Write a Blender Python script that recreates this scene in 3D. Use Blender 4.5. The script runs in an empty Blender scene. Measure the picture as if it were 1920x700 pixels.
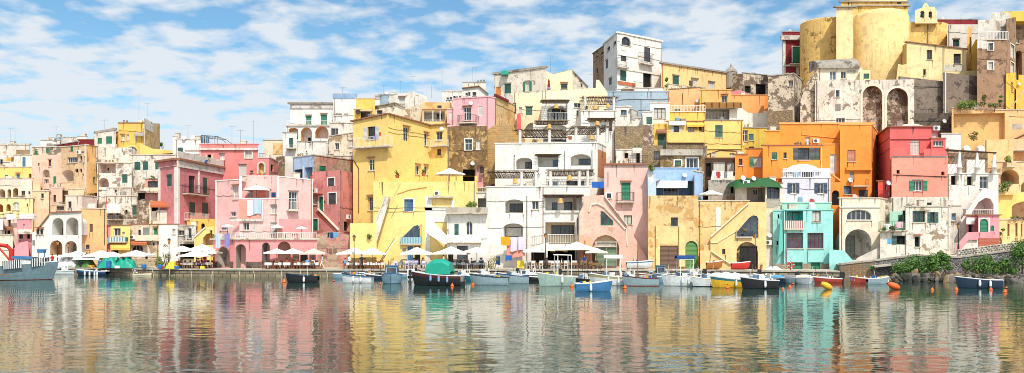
SUN, SKYS, EXPO = 4.0, 0.15, 0.16
SKYTINT = (.64, .86, .88, 1); CLOUD = (4.8, 5.1, 5.4, 1)
WAVE = (.030, .008, .0025)
import bpy, math, random
from mathutils import Vector, Matrix, geometry, noise
random.seed(7)
R = math.radians
F, HOR, CAMH = 1550.0, 465.0, 3.5
QTOP = 0.9
SC = bpy.context.scene
COL = bpy.data.collections.new("harbour"); SC.collection.children.link(COL)

def gx(px, Y): return (px - 960.0) / F * Y
def gz(py, Y): return CAMH - (py - HOR) / F * Y
def at(px, py, Y): return Vector((gx(px, Y), Y, gz(py, Y)))
def wl(py): return F * CAMH / (py - HOR)              # distance of a point of the water surface
def hill(x, y):
    return 0.9 + max(0.0, y - 113) * 0.22

# ---------------------------------------------------------------- materials
def lin(h, k=0.80):
    c = [int(h[i:i+2], 16) / 255 for i in (0, 2, 4)]
    return tuple((((v + .055) / 1.055) ** 2.4 if v > .04045 else v / 12.92) * k for v in c) + (1,)
MATS = {}
def newmat(n):
    m = bpy.data.materials.new(n); m.use_nodes = True
    nt = m.node_tree; bs = nt.nodes['Principled BSDF']
    MATS[n] = m
    return m, nt, bs
def N(nt, t, **kw):
    n = nt.nodes.new(t)
    for k, v in kw.items():
        if k in n.inputs: n.inputs[k].default_value = v
        else: setattr(n, k, v)
    return n
def mixc(nt, f, a, b, bt='MIX'):
    n = nt.nodes.new('ShaderNodeMix'); n.data_type = 'RGBA'; n.blend_type = bt
    for i, v in ((0, f), (6, a), (7, b)):
        if hasattr(v, 'links'): nt.links.new(v, n.inputs[i])
        else: n.inputs[i].default_value = v
    return n.outputs[2]
def ramp(nt, src, p0, p1, c0=(0, 0, 0, 1), c1=(1, 1, 1, 1)):
    n = nt.nodes.new('ShaderNodeValToRGB'); nt.links.new(src, n.inputs[0])
    e = n.color_ramp.elements; e[0].position = p0; e[1].position = p1; e[0].color = c0; e[1].color = c1
    return n.outputs[0]
def noise_n(nt, vec, scale, detail=4, rough=.55):
    n = N(nt, 'ShaderNodeTexNoise', Scale=scale, Detail=detail, Roughness=rough)
    nt.links.new(vec, n.inputs['Vector']); return n.outputs[0]
def pos_n(nt, scale=(1, 1, 1), off=(0, 0, 0)):
    g = nt.nodes.new('ShaderNodeNewGeometry'); mp = nt.nodes.new('ShaderNodeMapping')
    mp.inputs['Scale'].default_value = scale; mp.inputs['Location'].default_value = off
    nt.links.new(g.outputs['Position'], mp.inputs['Vector']); return mp.outputs[0]
GR = (.16, .135, .11, 1)
def plaster(n, base, patch=None, amt=.1, streak=.25, k=.86, grime=GR, rough=.9, bump=.25):
    m, nt, bs = newmat(n)
    base = lin(base, k); amt = max(amt, .16)
    patch = lin(patch, .75) if patch else tuple(v * .72 for v in base[:3]) + (1,)
    off = (random.uniform(-90, 90), random.uniform(-90, 90), random.uniform(-9, 9))
    p = pos_n(nt, off=off); X = lambda f, mx=1.0: tuple(min(.92, v * f) for v in base[:3]) + (1,)
    c = mixc(nt, ramp(nt, noise_n(nt, p, .2, 5, .6), .32, .70), X(.82), X(1.08))
    c = mixc(nt, ramp(nt, noise_n(nt, p, 3.2, 5, .75), .36, .72, (0, 0, 0, 1), (.5,) * 3 + (1,)), c, X(.72))
    c = mixc(nt, ramp(nt, noise_n(nt, p, 1.15, 9, .72),   .50, .60, (0, 0, 0, 1), (min(.8, .34 + .7 * streak),) * 3 + (1,)), c, X(.62))
    clus = ramp(nt, noise_n(nt, p, .3, 3), .40, .62)
    for sc_, lo_, hi_ in (((1.5, 1.5, .10), .55, .76), ((4.5, 4.5, .22), .56, .70)):
        st = ramp(nt, noise_n(nt, pos_n(nt, sc_, off), 1.0, 5, .65), lo_, hi_, (0, 0, 0, 1), (min(.85, .12 + streak),) * 3 + (1,))
        c = mixc(nt, mixc(nt, 1.0, st, clus, 'MULTIPLY'), c, grime)
    thr = .74 - .34 * amt
    pm = noise_n(nt, p, .55, 9, .68)
    c = mixc(nt, ramp(nt, pm, thr - .010, thr + .010), c, patch)
    if amt > .3:
        pm2 = noise_n(nt, p, 1.6, 8, .7)
        c = mixc(nt, ramp(nt, pm2, thr + .03, thr + .05, (0, 0, 0, 1), (.8, .8, .8, 1)), c, tuple(v * .6 for v in patch[:3]) + (1,))
    nt.links.new(c, bs.inputs['Base Color']); bs.inputs['Roughness'].default_value = rough
    bs.inputs['Specular IOR Level'].default_value = .2
    b = N(nt, 'ShaderNodeBump', Strength=bump, Distance=.05); nt.links.new(noise_n(nt, p, 5, 7, .7), b.inputs['Height'])
    nt.links.new(b.outputs[0], bs.inputs['Normal'])
    return m
def glaze(n, col, fac):
    m, nt, bs = newmat(n); bs.inputs['Base Color'].default_value = col; bs.inputs['Roughness'].default_value = 1; bs.inputs['Specular IOR Level'].default_value = 0
    t = nt.nodes.new('ShaderNodeBsdfTransparent'); mx = nt.nodes.new('ShaderNodeMixShader'); out = nt.nodes['Material Output']
    nt.links.new(ramp(nt, noise_n(nt, pos_n(nt), 3.0, 6, .7), .3, .7, (fac * .35,) * 3 + (1,), (fac * 1.35,) * 3 + (1,)), mx.inputs[0])
    nt.links.new(t.outputs[0], mx.inputs[1]); nt.links.new(bs.outputs[0], mx.inputs[2]); nt.links.new(mx.outputs[0], out.inputs[0])
def brick(n, c1, c2, mort, w=.5, h=.25, ms=.025, k=.7, dirt=.3):
    m, nt, bs = newmat(n)
    g = nt.nodes.new('ShaderNodeNewGeometry'); s = nt.nodes.new('ShaderNodeSeparateXYZ'); cb = nt.nodes.new('ShaderNodeCombineXYZ')
    ad = N(nt, 'ShaderNodeMath', operation='MULTIPLY_ADD'); ad.inputs[1].default_value = .62
    nt.links.new(g.outputs['Position'], s.inputs[0]); nt.links.new(s.outputs[1], ad.inputs[0]); nt.links.new(s.outputs[0], ad.inputs[2])
    nz = nt.nodes.new('ShaderNodeTexNoise'); nz.inputs['Scale'].default_value = 1.3
    ma = N(nt, 'ShaderNodeMath', operation='MULTIPLY_ADD'); ma.inputs[1].default_value = .15
    nt.links.new(nz.outputs[0], ma.inputs[0]); nt.links.new(s.outputs[2], ma.inputs[2])
    nt.links.new(ad.outputs[0], cb.inputs[0]); nt.links.new(ma.outputs[0], cb.inputs[1])
    b = nt.nodes.new('ShaderNodeTexBrick')
    b.inputs['Color1'].default_value = lin(c1, k); b.inputs['Color2'].default_value = lin(c2, k); b.inputs['Mortar'].default_value = lin(mort, k)
    b.inputs['Scale'].default_value = 1; b.inputs['Mortar Size'].default_value = ms; b.inputs['Mortar Smooth'].default_value = .4
    b.inputs['Brick Width'].default_value = w; b.inputs['Row Height'].default_value = h
    nt.links.new(cb.outputs[0], b.inputs['Vector'])
    p = pos_n(nt)
    c = mixc(nt, ramp(nt, noise_n(nt, p, .5, 7, .7), .42, .7, (0, 0, 0, 1), (dirt * 1.6,) * 3 + (1,)), b.outputs[0], GR)
    nt.links.new(c, bs.inputs['Base Color']); bs.inputs['Roughness'].default_value = .95
    bp = N(nt, 'ShaderNodeBump', Strength=.5, Distance=.04); bp.invert = True
    nt.links.new(b.outputs['Fac'], bp.inputs['Height']); nt.links.new(bp.outputs[0], bs.inputs['Normal'])
    return m
def rubble(n, c1, c2, mort, scale=2.2, k=.7):
    m, nt, bs = newmat(n)
    p = pos_n(nt, (1, 1, 1.4))
    v = N(nt, 'ShaderNodeTexVoronoi', Scale=scale); nt.links.new(p, v.inputs['Vector'])
    e = N(nt, 'ShaderNodeTexVoronoi', Scale=scale, feature='DISTANCE_TO_EDGE'); nt.links.new(p, e.inputs['Vector'])
    sp = nt.nodes.new('ShaderNodeSeparateColor'); nt.links.new(v.outputs['Color'], sp.inputs[0])
    c = mixc(nt, sp.outputs[0], lin(c1, k), lin(c2, k))
    c = mixc(nt, ramp(nt, noise_n(nt, pos_n(nt), .6, 7, .7), .4, .7, (0, 0, 0, 1), (.5,) * 3 + (1,)), c, GR)
    c = mixc(nt, ramp(nt, e.outputs['Distance'], .02, .07), lin(mort, k), c)
    nt.links.new(c, bs.inputs['Base Color']); bs.inputs['Roughness'].default_value = .95
    bp = N(nt, 'ShaderNodeBump', Strength=.7, Distance=.08); nt.links.new(ramp(nt, e.outputs['Distance'], 0, .15), bp.inputs['Height'])
    nt.links.new(bp.outputs[0], bs.inputs['Normal'])
    return m
def plain(n, h, rough=.6, k=.8, var=.18, metal=0.0, sc=3.0, spec=.3):
    m, nt, bs = newmat(n); b = lin(h, k)
    c = mixc(nt, noise_n(nt, pos_n(nt), sc, 5, .65), tuple(v * (1 - var * 1.6) for v in b[:3]) + (1,), tuple(min(.92, v * (1 + var)) for v in b[:3]) + (1,))
    nt.links.new(c, bs.inputs['Base Color']); bs.inputs['Roughness'].default_value = rough; bs.inputs['Metallic'].default_value = metal
    bs.inputs['Specular IOR Level'].default_value = spec
    return m
def louvre(n, h, k=.75):
    m, nt, bs = newmat(n); b = lin(h, k)
    w = N(nt, 'ShaderNodeTexWave', Scale=2.0, bands_direction='Z'); nt.links.new(pos_n(nt), w.inputs['Vector'])
    c = mixc(nt, w.outputs[1], tuple(v * .72 for v in b[:3]) + (1,), b)
    c = mixc(nt, ramp(nt, noise_n(nt, pos_n(nt), .9, 3), .35, .7, (0, 0, 0, 1), (.45,) * 3 + (1,)), c, tuple(v * .62 + .012 for v in b[:3]) + (1,))
    nt.links.new(c, bs.inputs['Base Color']); bs.inputs['Roughness'].default_value = .55
    bp = N(nt, 'ShaderNodeBump', Strength=.6, Distance=.03); nt.links.new(w.outputs[1], bp.inputs['Height']); nt.links.new(bp.outputs[0], bs.inputs['Normal'])
    return m
def stripes(n, h1, h2, scale=2.2, axis='X', k=.8):
    m, nt, bs = newmat(n)
    w = N(nt, 'ShaderNodeTexWave', Scale=scale, bands_direction=axis); nt.links.new(pos_n(nt), w.inputs['Vector'])
    nt.links.new(mixc(nt, ramp(nt, w.outputs[1], .48, .52), lin(h1, k), lin(h2, k)), bs.inputs['Base Color']); bs.inputs['Roughness'].default_value = .85
    return m
def leafmat(n, h1, h2):
    m, nt, bs = newmat(n)
    o = nt.nodes.new('ShaderNodeNewGeometry')
    c = mixc(nt, ramp(nt, noise_n(nt, o.outputs['Position'], 3.5, 5, .7), .35, .65), lin(h1, .7), lin(h2, .7))
    nt.links.new(c, bs.inputs['Base Color']); bs.inputs['Roughness'].default_value = .6
    t = N(nt, 'ShaderNodeBsdfTranslucent'); nt.links.new(c, t.inputs[0])
    mx = N(nt, 'ShaderNodeMixShader', Fac=.25); out = nt.nodes['Material Output']
    nt.links.new(bs.outputs[0], mx.inputs[1]); nt.links.new(t.outputs[0], mx.inputs[2]); nt.links.new(mx.outputs[0], out.inputs[0])
    return m
def M(n): return MATS[n]

# plain coats
plaster('white', 'F6F0E6', 'CFC6B8', .10, .25, k=.80); plaster('whitec', 'F8F3EA', 'D8D0C2', .07, .16, k=.80)
plaster('whiteworn', 'F1E9DC', 'B7A48E', .42, .5, k=.74); plaster('whiteold', 'EFE6D8', 'A08D78', .5, .6, k=.78)
plaster('cream', 'F3E4CB', 'CDB797', .25, .3); plaster('creamworn', 'EBDAC0', 'AE9676', .5, .55)
plaster('creampink', 'F5DDCB', 'D9BCA0', .2, .25); plaster('peach', 'F0CDA8', 'CFA37B', .28, .35)
plaster('peachpink', 'F1C3AC', 'DDB08C', .3, .35); plaster('tanpeach', 'E8C59C', 'B99468', .35, .4)
plaster('orangepale', 'F0C07E', 'D9A468', .15, .3); plaster('ochre', 'F2BF62', 'DCA65A', .12, .2)
plaster('palesun', 'F8E3A4', 'EBCB8C', .2, .2); plaster('yellow', 'FDD480', 'F2BE68', .08, .08, k=.86)
plaster('yellowpale', 'FDDD8E', 'F4C878', .12, .12, k=.86); plaster('yellowb', 'F9CC6C', 'E8B45C', .1, .18)
plaster('yellowd', 'F2C254', 'DAAA4A', .15, .2); plaster('yellowcream', 'FCE6BE', 'EED2A4', .1, .12)
plaster('oliveyellow', 'E2C65C', 'C9A84A', .2, .3)
plaster('rosedark', 'DA8A8A', 'C07472', .3, .35); plaster('rosedarkb', 'C4626D', 'A9525C', .3, .4)
plaster('rose', 'E88E88', 'D27A74', .12, .2); plaster('pink', 'FAC2BC', 'F2ACA6', .12, .08)
plaster('pinkdeep', 'F8A2A2', 'EE8C8E', .15, .1); plaster('salmon', 'F5A592', 'EA8E78', .2, .15)
plaster('roseworn', 'D98F88', 'C4A898', .30, .75, grime=(.14, .06, .055, 1)); plaster('roseold', 'D3938A', 'C4AE98', .72, .5)
plaster('pinkpale', 'F4C9BE', 'E6B3A6', .16, .14); plaster('pinkworn', 'F0C0AE', 'C9A48C', .38, .22)
plaster('pinklilac', 'F2B8BE', 'E2A5AA', .1, .1); plaster('pinkhouse', 'EE9DA4', 'DE8A92', .12, .12)
plaster('tanstone', 'C9A873', '8F7350', .75, .8); plaster('tanwall', 'EBC890', 'CFA468', .55, .5)
plaster('tanyellow', 'F6D294', 'E2B474', .3, .25); plaster('blue', 'A9C6E6', '8FB2DA', .2, .2)
plaster('bluegrey', 'A9BCCB', '9BB0C2', .15, .15); plaster('bluedeep', '7F9DC0', '7090B4', .2, .15); plaster('bluepeel', 'B9D0EA', 'E3DFD8', .5, .3)
plaster('orange', 'FAA048', 'EE8E3A', .12, .16); plaster('orangedeep', 'F49446', 'DF7E38', .15, .18); plaster('orangelight', 'F9B670', 'EEA258', .1, .12)
plaster('peachorange', 'F6C18A', 'EBAF76', .12, .15)
plaster('red', 'E8736F', 'CE5F5C', .15, .15); plaster('redorange', 'E0604C', 'CC5040', .15, .15); plaster('coral', 'F39C88', 'E68874', .15, .15)
plaster('reddark', '8E3038', '74262E', .2, .25); plaster('teal', 'A2E0DA', '86CDC6', .2, .2); plaster('mint', 'B4E4CF', 'CFE3CF', .45, .3)
plaster('tealdeep', '6CC6BA', '58B2A6', .2, .2); plaster('lilac', 'E3DAE6', 'D3C9D8', .1, .08)
plaster('greyplaster', 'B9B0A4', '9A9084', .4, .4); plaster('greywhite', 'D9D4CB', 'A99E90', .45, .5)
plaster('ruin', 'DCCDB6', '8A7A6A', .62, .7); plaster('ruinlight', 'E4DACA', '8F8072', .45, .8); plaster('ruingrey', 'CDBBA6', '8B7563', .75, .5)
plaster('brownwall', 'A8876C', '7A6352', .5, .6); plaster('darkwall', '8A7B6E', '5C5048', .5, .9); plaster('darkstone', '6E6258', '4A423C', .5, .9)
plaster('churchy', 'F7D898', 'C09A62', .34, .55); plaster('churchpale', 'F9DFA8', 'D4B480', .3, .45); plaster('churchochre', 'EFC678', '9C7844', .42, .9)
plaster('greybarrel', 'A79F94', '6E665E', .5, .8); plaster('cope', 'D8CCBA', 'A39785', .4, .5); plaster('copegrey', 'A9A196', '7C746A', .4, .5)
plaster('concrete', 'BFB5A6', '8F8678', .4, .6); plaster('blueparapet', '93AECB', '7F9DBD', .3, .3)
brick('tuff', 'C79E5E', 'B58748', 'DCC08A', .55, .28, .02, .72, .35); brick('redbrick', 'D98450', 'CB7040', 'E0B88A', .5, .22, .02, .7, .12)
brick('terrabrick', 'C06048', 'B0563F', 'CE8E74', .4, .16, .02, .7, .1); brick('quaystone', 'B5A582', '857A62', '544C40', .9, .36, .05, .62, .6)
brick('tuffbrown', 'B08A62', '93714E', 'C6A880', .5, .22, .03, .68, .6)
rubble('lava', '77757A', '5A5960', 'B8B2A8', 2.0); rubble('fieldstone', 'B7A58A', '8C7C6A', 'CFC2AE', 2.6); rubble('cobble', '6C6458', '4E4A44', 'D8CCB4', 2.4)
rubble('ruinstone', 'B99F7C', '8F7758', '9F8A6A', 3.0)
glaze('drip', (.10, .08, .062, 1), .42); glaze('repair', (.42, .35, .27, 1), .42); glaze('bare', (.26, .19, .13, 1), .6)
# details
plain('frame_w', 'EFEDE6', .5); plain('frame_n', '7A4A32', .6, .7); plain('frame_g', '1F7A58', .5, .7); plain('frame_b', '3F78AE', .5, .8); plain('frame_k', '4A4642', .5, .7)
plain('frame_c', 'E9DFC6', .6); plain('frame_o', 'E58B3C', .6); plain('frame_y', 'C98F52', .6); plain('frame_s', '8A8578', .6)
louvre('shut_g', '1E8562'); louvre('shut_d', '2C5F56'); louvre('shut_b', '4382B6'); louvre('shut_k', '4D5058'); louvre('shut_n', '70503E'); louvre('shut_w', 'E6E4DC'); louvre('shut_c', 'E6DCC2')
louvre('shut_o', 'EC9440'); louvre('shut_s', '9A9C98'); louvre('shut_p', 'D08A70'); louvre('shut_t', '3F8C96'); louvre('shut_v', '2F4468'); louvre('shut_l', '5D9A48'); louvre('shut_x', '74906C')
plain('open', '1C1A1A', .9, .6); plain('curtain', 'D3D0C6', .7, .75, .3, sc=6); plain('inside', '4A3F38', .9, .7, .3)  # 'open': near-black colour painted for the shade inside unglazed openings
m, nt, bs = newmat('glass')
c = mixc(nt, ramp(nt, noise_n(nt, pos_n(nt), .8, 3), .35, .65), (.012, .015, .02, 1), (.06, .07, .085, 1))
nt.links.new(c, bs.inputs['Base Color']); bs.inputs['Roughness'].default_value = .06
m, nt, bs = newmat('glassblue')
c = mixc(nt, ramp(nt, noise_n(nt, pos_n(nt), .8, 3), .35, .65), (.03, .06, .10, 1), (.12, .2, .28, 1))
nt.links.new(c, bs.inputs['Base Color']); bs.inputs['Roughness'].default_value = .06
plain('iron', '3A3836', .6, .6, .2, .4); plain('railw', 'EDEBE4', .55); plain('terracotta', 'C9714C', .85, .75, .3, sc=8); plain('tile_old', 'B07A5C', .9, .7, .45, sc=7)
plain('wood', '9A7350', .85, .7, .35, sc=9); plain('reed', '8A7458', .95, .6, .5, sc=14); plain('wooddark', '5A4232', .8, .7, .3, sc=9); plain('bamboo', 'B98A4E', .85, .7, .4, sc=10)
plain('rattan', 'E2B366', .8, .8, .3, sc=12); plain('plasticw', 'E9E9E6', .4, .8, .05); plain('grille', '5A5C5E', .6, .7); plain('dish', 'D9DADA', .5, .8, .08); plain('dishred', 'B04038', .5, .8)
plain('pipe', '8C8479', .6); plain('pipek', '35302E', .6, .7); plain('pipew', 'E2DED4', .6); plain('pipeo', 'F0AA5E', .7)
for nm, h in dict(cl_white='F6F5F2', cl_blue='B9CCE2', cl_violet='8C8AC4', cl_orange='F2A234', cl_red='C9423C', cl_navy='2B4A80', cl_sky='5FA8D8', cl_pink='E7B6BC', cl_peach='EFA98A', cl_cream='F3E8CF', cl_brown='8A5A44',
                  cl_yellow='F0D04A', cl_teal='2BA592', cl_tealb='4CBDA8', cl_green='3F8C3C', cl_black='2A2A2E', cl_grey='8E9094', cl_lav='D7D2E8', cl_blueh='3268B8', cl_pattern='C9BDB4').items():
    plain(nm, h, .9, .82, .1, sc=2.5, spec=.1)
plain('parasol', 'F7F4EC', .9, .86, .05, spec=.1); plain('parasolc', 'F5E6C8', .9, .84, .05, spec=.1); plain('parasolp', 'EBC9BC', .9, .8, .05, spec=.1)
for nm, h in dict(hull_white='DDE2E2', hull_grey='8FA6AE', hull_blue='3F78A8', hull_navy='25384E', hull_black='25262A', hull_yellow='E8B62E', hull_red='A84434', hull_green='9DB4AC', hull_sky='86A8BC', hull_teal='2E6E78', hull_olive='A8A070',
                  hull_maroon='5C2A26', hull_wood='B07038', deck='DAD6CA', buoy_o='EE6A2C', buoy_y='F2B62A', tarp='1FA088', tarpg='4F7D3C', paintred='C62F28', barrel='2E72B4', dark='2B2C30', lampiron='2E2C2A', rubber='33353A', fender='E6ECEE', fenderb='7FA6D2', skin='C99070', hairk='2E241E').items():
    plain(nm, h, .45, .8, .3 if nm.startswith('hull') else .15, sc=4.0)
stripes('stripeteal', '3F7F86', 'DCE6E2', 1.4); stripes('stripewhite', 'EFEAE0', 'D7CCBA', 1.6); stripes('stripeblue', '5F98A8', 'A9C8D0', 1.5); stripes('striperug', 'A86A60', 'D8D4CE', 1.2)
leafmat('leaf', '3C7628', '8CB84C'); leafmat('leafdark', '2C5820', '62943C'); leafmat('leafyellow', '6A8A34', 'B4B24C'); leafmat('leafdry', '6E5A3C', '9A8A5C')
leafmat('flowerpink', 'D84A5C', 'E88A8C'); leafmat('floweryellow', 'E8B832', 'F2D45C')
plain('rock', '8C847C', .95, .6, .6, sc=2.4); plain('rockbrown', 'AC906C', .95, .6, .6, sc=2.4); plain('rockdark', '5A5650', .95, .6, .6, sc=2.4)

# ---------------------------------------------------------------- mesh builder
class MB:
    def __init__(s): s.v = []; s.f = []; s.mi = []; s.mats = []; s.sm = False
    def _m(s, m):
        if m is None: m = s.mats[0] if s.mats else None
        if m not in s.mats: s.mats.append(m)
        return s.mats.index(m)
    def poly(s, pts, m=None):
        b = len(s.v); s.v += [Vector(p) for p in pts]; s.f.append(list(range(b, b + len(pts)))); s.mi.append(s._m(m))
    def hexa(s, p, m=None):        # 8 points: bottom 4, top 4
        b = len(s.v); s.v += [Vector(q) for q in p]; k = s._m(m)
        for q in ((0, 3, 2, 1), (4, 5, 6, 7), (0, 1, 5, 4), (1, 2, 6, 5), (2, 3, 7, 6), (3, 0, 4, 7)):
            s.f.append([b + i for i in q]); s.mi.append(k)
    def box(s, c, d, m=None, rz=0.0, ry=0.0):
        rot = Matrix.Rotation(rz, 3, 'Z') @ Matrix.Rotation(ry, 3, 'Y'); c = Vector(c); x, y, z = (q / 2 for q in d)
        s.hexa([c + rot @ Vector(q) for q in ((-x, -y, -z), (x, -y, -z), (x, y, -z), (-x, y, -z), (-x, -y, z), (x, -y, z), (x, y, z), (-x, y, z))], m)
    def tube(s, a, b, r, m=None, n=6, r2=None):
        a, b = Vector(a), Vector(b); d = (b - a)
        if d.length < 1e-5: return
        d.normalize(); u = d.orthogonal().normalized(); w = d.cross(u); r2 = r if r2 is None else r2
        base = len(s.v); k = s._m(m)
        for p, q in ((a, r), (b, r2)):
            for i in range(n):
                t = 2 * math.pi * i / n; s.v.append(p + (u * math.cos(t) + w * math.sin(t)) * q)
        for i in range(n):
            j = (i + 1) % n; s.f.append([base + i, base + j, base + n + j, base + n + i]); s.mi.append(k)
        s.f.append(list(range(base + n - 1, base - 1, -1))); s.mi.append(k); s.f.append(list(range(base + n, base + 2 * n))); s.mi.append(k)
    def lathe(s, c, prof, m=None, n=12, a0=0.0, a1=2 * math.pi, sx=1, sy=1):
        c = Vector(c); base = len(s.v); k = s._m(m); full = abs(a1 - a0 - 2 * math.pi) < 1e-4; nn = n if full else n + 1
        for r, z in prof:
            for i in range(nn):
                t = a0 + (a1 - a0) * i / n; s.v.append(c + Vector((math.cos(t) * r * sx, math.sin(t) * r * sy, z)))
        for j in range(len(prof) - 1):
            for i in range(n):
                i2 = (i + 1) % nn
                s.f.append([base + j * nn + i, base + j * nn + i2, base + (j + 1) * nn + i2, base + (j + 1) * nn + i]); s.mi.append(k)
    def build(s, name, mat=None, parent=None, smooth=False):
        if mat and not s.mats: s.mats = [mat]
        if not s.v: return None
        off = Vector(parent_loc(parent)) if parent else Vector((0, 0, 0))
        me = bpy.data.meshes.new(name)
        me.from_pydata([tuple(p - off) for p in s.v], [], s.f)
        ms = [M(q) if isinstance(q, str) else q for q in ([mat] if (mat and (not s.mats or s.mats == [None])) else [q or mat for q in s.mats])]
        for q in ms: me.materials.append(q)
        if len(ms) > 1: me.polygons.foreach_set('material_index', s.mi)
        if smooth or s.sm: me.polygons.foreach_set('use_smooth', [True] * len(me.polygons))
        me.validate(); me.update()
        o = bpy.data.objects.new(name, me); COL.objects.link(o)
        if parent: o.parent = parent
        return o
def parent_loc(o):
    p = Vector((0, 0, 0))
    while o: p = p + o.location; o = o.parent
    return p
def tag(o, label, cat, group=None, kind=None):
    if label: o['label'] = label
    if cat: o['category'] = cat
    if group: o['group'] = group
    if kind: o['kind'] = kind
    return o
def thing(name, label, cat, loc, group=None):
    o = bpy.data.objects.new(name, None); COL.objects.link(o); o.location = loc; o.empty_display_size = .3
    return tag(o, label, cat, group)
def struct(name, mb, mat, smooth=False):
    o = mb.build(name, mat, None, smooth); o['kind'] = 'structure'; return o
def copy_tree(o, parent=None):
    c = o.copy(); COL.objects.link(c)
    if parent: c.parent = parent
    for ch in list(o.children): copy_tree(ch, c)
    return c

def leaves(mb, c, r, n, s, mats, squash=1.0, top=False):
    for k in range(n):
        v = Vector((random.gauss(0, 1), random.gauss(0, 1), random.gauss(0, 1))); v.normalize(); rr = random.random() ** .4
        p = Vector(c) + Vector((v.x * r[0], v.y * r[1], v.z * r[2])) * rr; nrm = (v + Vector((random.uniform(-.8, .8), random.uniform(-.8, .8), random.uniform(-.2, 1)))).normalized(); u = nrm.orthogonal().normalized()
        u = Matrix.Rotation(random.uniform(0, 6.28), 3, nrm) @ u; w = nrm.cross(u); q = s * random.uniform(.6, 1.3); mb.poly([p - u * q, p - w * q * .45, p + u * q, p + w * q * .45], random.choice(mats))
# ---------------------------------------------------------------- houses
DY = {"salmon pink quay house with white edged terraces and four ground arches": 3.6, "big yellow corner house with terracotta eaves and long side balcony": 3.2,
      "low white house with arched window and long outside ramp stair": 0.6, "slim white house with tall vent strip and satellite dishes": 2.2,
      "white stepped terrace hotel with loggias and open bays": 2.4, "blush pink house with a tall green balcony shutter": 2.0, "streaked old rose house with outside stair and blue quay door": 2.0}
class Face:
    def __init__(s, a, b):
        s.A = Vector((gx(*a), a[1])); s.B = Vector((gx(*b), b[1])); s.d = (s.B - s.A); s.len = s.d.length; s.d.normalize()
        s.n = Vector((s.d.y, -s.d.x)); s.x0, s.x1 = a[0], b[0]; s.holes = []
    def uz(s, px, py, off=0.0):
        A = s.A + s.n * off; r = Vector(((px - 960) / F, 1.0))
        den = s.d.x * r.y - s.d.y * r.x
        u = (A.y * r.x - A.x * r.y) / den
        Y = (A + s.d * u).y
        return u, gz(py, Y)
    def pt(s, u, z, out=0.0):
        q = s.A + s.d * u + s.n * out; return Vector((q.x, q.y, z))
def inside(p, poly):
    x, y = p; c = False; j = len(poly) - 1
    for i in range(len(poly)):
        a, b = poly[i], poly[j]
        if (a[1] > y) != (b[1] > y) and x < (b[0] - a[0]) * (y - a[1]) / (b[1] - a[1]) + a[0]: c = not c
        j = i
    return c
def tess(outline, holes):
    vs, es = [], []
    for pl in [outline] + holes:
        b = len(vs); vs += [Vector(p) for p in pl]; es += [(b + i, b + (i + 1) % len(pl)) for i in range(len(pl))]
    r = geometry.delaunay_2d_cdt(vs, es, [], 0, 1e-4)
    out = []
    for f in r[2]:
        c = sum((r[0][i] for i in f), Vector((0, 0))) / len(f)
        if inside(c, outline) and not any(inside(c, h) for h in holes): out.append(f)
    return r[0], out
def arch_poly(u0, z0, u1, z1, arch, n=10):
    if not arch: return [(u0, z0), (u1, z0), (u1, z1), (u0, z1)]
    r = (u1 - u0) / 2; rise = min(r, (z1 - z0) * .6) if arch == 'A' else min(r * .45, (z1 - z0) * .4)
    c = (u0 + u1) / 2; pts = [(u0, z0), (u1, z0)]
    for i in range(n + 1):
        t = math.pi * i / n; pts.append((c + r * math.cos(t), z1 - rise + rise * math.sin(t)))
    return pts
FR = dict(w='frame_w', n='frame_n', g='frame_g', b='frame_b', k='frame_k', c='frame_c', o='frame_o', y='frame_y', s='frame_s', d='frame_g', t='frame_b', p='frame_n', v='shut_v', l='frame_g', x='frame_s')

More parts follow.
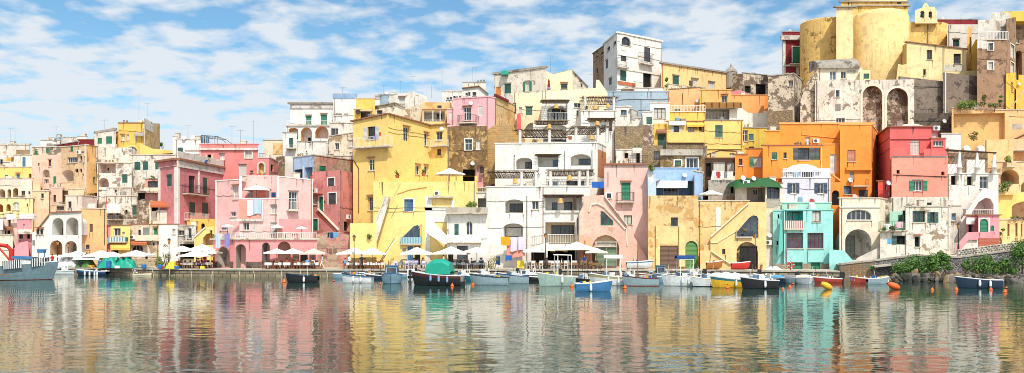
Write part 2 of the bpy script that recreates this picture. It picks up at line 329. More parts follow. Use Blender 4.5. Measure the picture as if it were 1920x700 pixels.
def fbox(mb, fc, u0, u1, z0, z1, o0, o1, m=None):
    mb.hexa([fc.pt(u0, z0, o1), fc.pt(u1, z0, o1), fc.pt(u1, z0, o0), fc.pt(u0, z0, o0), fc.pt(u0, z1, o1), fc.pt(u1, z1, o1), fc.pt(u1, z1, o0), fc.pt(u0, z1, o0)], m)
def window(root, fc, u0, z0, u1, z1, code, base=0.0):
    """base: out-offset of the wall plane this window sits in"""
    fcol = code[0]; kind = code[1]; fl = code[2:]
    arch = 'A' if 'A' in fl else None
    rec = dict(S=.09, D=.2, G=.26, C=.22, O=.32, B=.26)[kind]; o = base - rec
    w, h = u1 - u0, z1 - z0; t = .075 if w > .7 else .05
    name = 'door' if (kind == 'D') else 'window'
    mb = MB(); fm = FR.get(fcol, 'frame_k')
    pl = arch_poly(u0, z0, u1, z1, arch)
    if arch:
        c = ((u0 + u1) / 2, z0 + h * .45)
        inn = [(c[0] + (a - c[0]) * (1 - 2 * t / w), c[1] + (b - c[1]) * (1 - 2 * t / h)) for a, b in pl]
        for i in range(len(pl)):
            j = (i + 1) % len(pl)
            mb.poly([fc.pt(*pl[i], o + .04), fc.pt(*pl[j], o + .04), fc.pt(*inn[j], o + .04), fc.pt(*inn[i], o + .04)])
            mb.poly([fc.pt(*inn[i], o + .04), fc.pt(*inn[j], o + .04), fc.pt(*inn[j], o - .02), fc.pt(*inn[i], o - .02)])
    else:
        for a, b, c, d in ((u0, u0 + t, z0, z1), (u1 - t, u1, z0, z1), (u0 + t, u1 - t, z0, z0 + t), (u0 + t, u1 - t, z1 - t, z1)):
            fbox(mb, fc, a, b, c, d, o - .02, o + .045)
    nb = 0
    if kind in 'GCB':
        nb = max(1, round(w / .75) - 0) if w > .6 else 0
        nb = min(nb, 5)
        for i in range(nb):
            uu = u0 + w * (i + 1) / (nb + 1); fbox(mb, fc, uu - .03, uu + .03, z0 + t, z1 - t, o - .015, o + .035)
        if h > 1.5 and not arch: fbox(mb, fc, u0 + t, u1 - t, z0 + h * .62, z0 + h * .62 + .05, o - .012, o + .03)
    win = mb.build(name, fm, root)
    if kind in 'GCOB':
        p = MB()
        p.poly([fc.pt(a, b, o - .006) for a, b in pl])
        p.build('pane', {'G': 'glass', 'C': 'curtain', 'O': 'open', 'B': 'glassblue'}[kind], win)  # kind O has no glass: a black sheet stands for the dark interior
    else:
        sm = 'shut_' + (fcol if 'shut_' + fcol in MATS else 'k')
        if arch:
            p = MB(); p.poly([fc.pt(a, b, o) for a, b in pl]); p.build('shutter', sm, win)
        else:
            n = 2 if w > .75 else 1
            for i in range(n):
                p = MB(); a = u0 + t + (w - 2 * t) * i / n; b = u0 + t + (w - 2 * t) * (i + 1) / n - .02
                fbox(p, fc, a, b, z0 + t, z1 - t, o - .01, o + .025)
                fbox(p, fc, a + .05, b - .05, z0 + t + h * .46, z0 + t + h * .5, o + .025, o + .035)
                p.build('shutter' if kind == 'S' else 'door_leaf', sm, win)
    if 'L' in fl:
        lc = fl[fl.index('L') + 1]; lw = min(.62, w * .5)
        for a, b in ((u0 - lw, u0 - .01), (u1 + .01, u1 + lw)):
            p = MB(); fbox(p, fc, a, b, z0, z1, base + .012, base + .06); p.build('shutter', 'shut_' + lc, win)
    if 'h' in fl:
        p = MB(); e = .14; zt = z1 + .12
        p.hexa([fc.pt(u0 - e, zt, base + .32), fc.pt(u1 + e, zt, base + .32), fc.pt(u1 + e, zt + .1, base), fc.pt(u0 - e, zt + .1, base),
                fc.pt(u0 - e, zt + .07, base + .32), fc.pt(u1 + e, zt + .07, base + .32), fc.pt(u1 + e, zt + .2, base), fc.pt(u0 - e, zt + .2, base)])
        p.build('hood', 'tile_old', win)
    if 't' in fl:
        p = MB(); fbox(p, fc, u0 - .12, u1 + .12, z1 + .1, z1 + .2, base + .004, base + .16); p.build('lintel', 'copegrey', win)
    if 'u' in fl:
        p = MB(); e = .16
        for a, b, c, d in ((u0 - e, u0 - .004, z0, z1 + e), (u1 + .004, u1 + e, z0, z1 + e), (u0, u1, z1 + .004, z1 + e)): fbox(p, fc, a, b, c, d, base + .003, base + .04)
        p.build('surround', 'frame_w', win)
    if 's' in fl or ('S' != kind and kind not in 'DO' and z1 - z0 < 1.9 and w > .4):
        p = MB(); fbox(p, fc, u0 - .08, u1 + .08, z0 - .1, z0 - .004, base + .003, base + .12); p.build('sill', 'cope', win)
    return win
def rail(mb, a, b, h, m, sp=.2, r=.016, solid=False):
    a, b = Vector(a), Vector(b); up = Vector((0, 0, h)); L = (b - a).length; n = max(2, int(L / sp))
    mb.tube(a + up, b + up, r * 1.7, m, 4); mb.tube(a + up * .08, b + up * .08, r * 1.3, m, 4)
    for i in range(n + 1):
        p = a.lerp(b, i / n); mb.tube(p, p + up, r, m, 4)
def antenna(root, p, h):
    mb = MB(); p = Vector(p); h *= .75; mb.tube(p, p + Vector((0, 0, h)), .016, None, 5)
    mb.tube(p + Vector((-.6, 0, h * .93)), p + Vector((.6, .1, h * .93)), .01, None, 4)
    for i in range(6): q = p + Vector((-.55 + i * .22, .02, h * .93)); mb.tube(q + Vector((0, -.25, 0)), q + Vector((0, .25, 0)), .007, None, 4)
    mb.build('antenna', 'iron', root)
def dish(root, fc, u, z, r, m='dish'):
    mb = MB(); c = fc.pt(u, z, .35); nrm = (Vector((.25, -1, .35))).normalized()
    ux = nrm.orthogonal().normalized(); uy = nrm.cross(ux); k = 14; prev = None
    for rr, dd in ((0, -.16), (.5, -.10), (.85, -.03), (1, 0.0)):
        ring = [c + (ux * math.cos(2 * math.pi * i / k) + uy * math.sin(2 * math.pi * i / k)) * r * rr + nrm * dd * r * 1.4 for i in range(k)]
        if prev:
            for i in range(k): mb.poly([prev[i], prev[(i + 1) % k], ring[(i + 1) % k], ring[i]])
        prev = ring
    mb.tube(c - nrm * .1, fc.pt(u, z - r * .8, .02), .025, None, 5); mb.tube(c - ux * r * .9, c + nrm * r * .8, .012, None, 4)
    mb.build('satellite_dish', m, root, False)
def acunit(root, fc, u, z):
    mb = MB(); fbox(mb, fc, u - .42, u + .42, z - .3, z + .3, .06, .36)
    o = mb.build('air_conditioner', 'plasticw', root)
    g = MB(); c = fc.pt(u - .1, z, .372); k = 14
    g.poly([c + Vector((fc.d.x * math.cos(2 * math.pi * i / k), fc.d.y * math.cos(2 * math.pi * i / k), math.sin(2 * math.pi * i / k))) * .23 for i in range(k)])
    g.build('fan_grille', 'grille', o)
    for s in (-.3, .3):
        pass

def house(label, spec, name='house', cat='house', group=None, root=None, dy=0.0):
    dy = DY.get(label, dy)
    lines = [l.split() for l in spec.strip().splitlines() if l.strip()]
    blocks = []
    for t in lines:
        if t[0] in 'BP' and len(t[0]) == 1: blocks.append([t])
        else: blocks[-1].append(t)
    for blk in blocks:
        t = blk[0]; opt = {a.split('=')[0]: a.split('=')[1] for a in t if '=' in a}; pos = [a for a in t[1:] if '=' not in a]
        dep = float(opt.get('d', 7 if t[0] == 'B' else 2))
        if t[0] == 'B':
            ch = [(float(a.split(':')[0]), float(a.split(':')[1]) + dy) for a in pos[0].split(',')]
            tops = [float(a) for a in pos[1].split(',')]
            if len(tops) == 1:
                near = min(ch, key=lambda c: c[1]); zt = [gz(tops[0], near[1])] * len(ch)
            else: zt = [gz(a, c[1]) for a, c in zip(tops, ch)]
            mat = pos[2]
            if 'bot' in opt: zb = gz(float(opt['bot']), min(c[1] for c in ch))
            else: zb = min(hill(gx(*c), c[1]) for c in ch) - .8
            if 'z' in opt: zb = float(opt['z'])
            faces = [Face(ch[i], ch[i + 1]) for i in range(len(ch) - 1)]
            outl = [[(0, zb), (f.len, zb), (f.len, zt[i + 1]), (0, zt[i])] for i, f in enumerate(faces)]
        else:
            ys = [float(a) + dy for a in pos[0].split(',')]; mat = pos[1]; pp = [tuple(map(float, a.split(','))) for a in pos[2:]]
            x0, x1 = min(p[0] for p in pp), max(p[0] for p in pp)
            f = Face((x0, ys[0]), (x1, ys[-1])); faces = [f]
            o = [f.uz(*p) for p in pp]
            ar = sum(o[i - 1][0] * o[i][1] - o[i][0] * o[i - 1][1] for i in range(len(o)))
            if ar < 0: o.reverse()
            outl = [o]; zb = min(q[1] for q in o)
        mid = (faces[0].A + faces[-1].B) / 2; bk = Vector((mid.x, mid.y)).normalized(); bk3 = Vector((bk.x, bk.y, 0)) * dep
        if root is None:
            g = faces[0]; c = (g.A + faces[-1].B) / 2
            root = thing(name, label, cat, (c.x, c.y, zb), group)
        def pick(px, py):
            for f in faces:
                if f.x0 <= px <= f.x1: return f
            return min(faces, key=lambda f: min(abs(f.x0 - px), abs(f.x1 - px)))
        wall = MB(); wall._m(mat); later = []; lastlog = None
        for q in blk[1:]:
            op = {a.split('=')[0]: a.split('=')[1] for a in q if '=' in a}; a = [x for x in q[1:] if '=' not in x]; k = q[0]
            if k in ('w', 'l'):
                x0, y0, x1, y1 = map(float, a[:4]); f = pick((x0 + x1) / 2, y0)
                ua, za = f.uz(x0, y1); ub, zb_ = f.uz(x1, y0)
                ua = max(ua, .04); ub = min(ub, f.len - .04)
                if ub - ua < .1: continue
                if k == 'w':
                    code = a[4]; f.holes.append((arch_poly(ua, za, ub, zb_, 'A' if 'A' in code[2:] else None), .34, None)); later.append(('w', f, ua, za, ub, zb_, code))
                else:
                    d = float(a[4]); ar = a[5] if len(a) > 5 and a[5] in ('A', 'a') else None
                    f.holes.append((arch_poly(ua, za, ub, zb_, ar), d, op.get('m', mat))); lastlog = (f, d)
            elif k in ('o', 'q'):
                pp = [tuple(map(float, z.split(','))) for z in a if ',' in z]; f = pick(sum(p[0] for p in pp) / len(pp), 0)
                pl = [f.uz(*p) for p in pp]
                if sum(pl[i - 1][0] * pl[i][1] - pl[i][0] * pl[i - 1][1] for i in range(len(pl))) < 0: pl.reverse()
                d = float(op.get('dep', .3)); f.holes.append((pl, d, op.get('m', mat) if k == 'o' and 'thru' not in op else None)); lastlog = (f, d)
                if k == 'q': later.append(('q', f, pl, a[0]))
                if 'thru' in op: f.holes[-1] = (pl, dep, 'THRU')
            elif k == 'i':
                x0, y0, x1, y1 = map(float, a[:4]); f, d = lastlog
                ua, za = f.uz(x0, y1, -d); ub, zb_ = f.uz(x1, y0, -d)
                later.append(('i', f, ua, za, ub, zb_, a[4], d))
            else: later.append((k, a, op))
        # wall mesh
        for f, ol in zip(faces, outl):
            vs, fs = tess(ol, [h[0] for h in f.holes])
            b = len(wall.v); wall.v += [f.pt(v.x, v.y) for v in vs]
            for q in fs: wall.f.append([b + i for i in q]); wall.mi.append(0)
            for pl, d, cap in f.holes:
                mm = cap if cap and cap != 'THRU' else mat
                for i in range(len(pl)):
                    j = (i + 1) % len(pl); wall.poly([f.pt(*pl[i]), f.pt(*pl[j]), f.pt(*pl[j], -d), f.pt(*pl[i], -d)], mm)
                if cap and cap != 'THRU':
                    v2, f2 = tess(pl, []); b = len(wall.v); wall.v += [f.pt(v.x, v.y, -d) for v in v2]; ki = wall._m(mm)
                    for q in f2: wall.f.append([b + i for i in q]); wall.mi.append(ki)
        if t[0] == 'B':
            n = len(ch); pb = [Vector((gx(*c), c[1], zb)) for c in ch]; ptp = [Vector((gx(*c), c[1], z)) for c, z in zip(ch, zt)]
            wall.poly(ptp + [ptp[-1] + bk3, ptp[0] + bk3], opt.get('roof', mat))
            wall.poly([pb[0], ptp[0], ptp[0] + bk3, pb[0] + bk3], opt.get('lside', mat)); wall.poly([pb[-1], pb[-1] + bk3, ptp[-1] + bk3, ptp[-1]], opt.get('side', mat))
            wall.poly([pb[0] + bk3, ptp[0] + bk3, ptp[-1] + bk3, pb[-1] + bk3], mat)
            wall.poly(pb + [pb[-1] + bk3, pb[0] + bk3], mat)
        else:
            f = faces[0]; o = outl[0]
            for i in range(len(o)):
                j = (i + 1) % len(o); p, q = f.pt(*o[i]), f.pt(*o[j]); wall.poly([p, q, q + bk3, p + bk3], mat)
            thru = [h[0] for h in f.holes if h[2] == 'THRU']
            vs, fs = tess(o, thru); b = len(wall.v); wall.v += [f.pt(v.x, v.y) + bk3 for v in vs]
            for q in fs: wall.f.append([b + i for i in q]); wall.mi.append(0)
        rg = random.Random(len(COL.objects) * 7 + len(wall.v))
        for f, ol in zip(faces, outl):
            holes = [h[0] for h in f.holes]; zt_ = max(q[1] for q in ol); ztop = lambda u: min(zz for zz in [zt_])
            ok = lambda q: inside(q, ol) and not any(inside(q, h) for h in holes)
            def drip(u, z, w, L_):
                if ok((u, z - .02)) and ok((u, z - L_)) and ok((u - w, z - L_ * .5)) and ok((u + w, z - .03)) and ok((u, z - L_ * .3)):
                    o_ = .0012 + rg.random() * .0015; wall.poly([f.pt(u - w, z, o_), f.pt(u - w * .25, z - L_ * .9, o_), f.pt(u + w * .3, z - L_, o_), f.pt(u + w, z, o_)], 'drip')
            for h in holes:
                a_, b_ = min(q[0] for q in h), max(q[0] for q in h); z0_ = min(q[1] for q in h) - .11
                if b_ - a_ < 3.2:
                    for k_ in range(rg.randint(1, 3)): drip(rg.choice((a_, b_, rg.uniform(a_, b_))), z0_, rg.uniform(.03, .11), rg.uniform(.3, 1.3))
            if t[0] == 'B':
                n_ = int(f.len * rg.uniform(.25, .7))
                for k_ in range(n_):
                    u_ = rg.uniform(.1, f.len - .1); zz = ol[3][1] + (ol[2][1] - ol[3][1]) * u_ / f.len - .05; drip(u_, zz, rg.uniform(.04, .16), rg.uniform(.3, 1.8))
            lo_ = min(q[1] for q in ol); vis = max(lo_, zt_ - 12)
            for k_ in range(int(f.len * (zt_ - vis) / 22) if mat in ('roseold', 'tanstone', 'whiteold', 'ruin') else 0):
                u_, z_ = rg.uniform(0, f.len), rg.uniform(vis, zt_); r_ = rg.uniform(.15, .5); m_ = 11; ph = rg.uniform(0, 6)
                pl = [(u_ + r_ * math.cos(6.283 * i / m_) * (1 + .6 * rg.uniform(-1, 1)), z_ + r_ * rg.uniform(.5, .9) * math.sin(6.283 * i / m_)) for i in range(m_)]
                if all(ok(q) for q in pl): o_ = .003 + rg.random() * .0008; wall.poly([f.pt(*q, o_) for q in pl], rg.choice(('repair', 'repair', 'bare')))
        if t[0] == 'B' and opt.get('cope', 'cope') != '0' and rg.random() < .5 and root.get('category') != 'church':
            f = faces[0]; cb_ = MB(); u_ = rg.uniform(.2, .8) * f.len; z_ = zt[0] + (zt[1] - zt[0]) * u_ / f.len; w_, h_ = rg.uniform(.25, .5), rg.uniform(.35, .9); fbox(cb_, f, u_ - w_, u_ + w_, z_ - .1, z_ + h_, -1.9, -1.2); fbox(cb_, f, u_ - w_ - .06, u_ + w_ + .06, z_ + h_, z_ + h_ + .08, -1.96, -1.14)
            cb_.build('chimney', rg.choice(('white', 'whiteworn', 'cream', 'copegrey', 'cope')), root)
        if t[0] == 'B' and root.get('category') != 'church':
            f = max(faces, key=lambda q: q.len); zz_ = zt[0]
            if f.len > 4 and rg.random() < .65:
                pm = MB(); u_ = rg.choice((.25, f.len - .25)); zl_ = max(zb, zz_ - rg.uniform(5, 10)); pm.tube(f.pt(u_, zz_ - .15, .09), f.pt(u_, zl_, .09), .05, None, 6); pm.tube(f.pt(u_, zz_ - .15, .09), f.pt(u_, zz_ - .05, -.1), .05, None, 6); pm.build('downpipe', rg.choice(('pipe', 'pipew', 'terracotta', 'pipe')), root)
            if f.len > 4 and rg.random() < .7:
                for k_ in range(rg.randint(1, 2)):
                    cm_ = MB(); z_ = zz_ - rg.uniform(.8, 6); pr_ = f.pt(.05, z_, .04); n_ = 9; dz_ = rg.uniform(-.4, .4)
                    if z_ > zb + .5:
                        for i in range(1, n_ + 1): t_ = i / n_; q_ = f.pt(.05 + (f.len - .1) * t_, z_ + dz_ * t_ - .12 * abs(math.sin(t_ * 9)), .04); cm_.tube(pr_, q_, .022, None, 4); pr_ = q_
                    cm_.build('cable', 'iron', root)
            if f.len > 3 and opt.get('cope', 'cope') != '0' and rg.random() < .4:
                u_ = rg.uniform(.15, .85) * f.len; tk = MB(); c_ = f.pt(u_, zz_ - .1, -2.3); k_ = rg.random()
                if k_ < .5: tk.lathe(c_, [(.01, 0), (.45, 0), (.47, .3), (.45, .9), (.3, 1.05), (.01, 1.08)], None, 12); tk.build('water_tank', rg.choice(('plasticw', 'hull_sky', 'copegrey', 'dish')), root)
                else:
                    for i in range(rg.randint(2, 4)):
                        tk = MB(); tk.lathe(f.pt(min(f.len - .2, u_ + i * .55), zz_ + .08, -.18), [(.01, 0), (.1, 0), (.14, .22), (.01, .22)], 'terracotta', 8); leaves(tk, f.pt(min(f.len - .2, u_ + i * .55), zz_ + .42, -.18), (.2, .2, .2), 22, .09, ('leaf', 'leafdark')); tk.build('roof_plant', None, root)
        wall.build(opt.get('part', 'wall'), None, root)
        if t[0] == 'B' and opt.get('cope', 'cope') != '0':
            cm = opt.get('cope', 'cope'); mb = MB(); pr = float(opt.get('cp', .09)); th = float(opt.get('ct', .14))
            for i, f in enumerate(faces):
                za, zb2 = zt[i], zt[i + 1]; e0 = -pr if i == 0 else 0; e1 = f.len + (pr if i == len(faces) - 1 else 0)
                mb.hexa([f.pt(e0, za - .03, pr), f.pt(e1, zb2 - .03, pr), f.pt(e1, zb2 - .03, -.35), f.pt(e0, za - .03, -.35),
                         f.pt(e0, za + th - .03, pr), f.pt(e1, zb2 + th - .03, pr), f.pt(e1, zb2 + th - .03, -.35), f.pt(e0, za + th - .03, -.35)])
            mb.build('coping', cm, root)
        for L in later:
            k = L[0]
            if k == 'w': window(root, *L[1:])
            elif k == 'i': window(root, *L[1:7], base=-L[7] + .30 if L[6][1] != 'S' else -L[7] + .12)
            elif k == 'q':
                f, pl, code = L[1:]; mb = MB(); c = sum((Vector(p) for p in pl), Vector((0, 0))) / len(pl)
                inn = [c + (Vector(p) - c) * .86 for p in pl]
                for i in range(len(pl)):
                    j = (i + 1) % len(pl); mb.poly([f.pt(*pl[i], -.1), f.pt(*pl[j], -.1), f.pt(*inn[j], -.1), f.pt(*inn[i], -.1)])
                lo = min(p[1] for p in pl)
                for e in (.35, .65):
                    xs = min(p[0] for p in pl); xe = max(p[0] for p in pl); uu = xs + (xe - xs) * e
                    zs = [z / 40 for z in range(int(lo * 40), int(max(p[1] for p in pl) * 40)) if inside((uu, z / 40), pl)]
                    if zs: fbox(mb, f, uu - .03, uu + .03, zs[0], zs[-1], -.13, -.09)
                o = mb.build('window', FR[code[0]], root); p = MB(); p.poly([f.pt(*q, -.12) for q in pl]); p.build('pane', 'curtain' if code[1:2] == 'C' else 'glass', o)
            else:
                a, op = L[1], L[2]; v = [float(x) for x in a if x.replace('.', '', 1).replace('-', '', 1).isdigit()]; s = [x for x in a if not x.replace('.', '', 1).replace('-', '', 1).isdigit()]
                f = pick((v[0] + (v[2] if len(v) > 2 and k not in 'adn' else v[0])) / 2, v[1])
                if k == 'b':        # balcony x0 y0 x1 y1 proj style
                    pr = v[4]; st = s[0] if s else 'iron'; ua, zlo = f.uz(v[0], v[3], pr); ub, zhi = f.uz(v[2], v[1], pr)
                    mb = MB(); fbox(mb, f, ua, ub, zlo, zlo + .14, .004, pr); fbox(mb, f, ua + .04, ub - .04, zlo - .08, zlo, .004, pr * .6)
                    bo = mb.build('balcony', op.get('m', 'cope'), root); rl = MB(); h = max(.5, zhi - zlo - .14)
                    if st in ('iron', 'white', 'green', 'orange', 'blue'):
                        rm = dict(iron='iron', white='railw', green='frame_g', orange='frame_y', blue='shut_v')[st]
                        for p, q in (((ua + .05, .02), (ua + .05, pr - .04)), ((ua + .05, pr - .04), (ub - .05, pr - .04)), ((ub - .05, pr - .04), (ub - .05, .02))):
                            rail(rl, f.pt(p[0], zlo + .14, p[1]), f.pt(q[0], zlo + .14, q[1]), h, rm)
                        rl.build('railing', rm, bo)
                    else:
                        for p in ((ua, ua + .1, .004, pr), (ub - .1, ub, .004, pr), (ua + .1, ub - .1, pr - .1, pr)): fbox(rl, f, p[0], p[1], zlo + .14, zlo + .14 + h, p[2], p[3])
                        rl.build('parapet', st, bo)
                elif k == 'r':      # railing along plane
                    ua, zlo = f.uz(v[0], v[3]); ub, zhi = f.uz(v[2], v[1]); of = float(op.get('off', -.1)); rl = MB()
                    m_ = s[0] if s else 'railw'; rail(rl, f.pt(ua, zlo, of), f.pt(ub, zlo, of), zhi - zlo, m_, float(op.get('sp', .22)), float(op.get('r', .018))); rl.build('railing', m_, root)
                elif k == 't':
                    ua, zlo = f.uz(v[0], v[3]); ub, zhi = f.uz(v[2], v[1]); pr = float(op.get('p', .05)); mb = MB()
                    fbox(mb, f, ua, ub, zlo, zhi, .004 + random.random() * .003, pr + random.random() * .004); mb.build(op.get('n', 'trim'), s[0], root)
                elif k == 'T':      # slanted strip: x0 y0 x1 y1 half-thickness(px)
                    mb = MB(); hw = v[4]; pr = float(op.get('p', .06)); A_, B_ = (v[0], v[1]), (v[2], v[3])
                    pts = [f.uz(A_[0], A_[1] + hw), f.uz(B_[0], B_[1] + hw), f.uz(B_[0], B_[1] - hw), f.uz(A_[0], A_[1] - hw)]
                    if abs(B_[1] - A_[1]) > 2 * abs(B_[0] - A_[0]): pts = [f.uz(A_[0] - hw, A_[1]), f.uz(B_[0] - hw, B_[1]), f.uz(B_[0] + hw, B_[1]), f.uz(A_[0] + hw, A_[1])]
                    mb.hexa([f.pt(*p, .003) for p in pts] + [f.pt(*p, pr) for p in pts]); mb.build(op.get('n', 'trim'), s[0], root)
                elif k == 'a': acunit(root, f, *f.uz(v[0], v[1]))
                elif k == 'd': dish(root, f, *f.uz(v[0], v[1]), v[2] / F * f.A.y, s[0] if s else 'dish')
                elif k == 'v':
                    mb = MB(); pts = [f.pt(*f.uz(v[i], v[i + 1]), .07) for i in range(0, len(v) - 1, 2)]
                    for p, q in zip(pts, pts[1:]): mb.tube(p, q, float(op.get('r', .045)), None, 6)
                    mb.build(op.get('n', 'pipe'), s[0] if s else 'pipe', root)
                elif k == 'n':
                    u, z = f.uz(v[0], v[1]); antenna(root, f.pt(u, z, -1.0), v[2])
                elif k == 'e':      # awning x0 y0 x1 y1 out
                    ua, zhi = f.uz(v[0], v[1]); ub, zlo = f.uz(v[2], v[3], v[4]); ua2, _ = f.uz(v[0], v[3], v[4]); mb = MB(); ub1, _ = f.uz(v[2], v[1])
                    mb.hexa([f.pt(ua2, zlo, v[4]), f.pt(ub, zlo, v[4]), f.pt(ub1, zhi, .02), f.pt(ua, zhi, .02), f.pt(ua2, zlo + .05, v[4]), f.pt(ub, zlo + .05, v[4]), f.pt(ub1, zhi + .05, .02), f.pt(ua, zhi + .05, .02)])
                    mb.hexa([f.pt(ua2, zlo - .25, v[4]), f.pt(ub, zlo - .25, v[4]), f.pt(ub, zlo - .25, v[4] - .03), f.pt(ua2, zlo - .25, v[4] - .03), f.pt(ua2, zlo, v[4]), f.pt(ub, zlo, v[4]), f.pt(ub, zlo, v[4] - .03), f.pt(ua2, zlo, v[4] - .03)])
                    mb.build(op.get('n', 'awning'), s[0], root)
                elif k == 'f':      # surround arch band: x0 y0 x1 y1
                    ua, zlo = f.uz(v[0], v[3]); ub, zhi = f.uz(v[2], v[1]); mb = MB(); th = float(op.get('th', .25)); A_ = arch_poly(ua, zlo, ub, zhi, 'A', 12); B_ = arch_poly(ua - th, zlo, ub + th, zhi + th, 'A', 12)
                    for i in range(1, len(A_) - 1):
                        p = [A_[i], A_[i + 1], B_[i + 1], B_[i]]; mb.hexa([f.pt(*q, .004) for q in p] + [f.pt(*q, .07) for q in p])
                    for p in ([A_[0], A_[-1], B_[-1], B_[0]],): mb.hexa([f.pt(*q, .004) for q in p] + [f.pt(*q, .07) for q in p])
                    mb.build('arch_surround', s[0], root)
    return root
plaster('archruin', 'CDB6A0', '7E6654', .72, .5)
# ================================================================ LEFT END
house("white house with rough stone parapet at the far left skyline", """
B -40:150,56:150 272 whiteworn ct=.3
w 0 299 5 312 kG
n 14 268 4
n 22 266 3
B 30:148,56:148 281 tuffbrown cope=0
B 26:146,61:146 291 white
w 42 295 48 313 bS
r 26 308 42 313
""")
house("yellow house with two blue windows at the far left edge", """
B -40:141,61:141 314 yellow
w 9 328 15 344 bS
w 31 327 37 336 bSh
w 54 326 59 335 nG
""")
house("cream terraced house with open arches over a pale yellow floor", """
B -40:136,38:136,61:136 335 creampink
l -4 355 10 372 2.5 A
i 1 362 7 372 nS
l 14 355 21 372 2.5 A m=tanpeach
l 24 353 35 370 2.5 A m=tanpeach
i 28 361 31 369 nG
w 40 358 47 367 nG
w 53 359 57 365 bG
B -40:134,62:134 372 palesun
w 24 379 36 394 wCA
l -6 383 6 398 1.5 A m=orangepale
l 12 383 20 396 1.5 A m=orangepale
w 50 382 53 388 nG
""")
house("peach house with grey stone attic and small green attic windows", """
B 60:139,117:139 276 ruin
w 65 283 70 292 gS
w 86 277 92 287 gS
B 61:138,106:138,117:138 291 peachpink cope=0
w 71 306 74 312 kG
w 91 300 96 312 nGt
l 80 318 93 333 1.5 A m=creampink
w 83 336 91 345 wG
w 100 331 111 345 gS
w 73 339 76 343 kO
b 80 345 92 355 .7 peachpink
B 60:136,76:136 340 peach cope=0
B 60:134.5,92:134.5 358 peach
w 77 363 82 372 bG
w 101 366 105 379 nG
B 92:135,117:135 352 peachpink
w 100 366 105 379 nG
v 92 355 92 400 pipek
""")
house("tall tan house with a long band of white glazed windows", """
B 115:137,163:134 272 tanpeach side=orangepale lside=creamworn
w 132 274 137 285 gS
w 126 294 146 306 wG
w 152 284 157 287 kO
w 150 293 154 302 nG
w 157 293 160 304 nG
a 150 286
l 116 318 138 341 2 a m=creampink
i 128 332 137 342 wG
w 140 316 147 324 nOA
w 149 316 154 324 nOA
w 154 326 157 330 kO
b 114 344 131 358 .7 peach
v 160 272 160 368 pipew
B 128:132,158:132 355 peach
w 132 366 137 370 kG
B 162:136,183:138.5 271,276 orangepale cope=tile_old
P 133.5,135.5 orangepale 163,304 179,295 183,361 163,365 d=3
w 175 332 179 343 gG
w 176 318 178 323 kO
""")
house("low white roof house with chimneys beyond the peach house", """
B 76:165,112:165 263 white
w 101 260 106 264 kG
B 90:168,146:168 258 whiteworn
n 100 256 3
B 145:164,162:164 256 white
""")
house("long dark red roof strip house on the left skyline", """
B 107:160,146:158 272,266 reddark cope=copegrey
B 146:161,182:161 262 reddark cope=tile_old
""")
house("cream house hanging two green double doors beside the ochre house", """
B 177:140,217:140 250,244 whiteworn ct=.35 cope=copegrey
w 183 259 191 275 gS
w 199 256 210 274 gS
b 178 272 216 277 .6 whiteworn
n 191 247 3
""")
house("ochre house with an arched grey window and bare tan side", """
B 216:142,222:141 247 ochre
w 223 280 226 288 nG
B 222:141,269:141 231 ochre cope=tile_old
w 227 253 234 264 wCt
w 237 252 242 263 wC
w 254 254 258 267 wCt
w 236 275 258 293 sCA
f 236 275 258 293 yellowpale
e 253 249 269 253 .8 copegrey
B 269:141,300:151 231,232 tanwall cope=0
t 269 231 287 241 whiteworn p=.1
n 287 232 5
n 272 232 7
P 139,143 yellow 262,291 262,268 286,279 326,283 326,287 262,291
""")
house("wide weathered cream house with a row of green shutters", """
B 180:138,247:138 277 ruinlight cope=0
B 244:136,328:136 291 whiteold roof=concrete
w 252 304 263 319 dS
w 268 303 278 319 dS
w 291 302 301 318 dS
B 182:134,247:134 306 whiteold
l 185 307 217 325 2.2 m=creampink
i 191 315 196 323 kO
i 202 315 205 320 kG
w 229 327 239 343 dS
l 184 334 204 351 2 A m=creampink
v 210 322 210 358 pipew
B 200:132,250:132 352 whiteworn
w 215 356 219 361 kG
""")
house("small brown bay house with four dark panes and roof planter", """
B 272:125,298:125 336 salmon cope=copegrey
w 277 340 296 352 kG
b 270 352 298 360 .8 cream
B 256:124,300:124 358 ruingrey cope=0
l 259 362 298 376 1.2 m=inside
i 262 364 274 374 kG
""")
house("cream house with a pale striped awning over an iron balcony", """
B 197:127,283:127 368 whiteold
w 205 392 212 403 kG
w 217 388 224 403 kO
e 200 383 226 397 1.3 stripewhite
b 198 402 226 413 1.0 iron
w 248 386 256 403 dSt
w 235 394 239 401 kG
w 263 388 267 400 gS
w 268 388 272 400 gSh
t 226 404 262 410 ruingrey
B 279:124,298:124 392 cream
""")
house("cream lean-to with an orange tiled canopy over a dark opening", """
B 280:122,327:122 380 cream cope=0
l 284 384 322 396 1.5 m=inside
w 315 408 320 418 wGh
e 281 378 326 386 1.6 terracotta n=tiled_canopy
B 295:121,327:121 396 creampink
""")
house("small pink house wedged beside the yellow cottage by the quay", """
B 176:119,207:119 424 pinkhouse cope=tile_old
w 187 431 201 446 wG
b 176 446 203 458 .6 pinkhouse
t 176 459 203 470 whiteworn
w 188 460 197 470 kG
""")
house("small yellow cottage with teal striped balcony beside the pink house", """
B 207:119,244:119 423 yellowpale cope=tile_old
w 213 428 226 443 wG
w 229 435 234 442 wC
b 202 445 235 455 .9 stripeteal
w 210 460 222 490 kO
e 207 456 244 466 1.5 ochre
""")
house("cream house with tiled porch over an arched white ground floor window", """
B 243:120,299:120 421 creamworn cope=tile_old
w 259 431 264 442 nG
w 268 427 279 441 sS
w 289 428 295 440 gSh
b 253 441 299 452 .5 cream
a 250 445
e 245 452 275 457 .9 terracotta n=tiled_canopy
w 247 458 268 472 wGA
w 286 455 290 461 kG
w 272 480 277 498 kO
""")
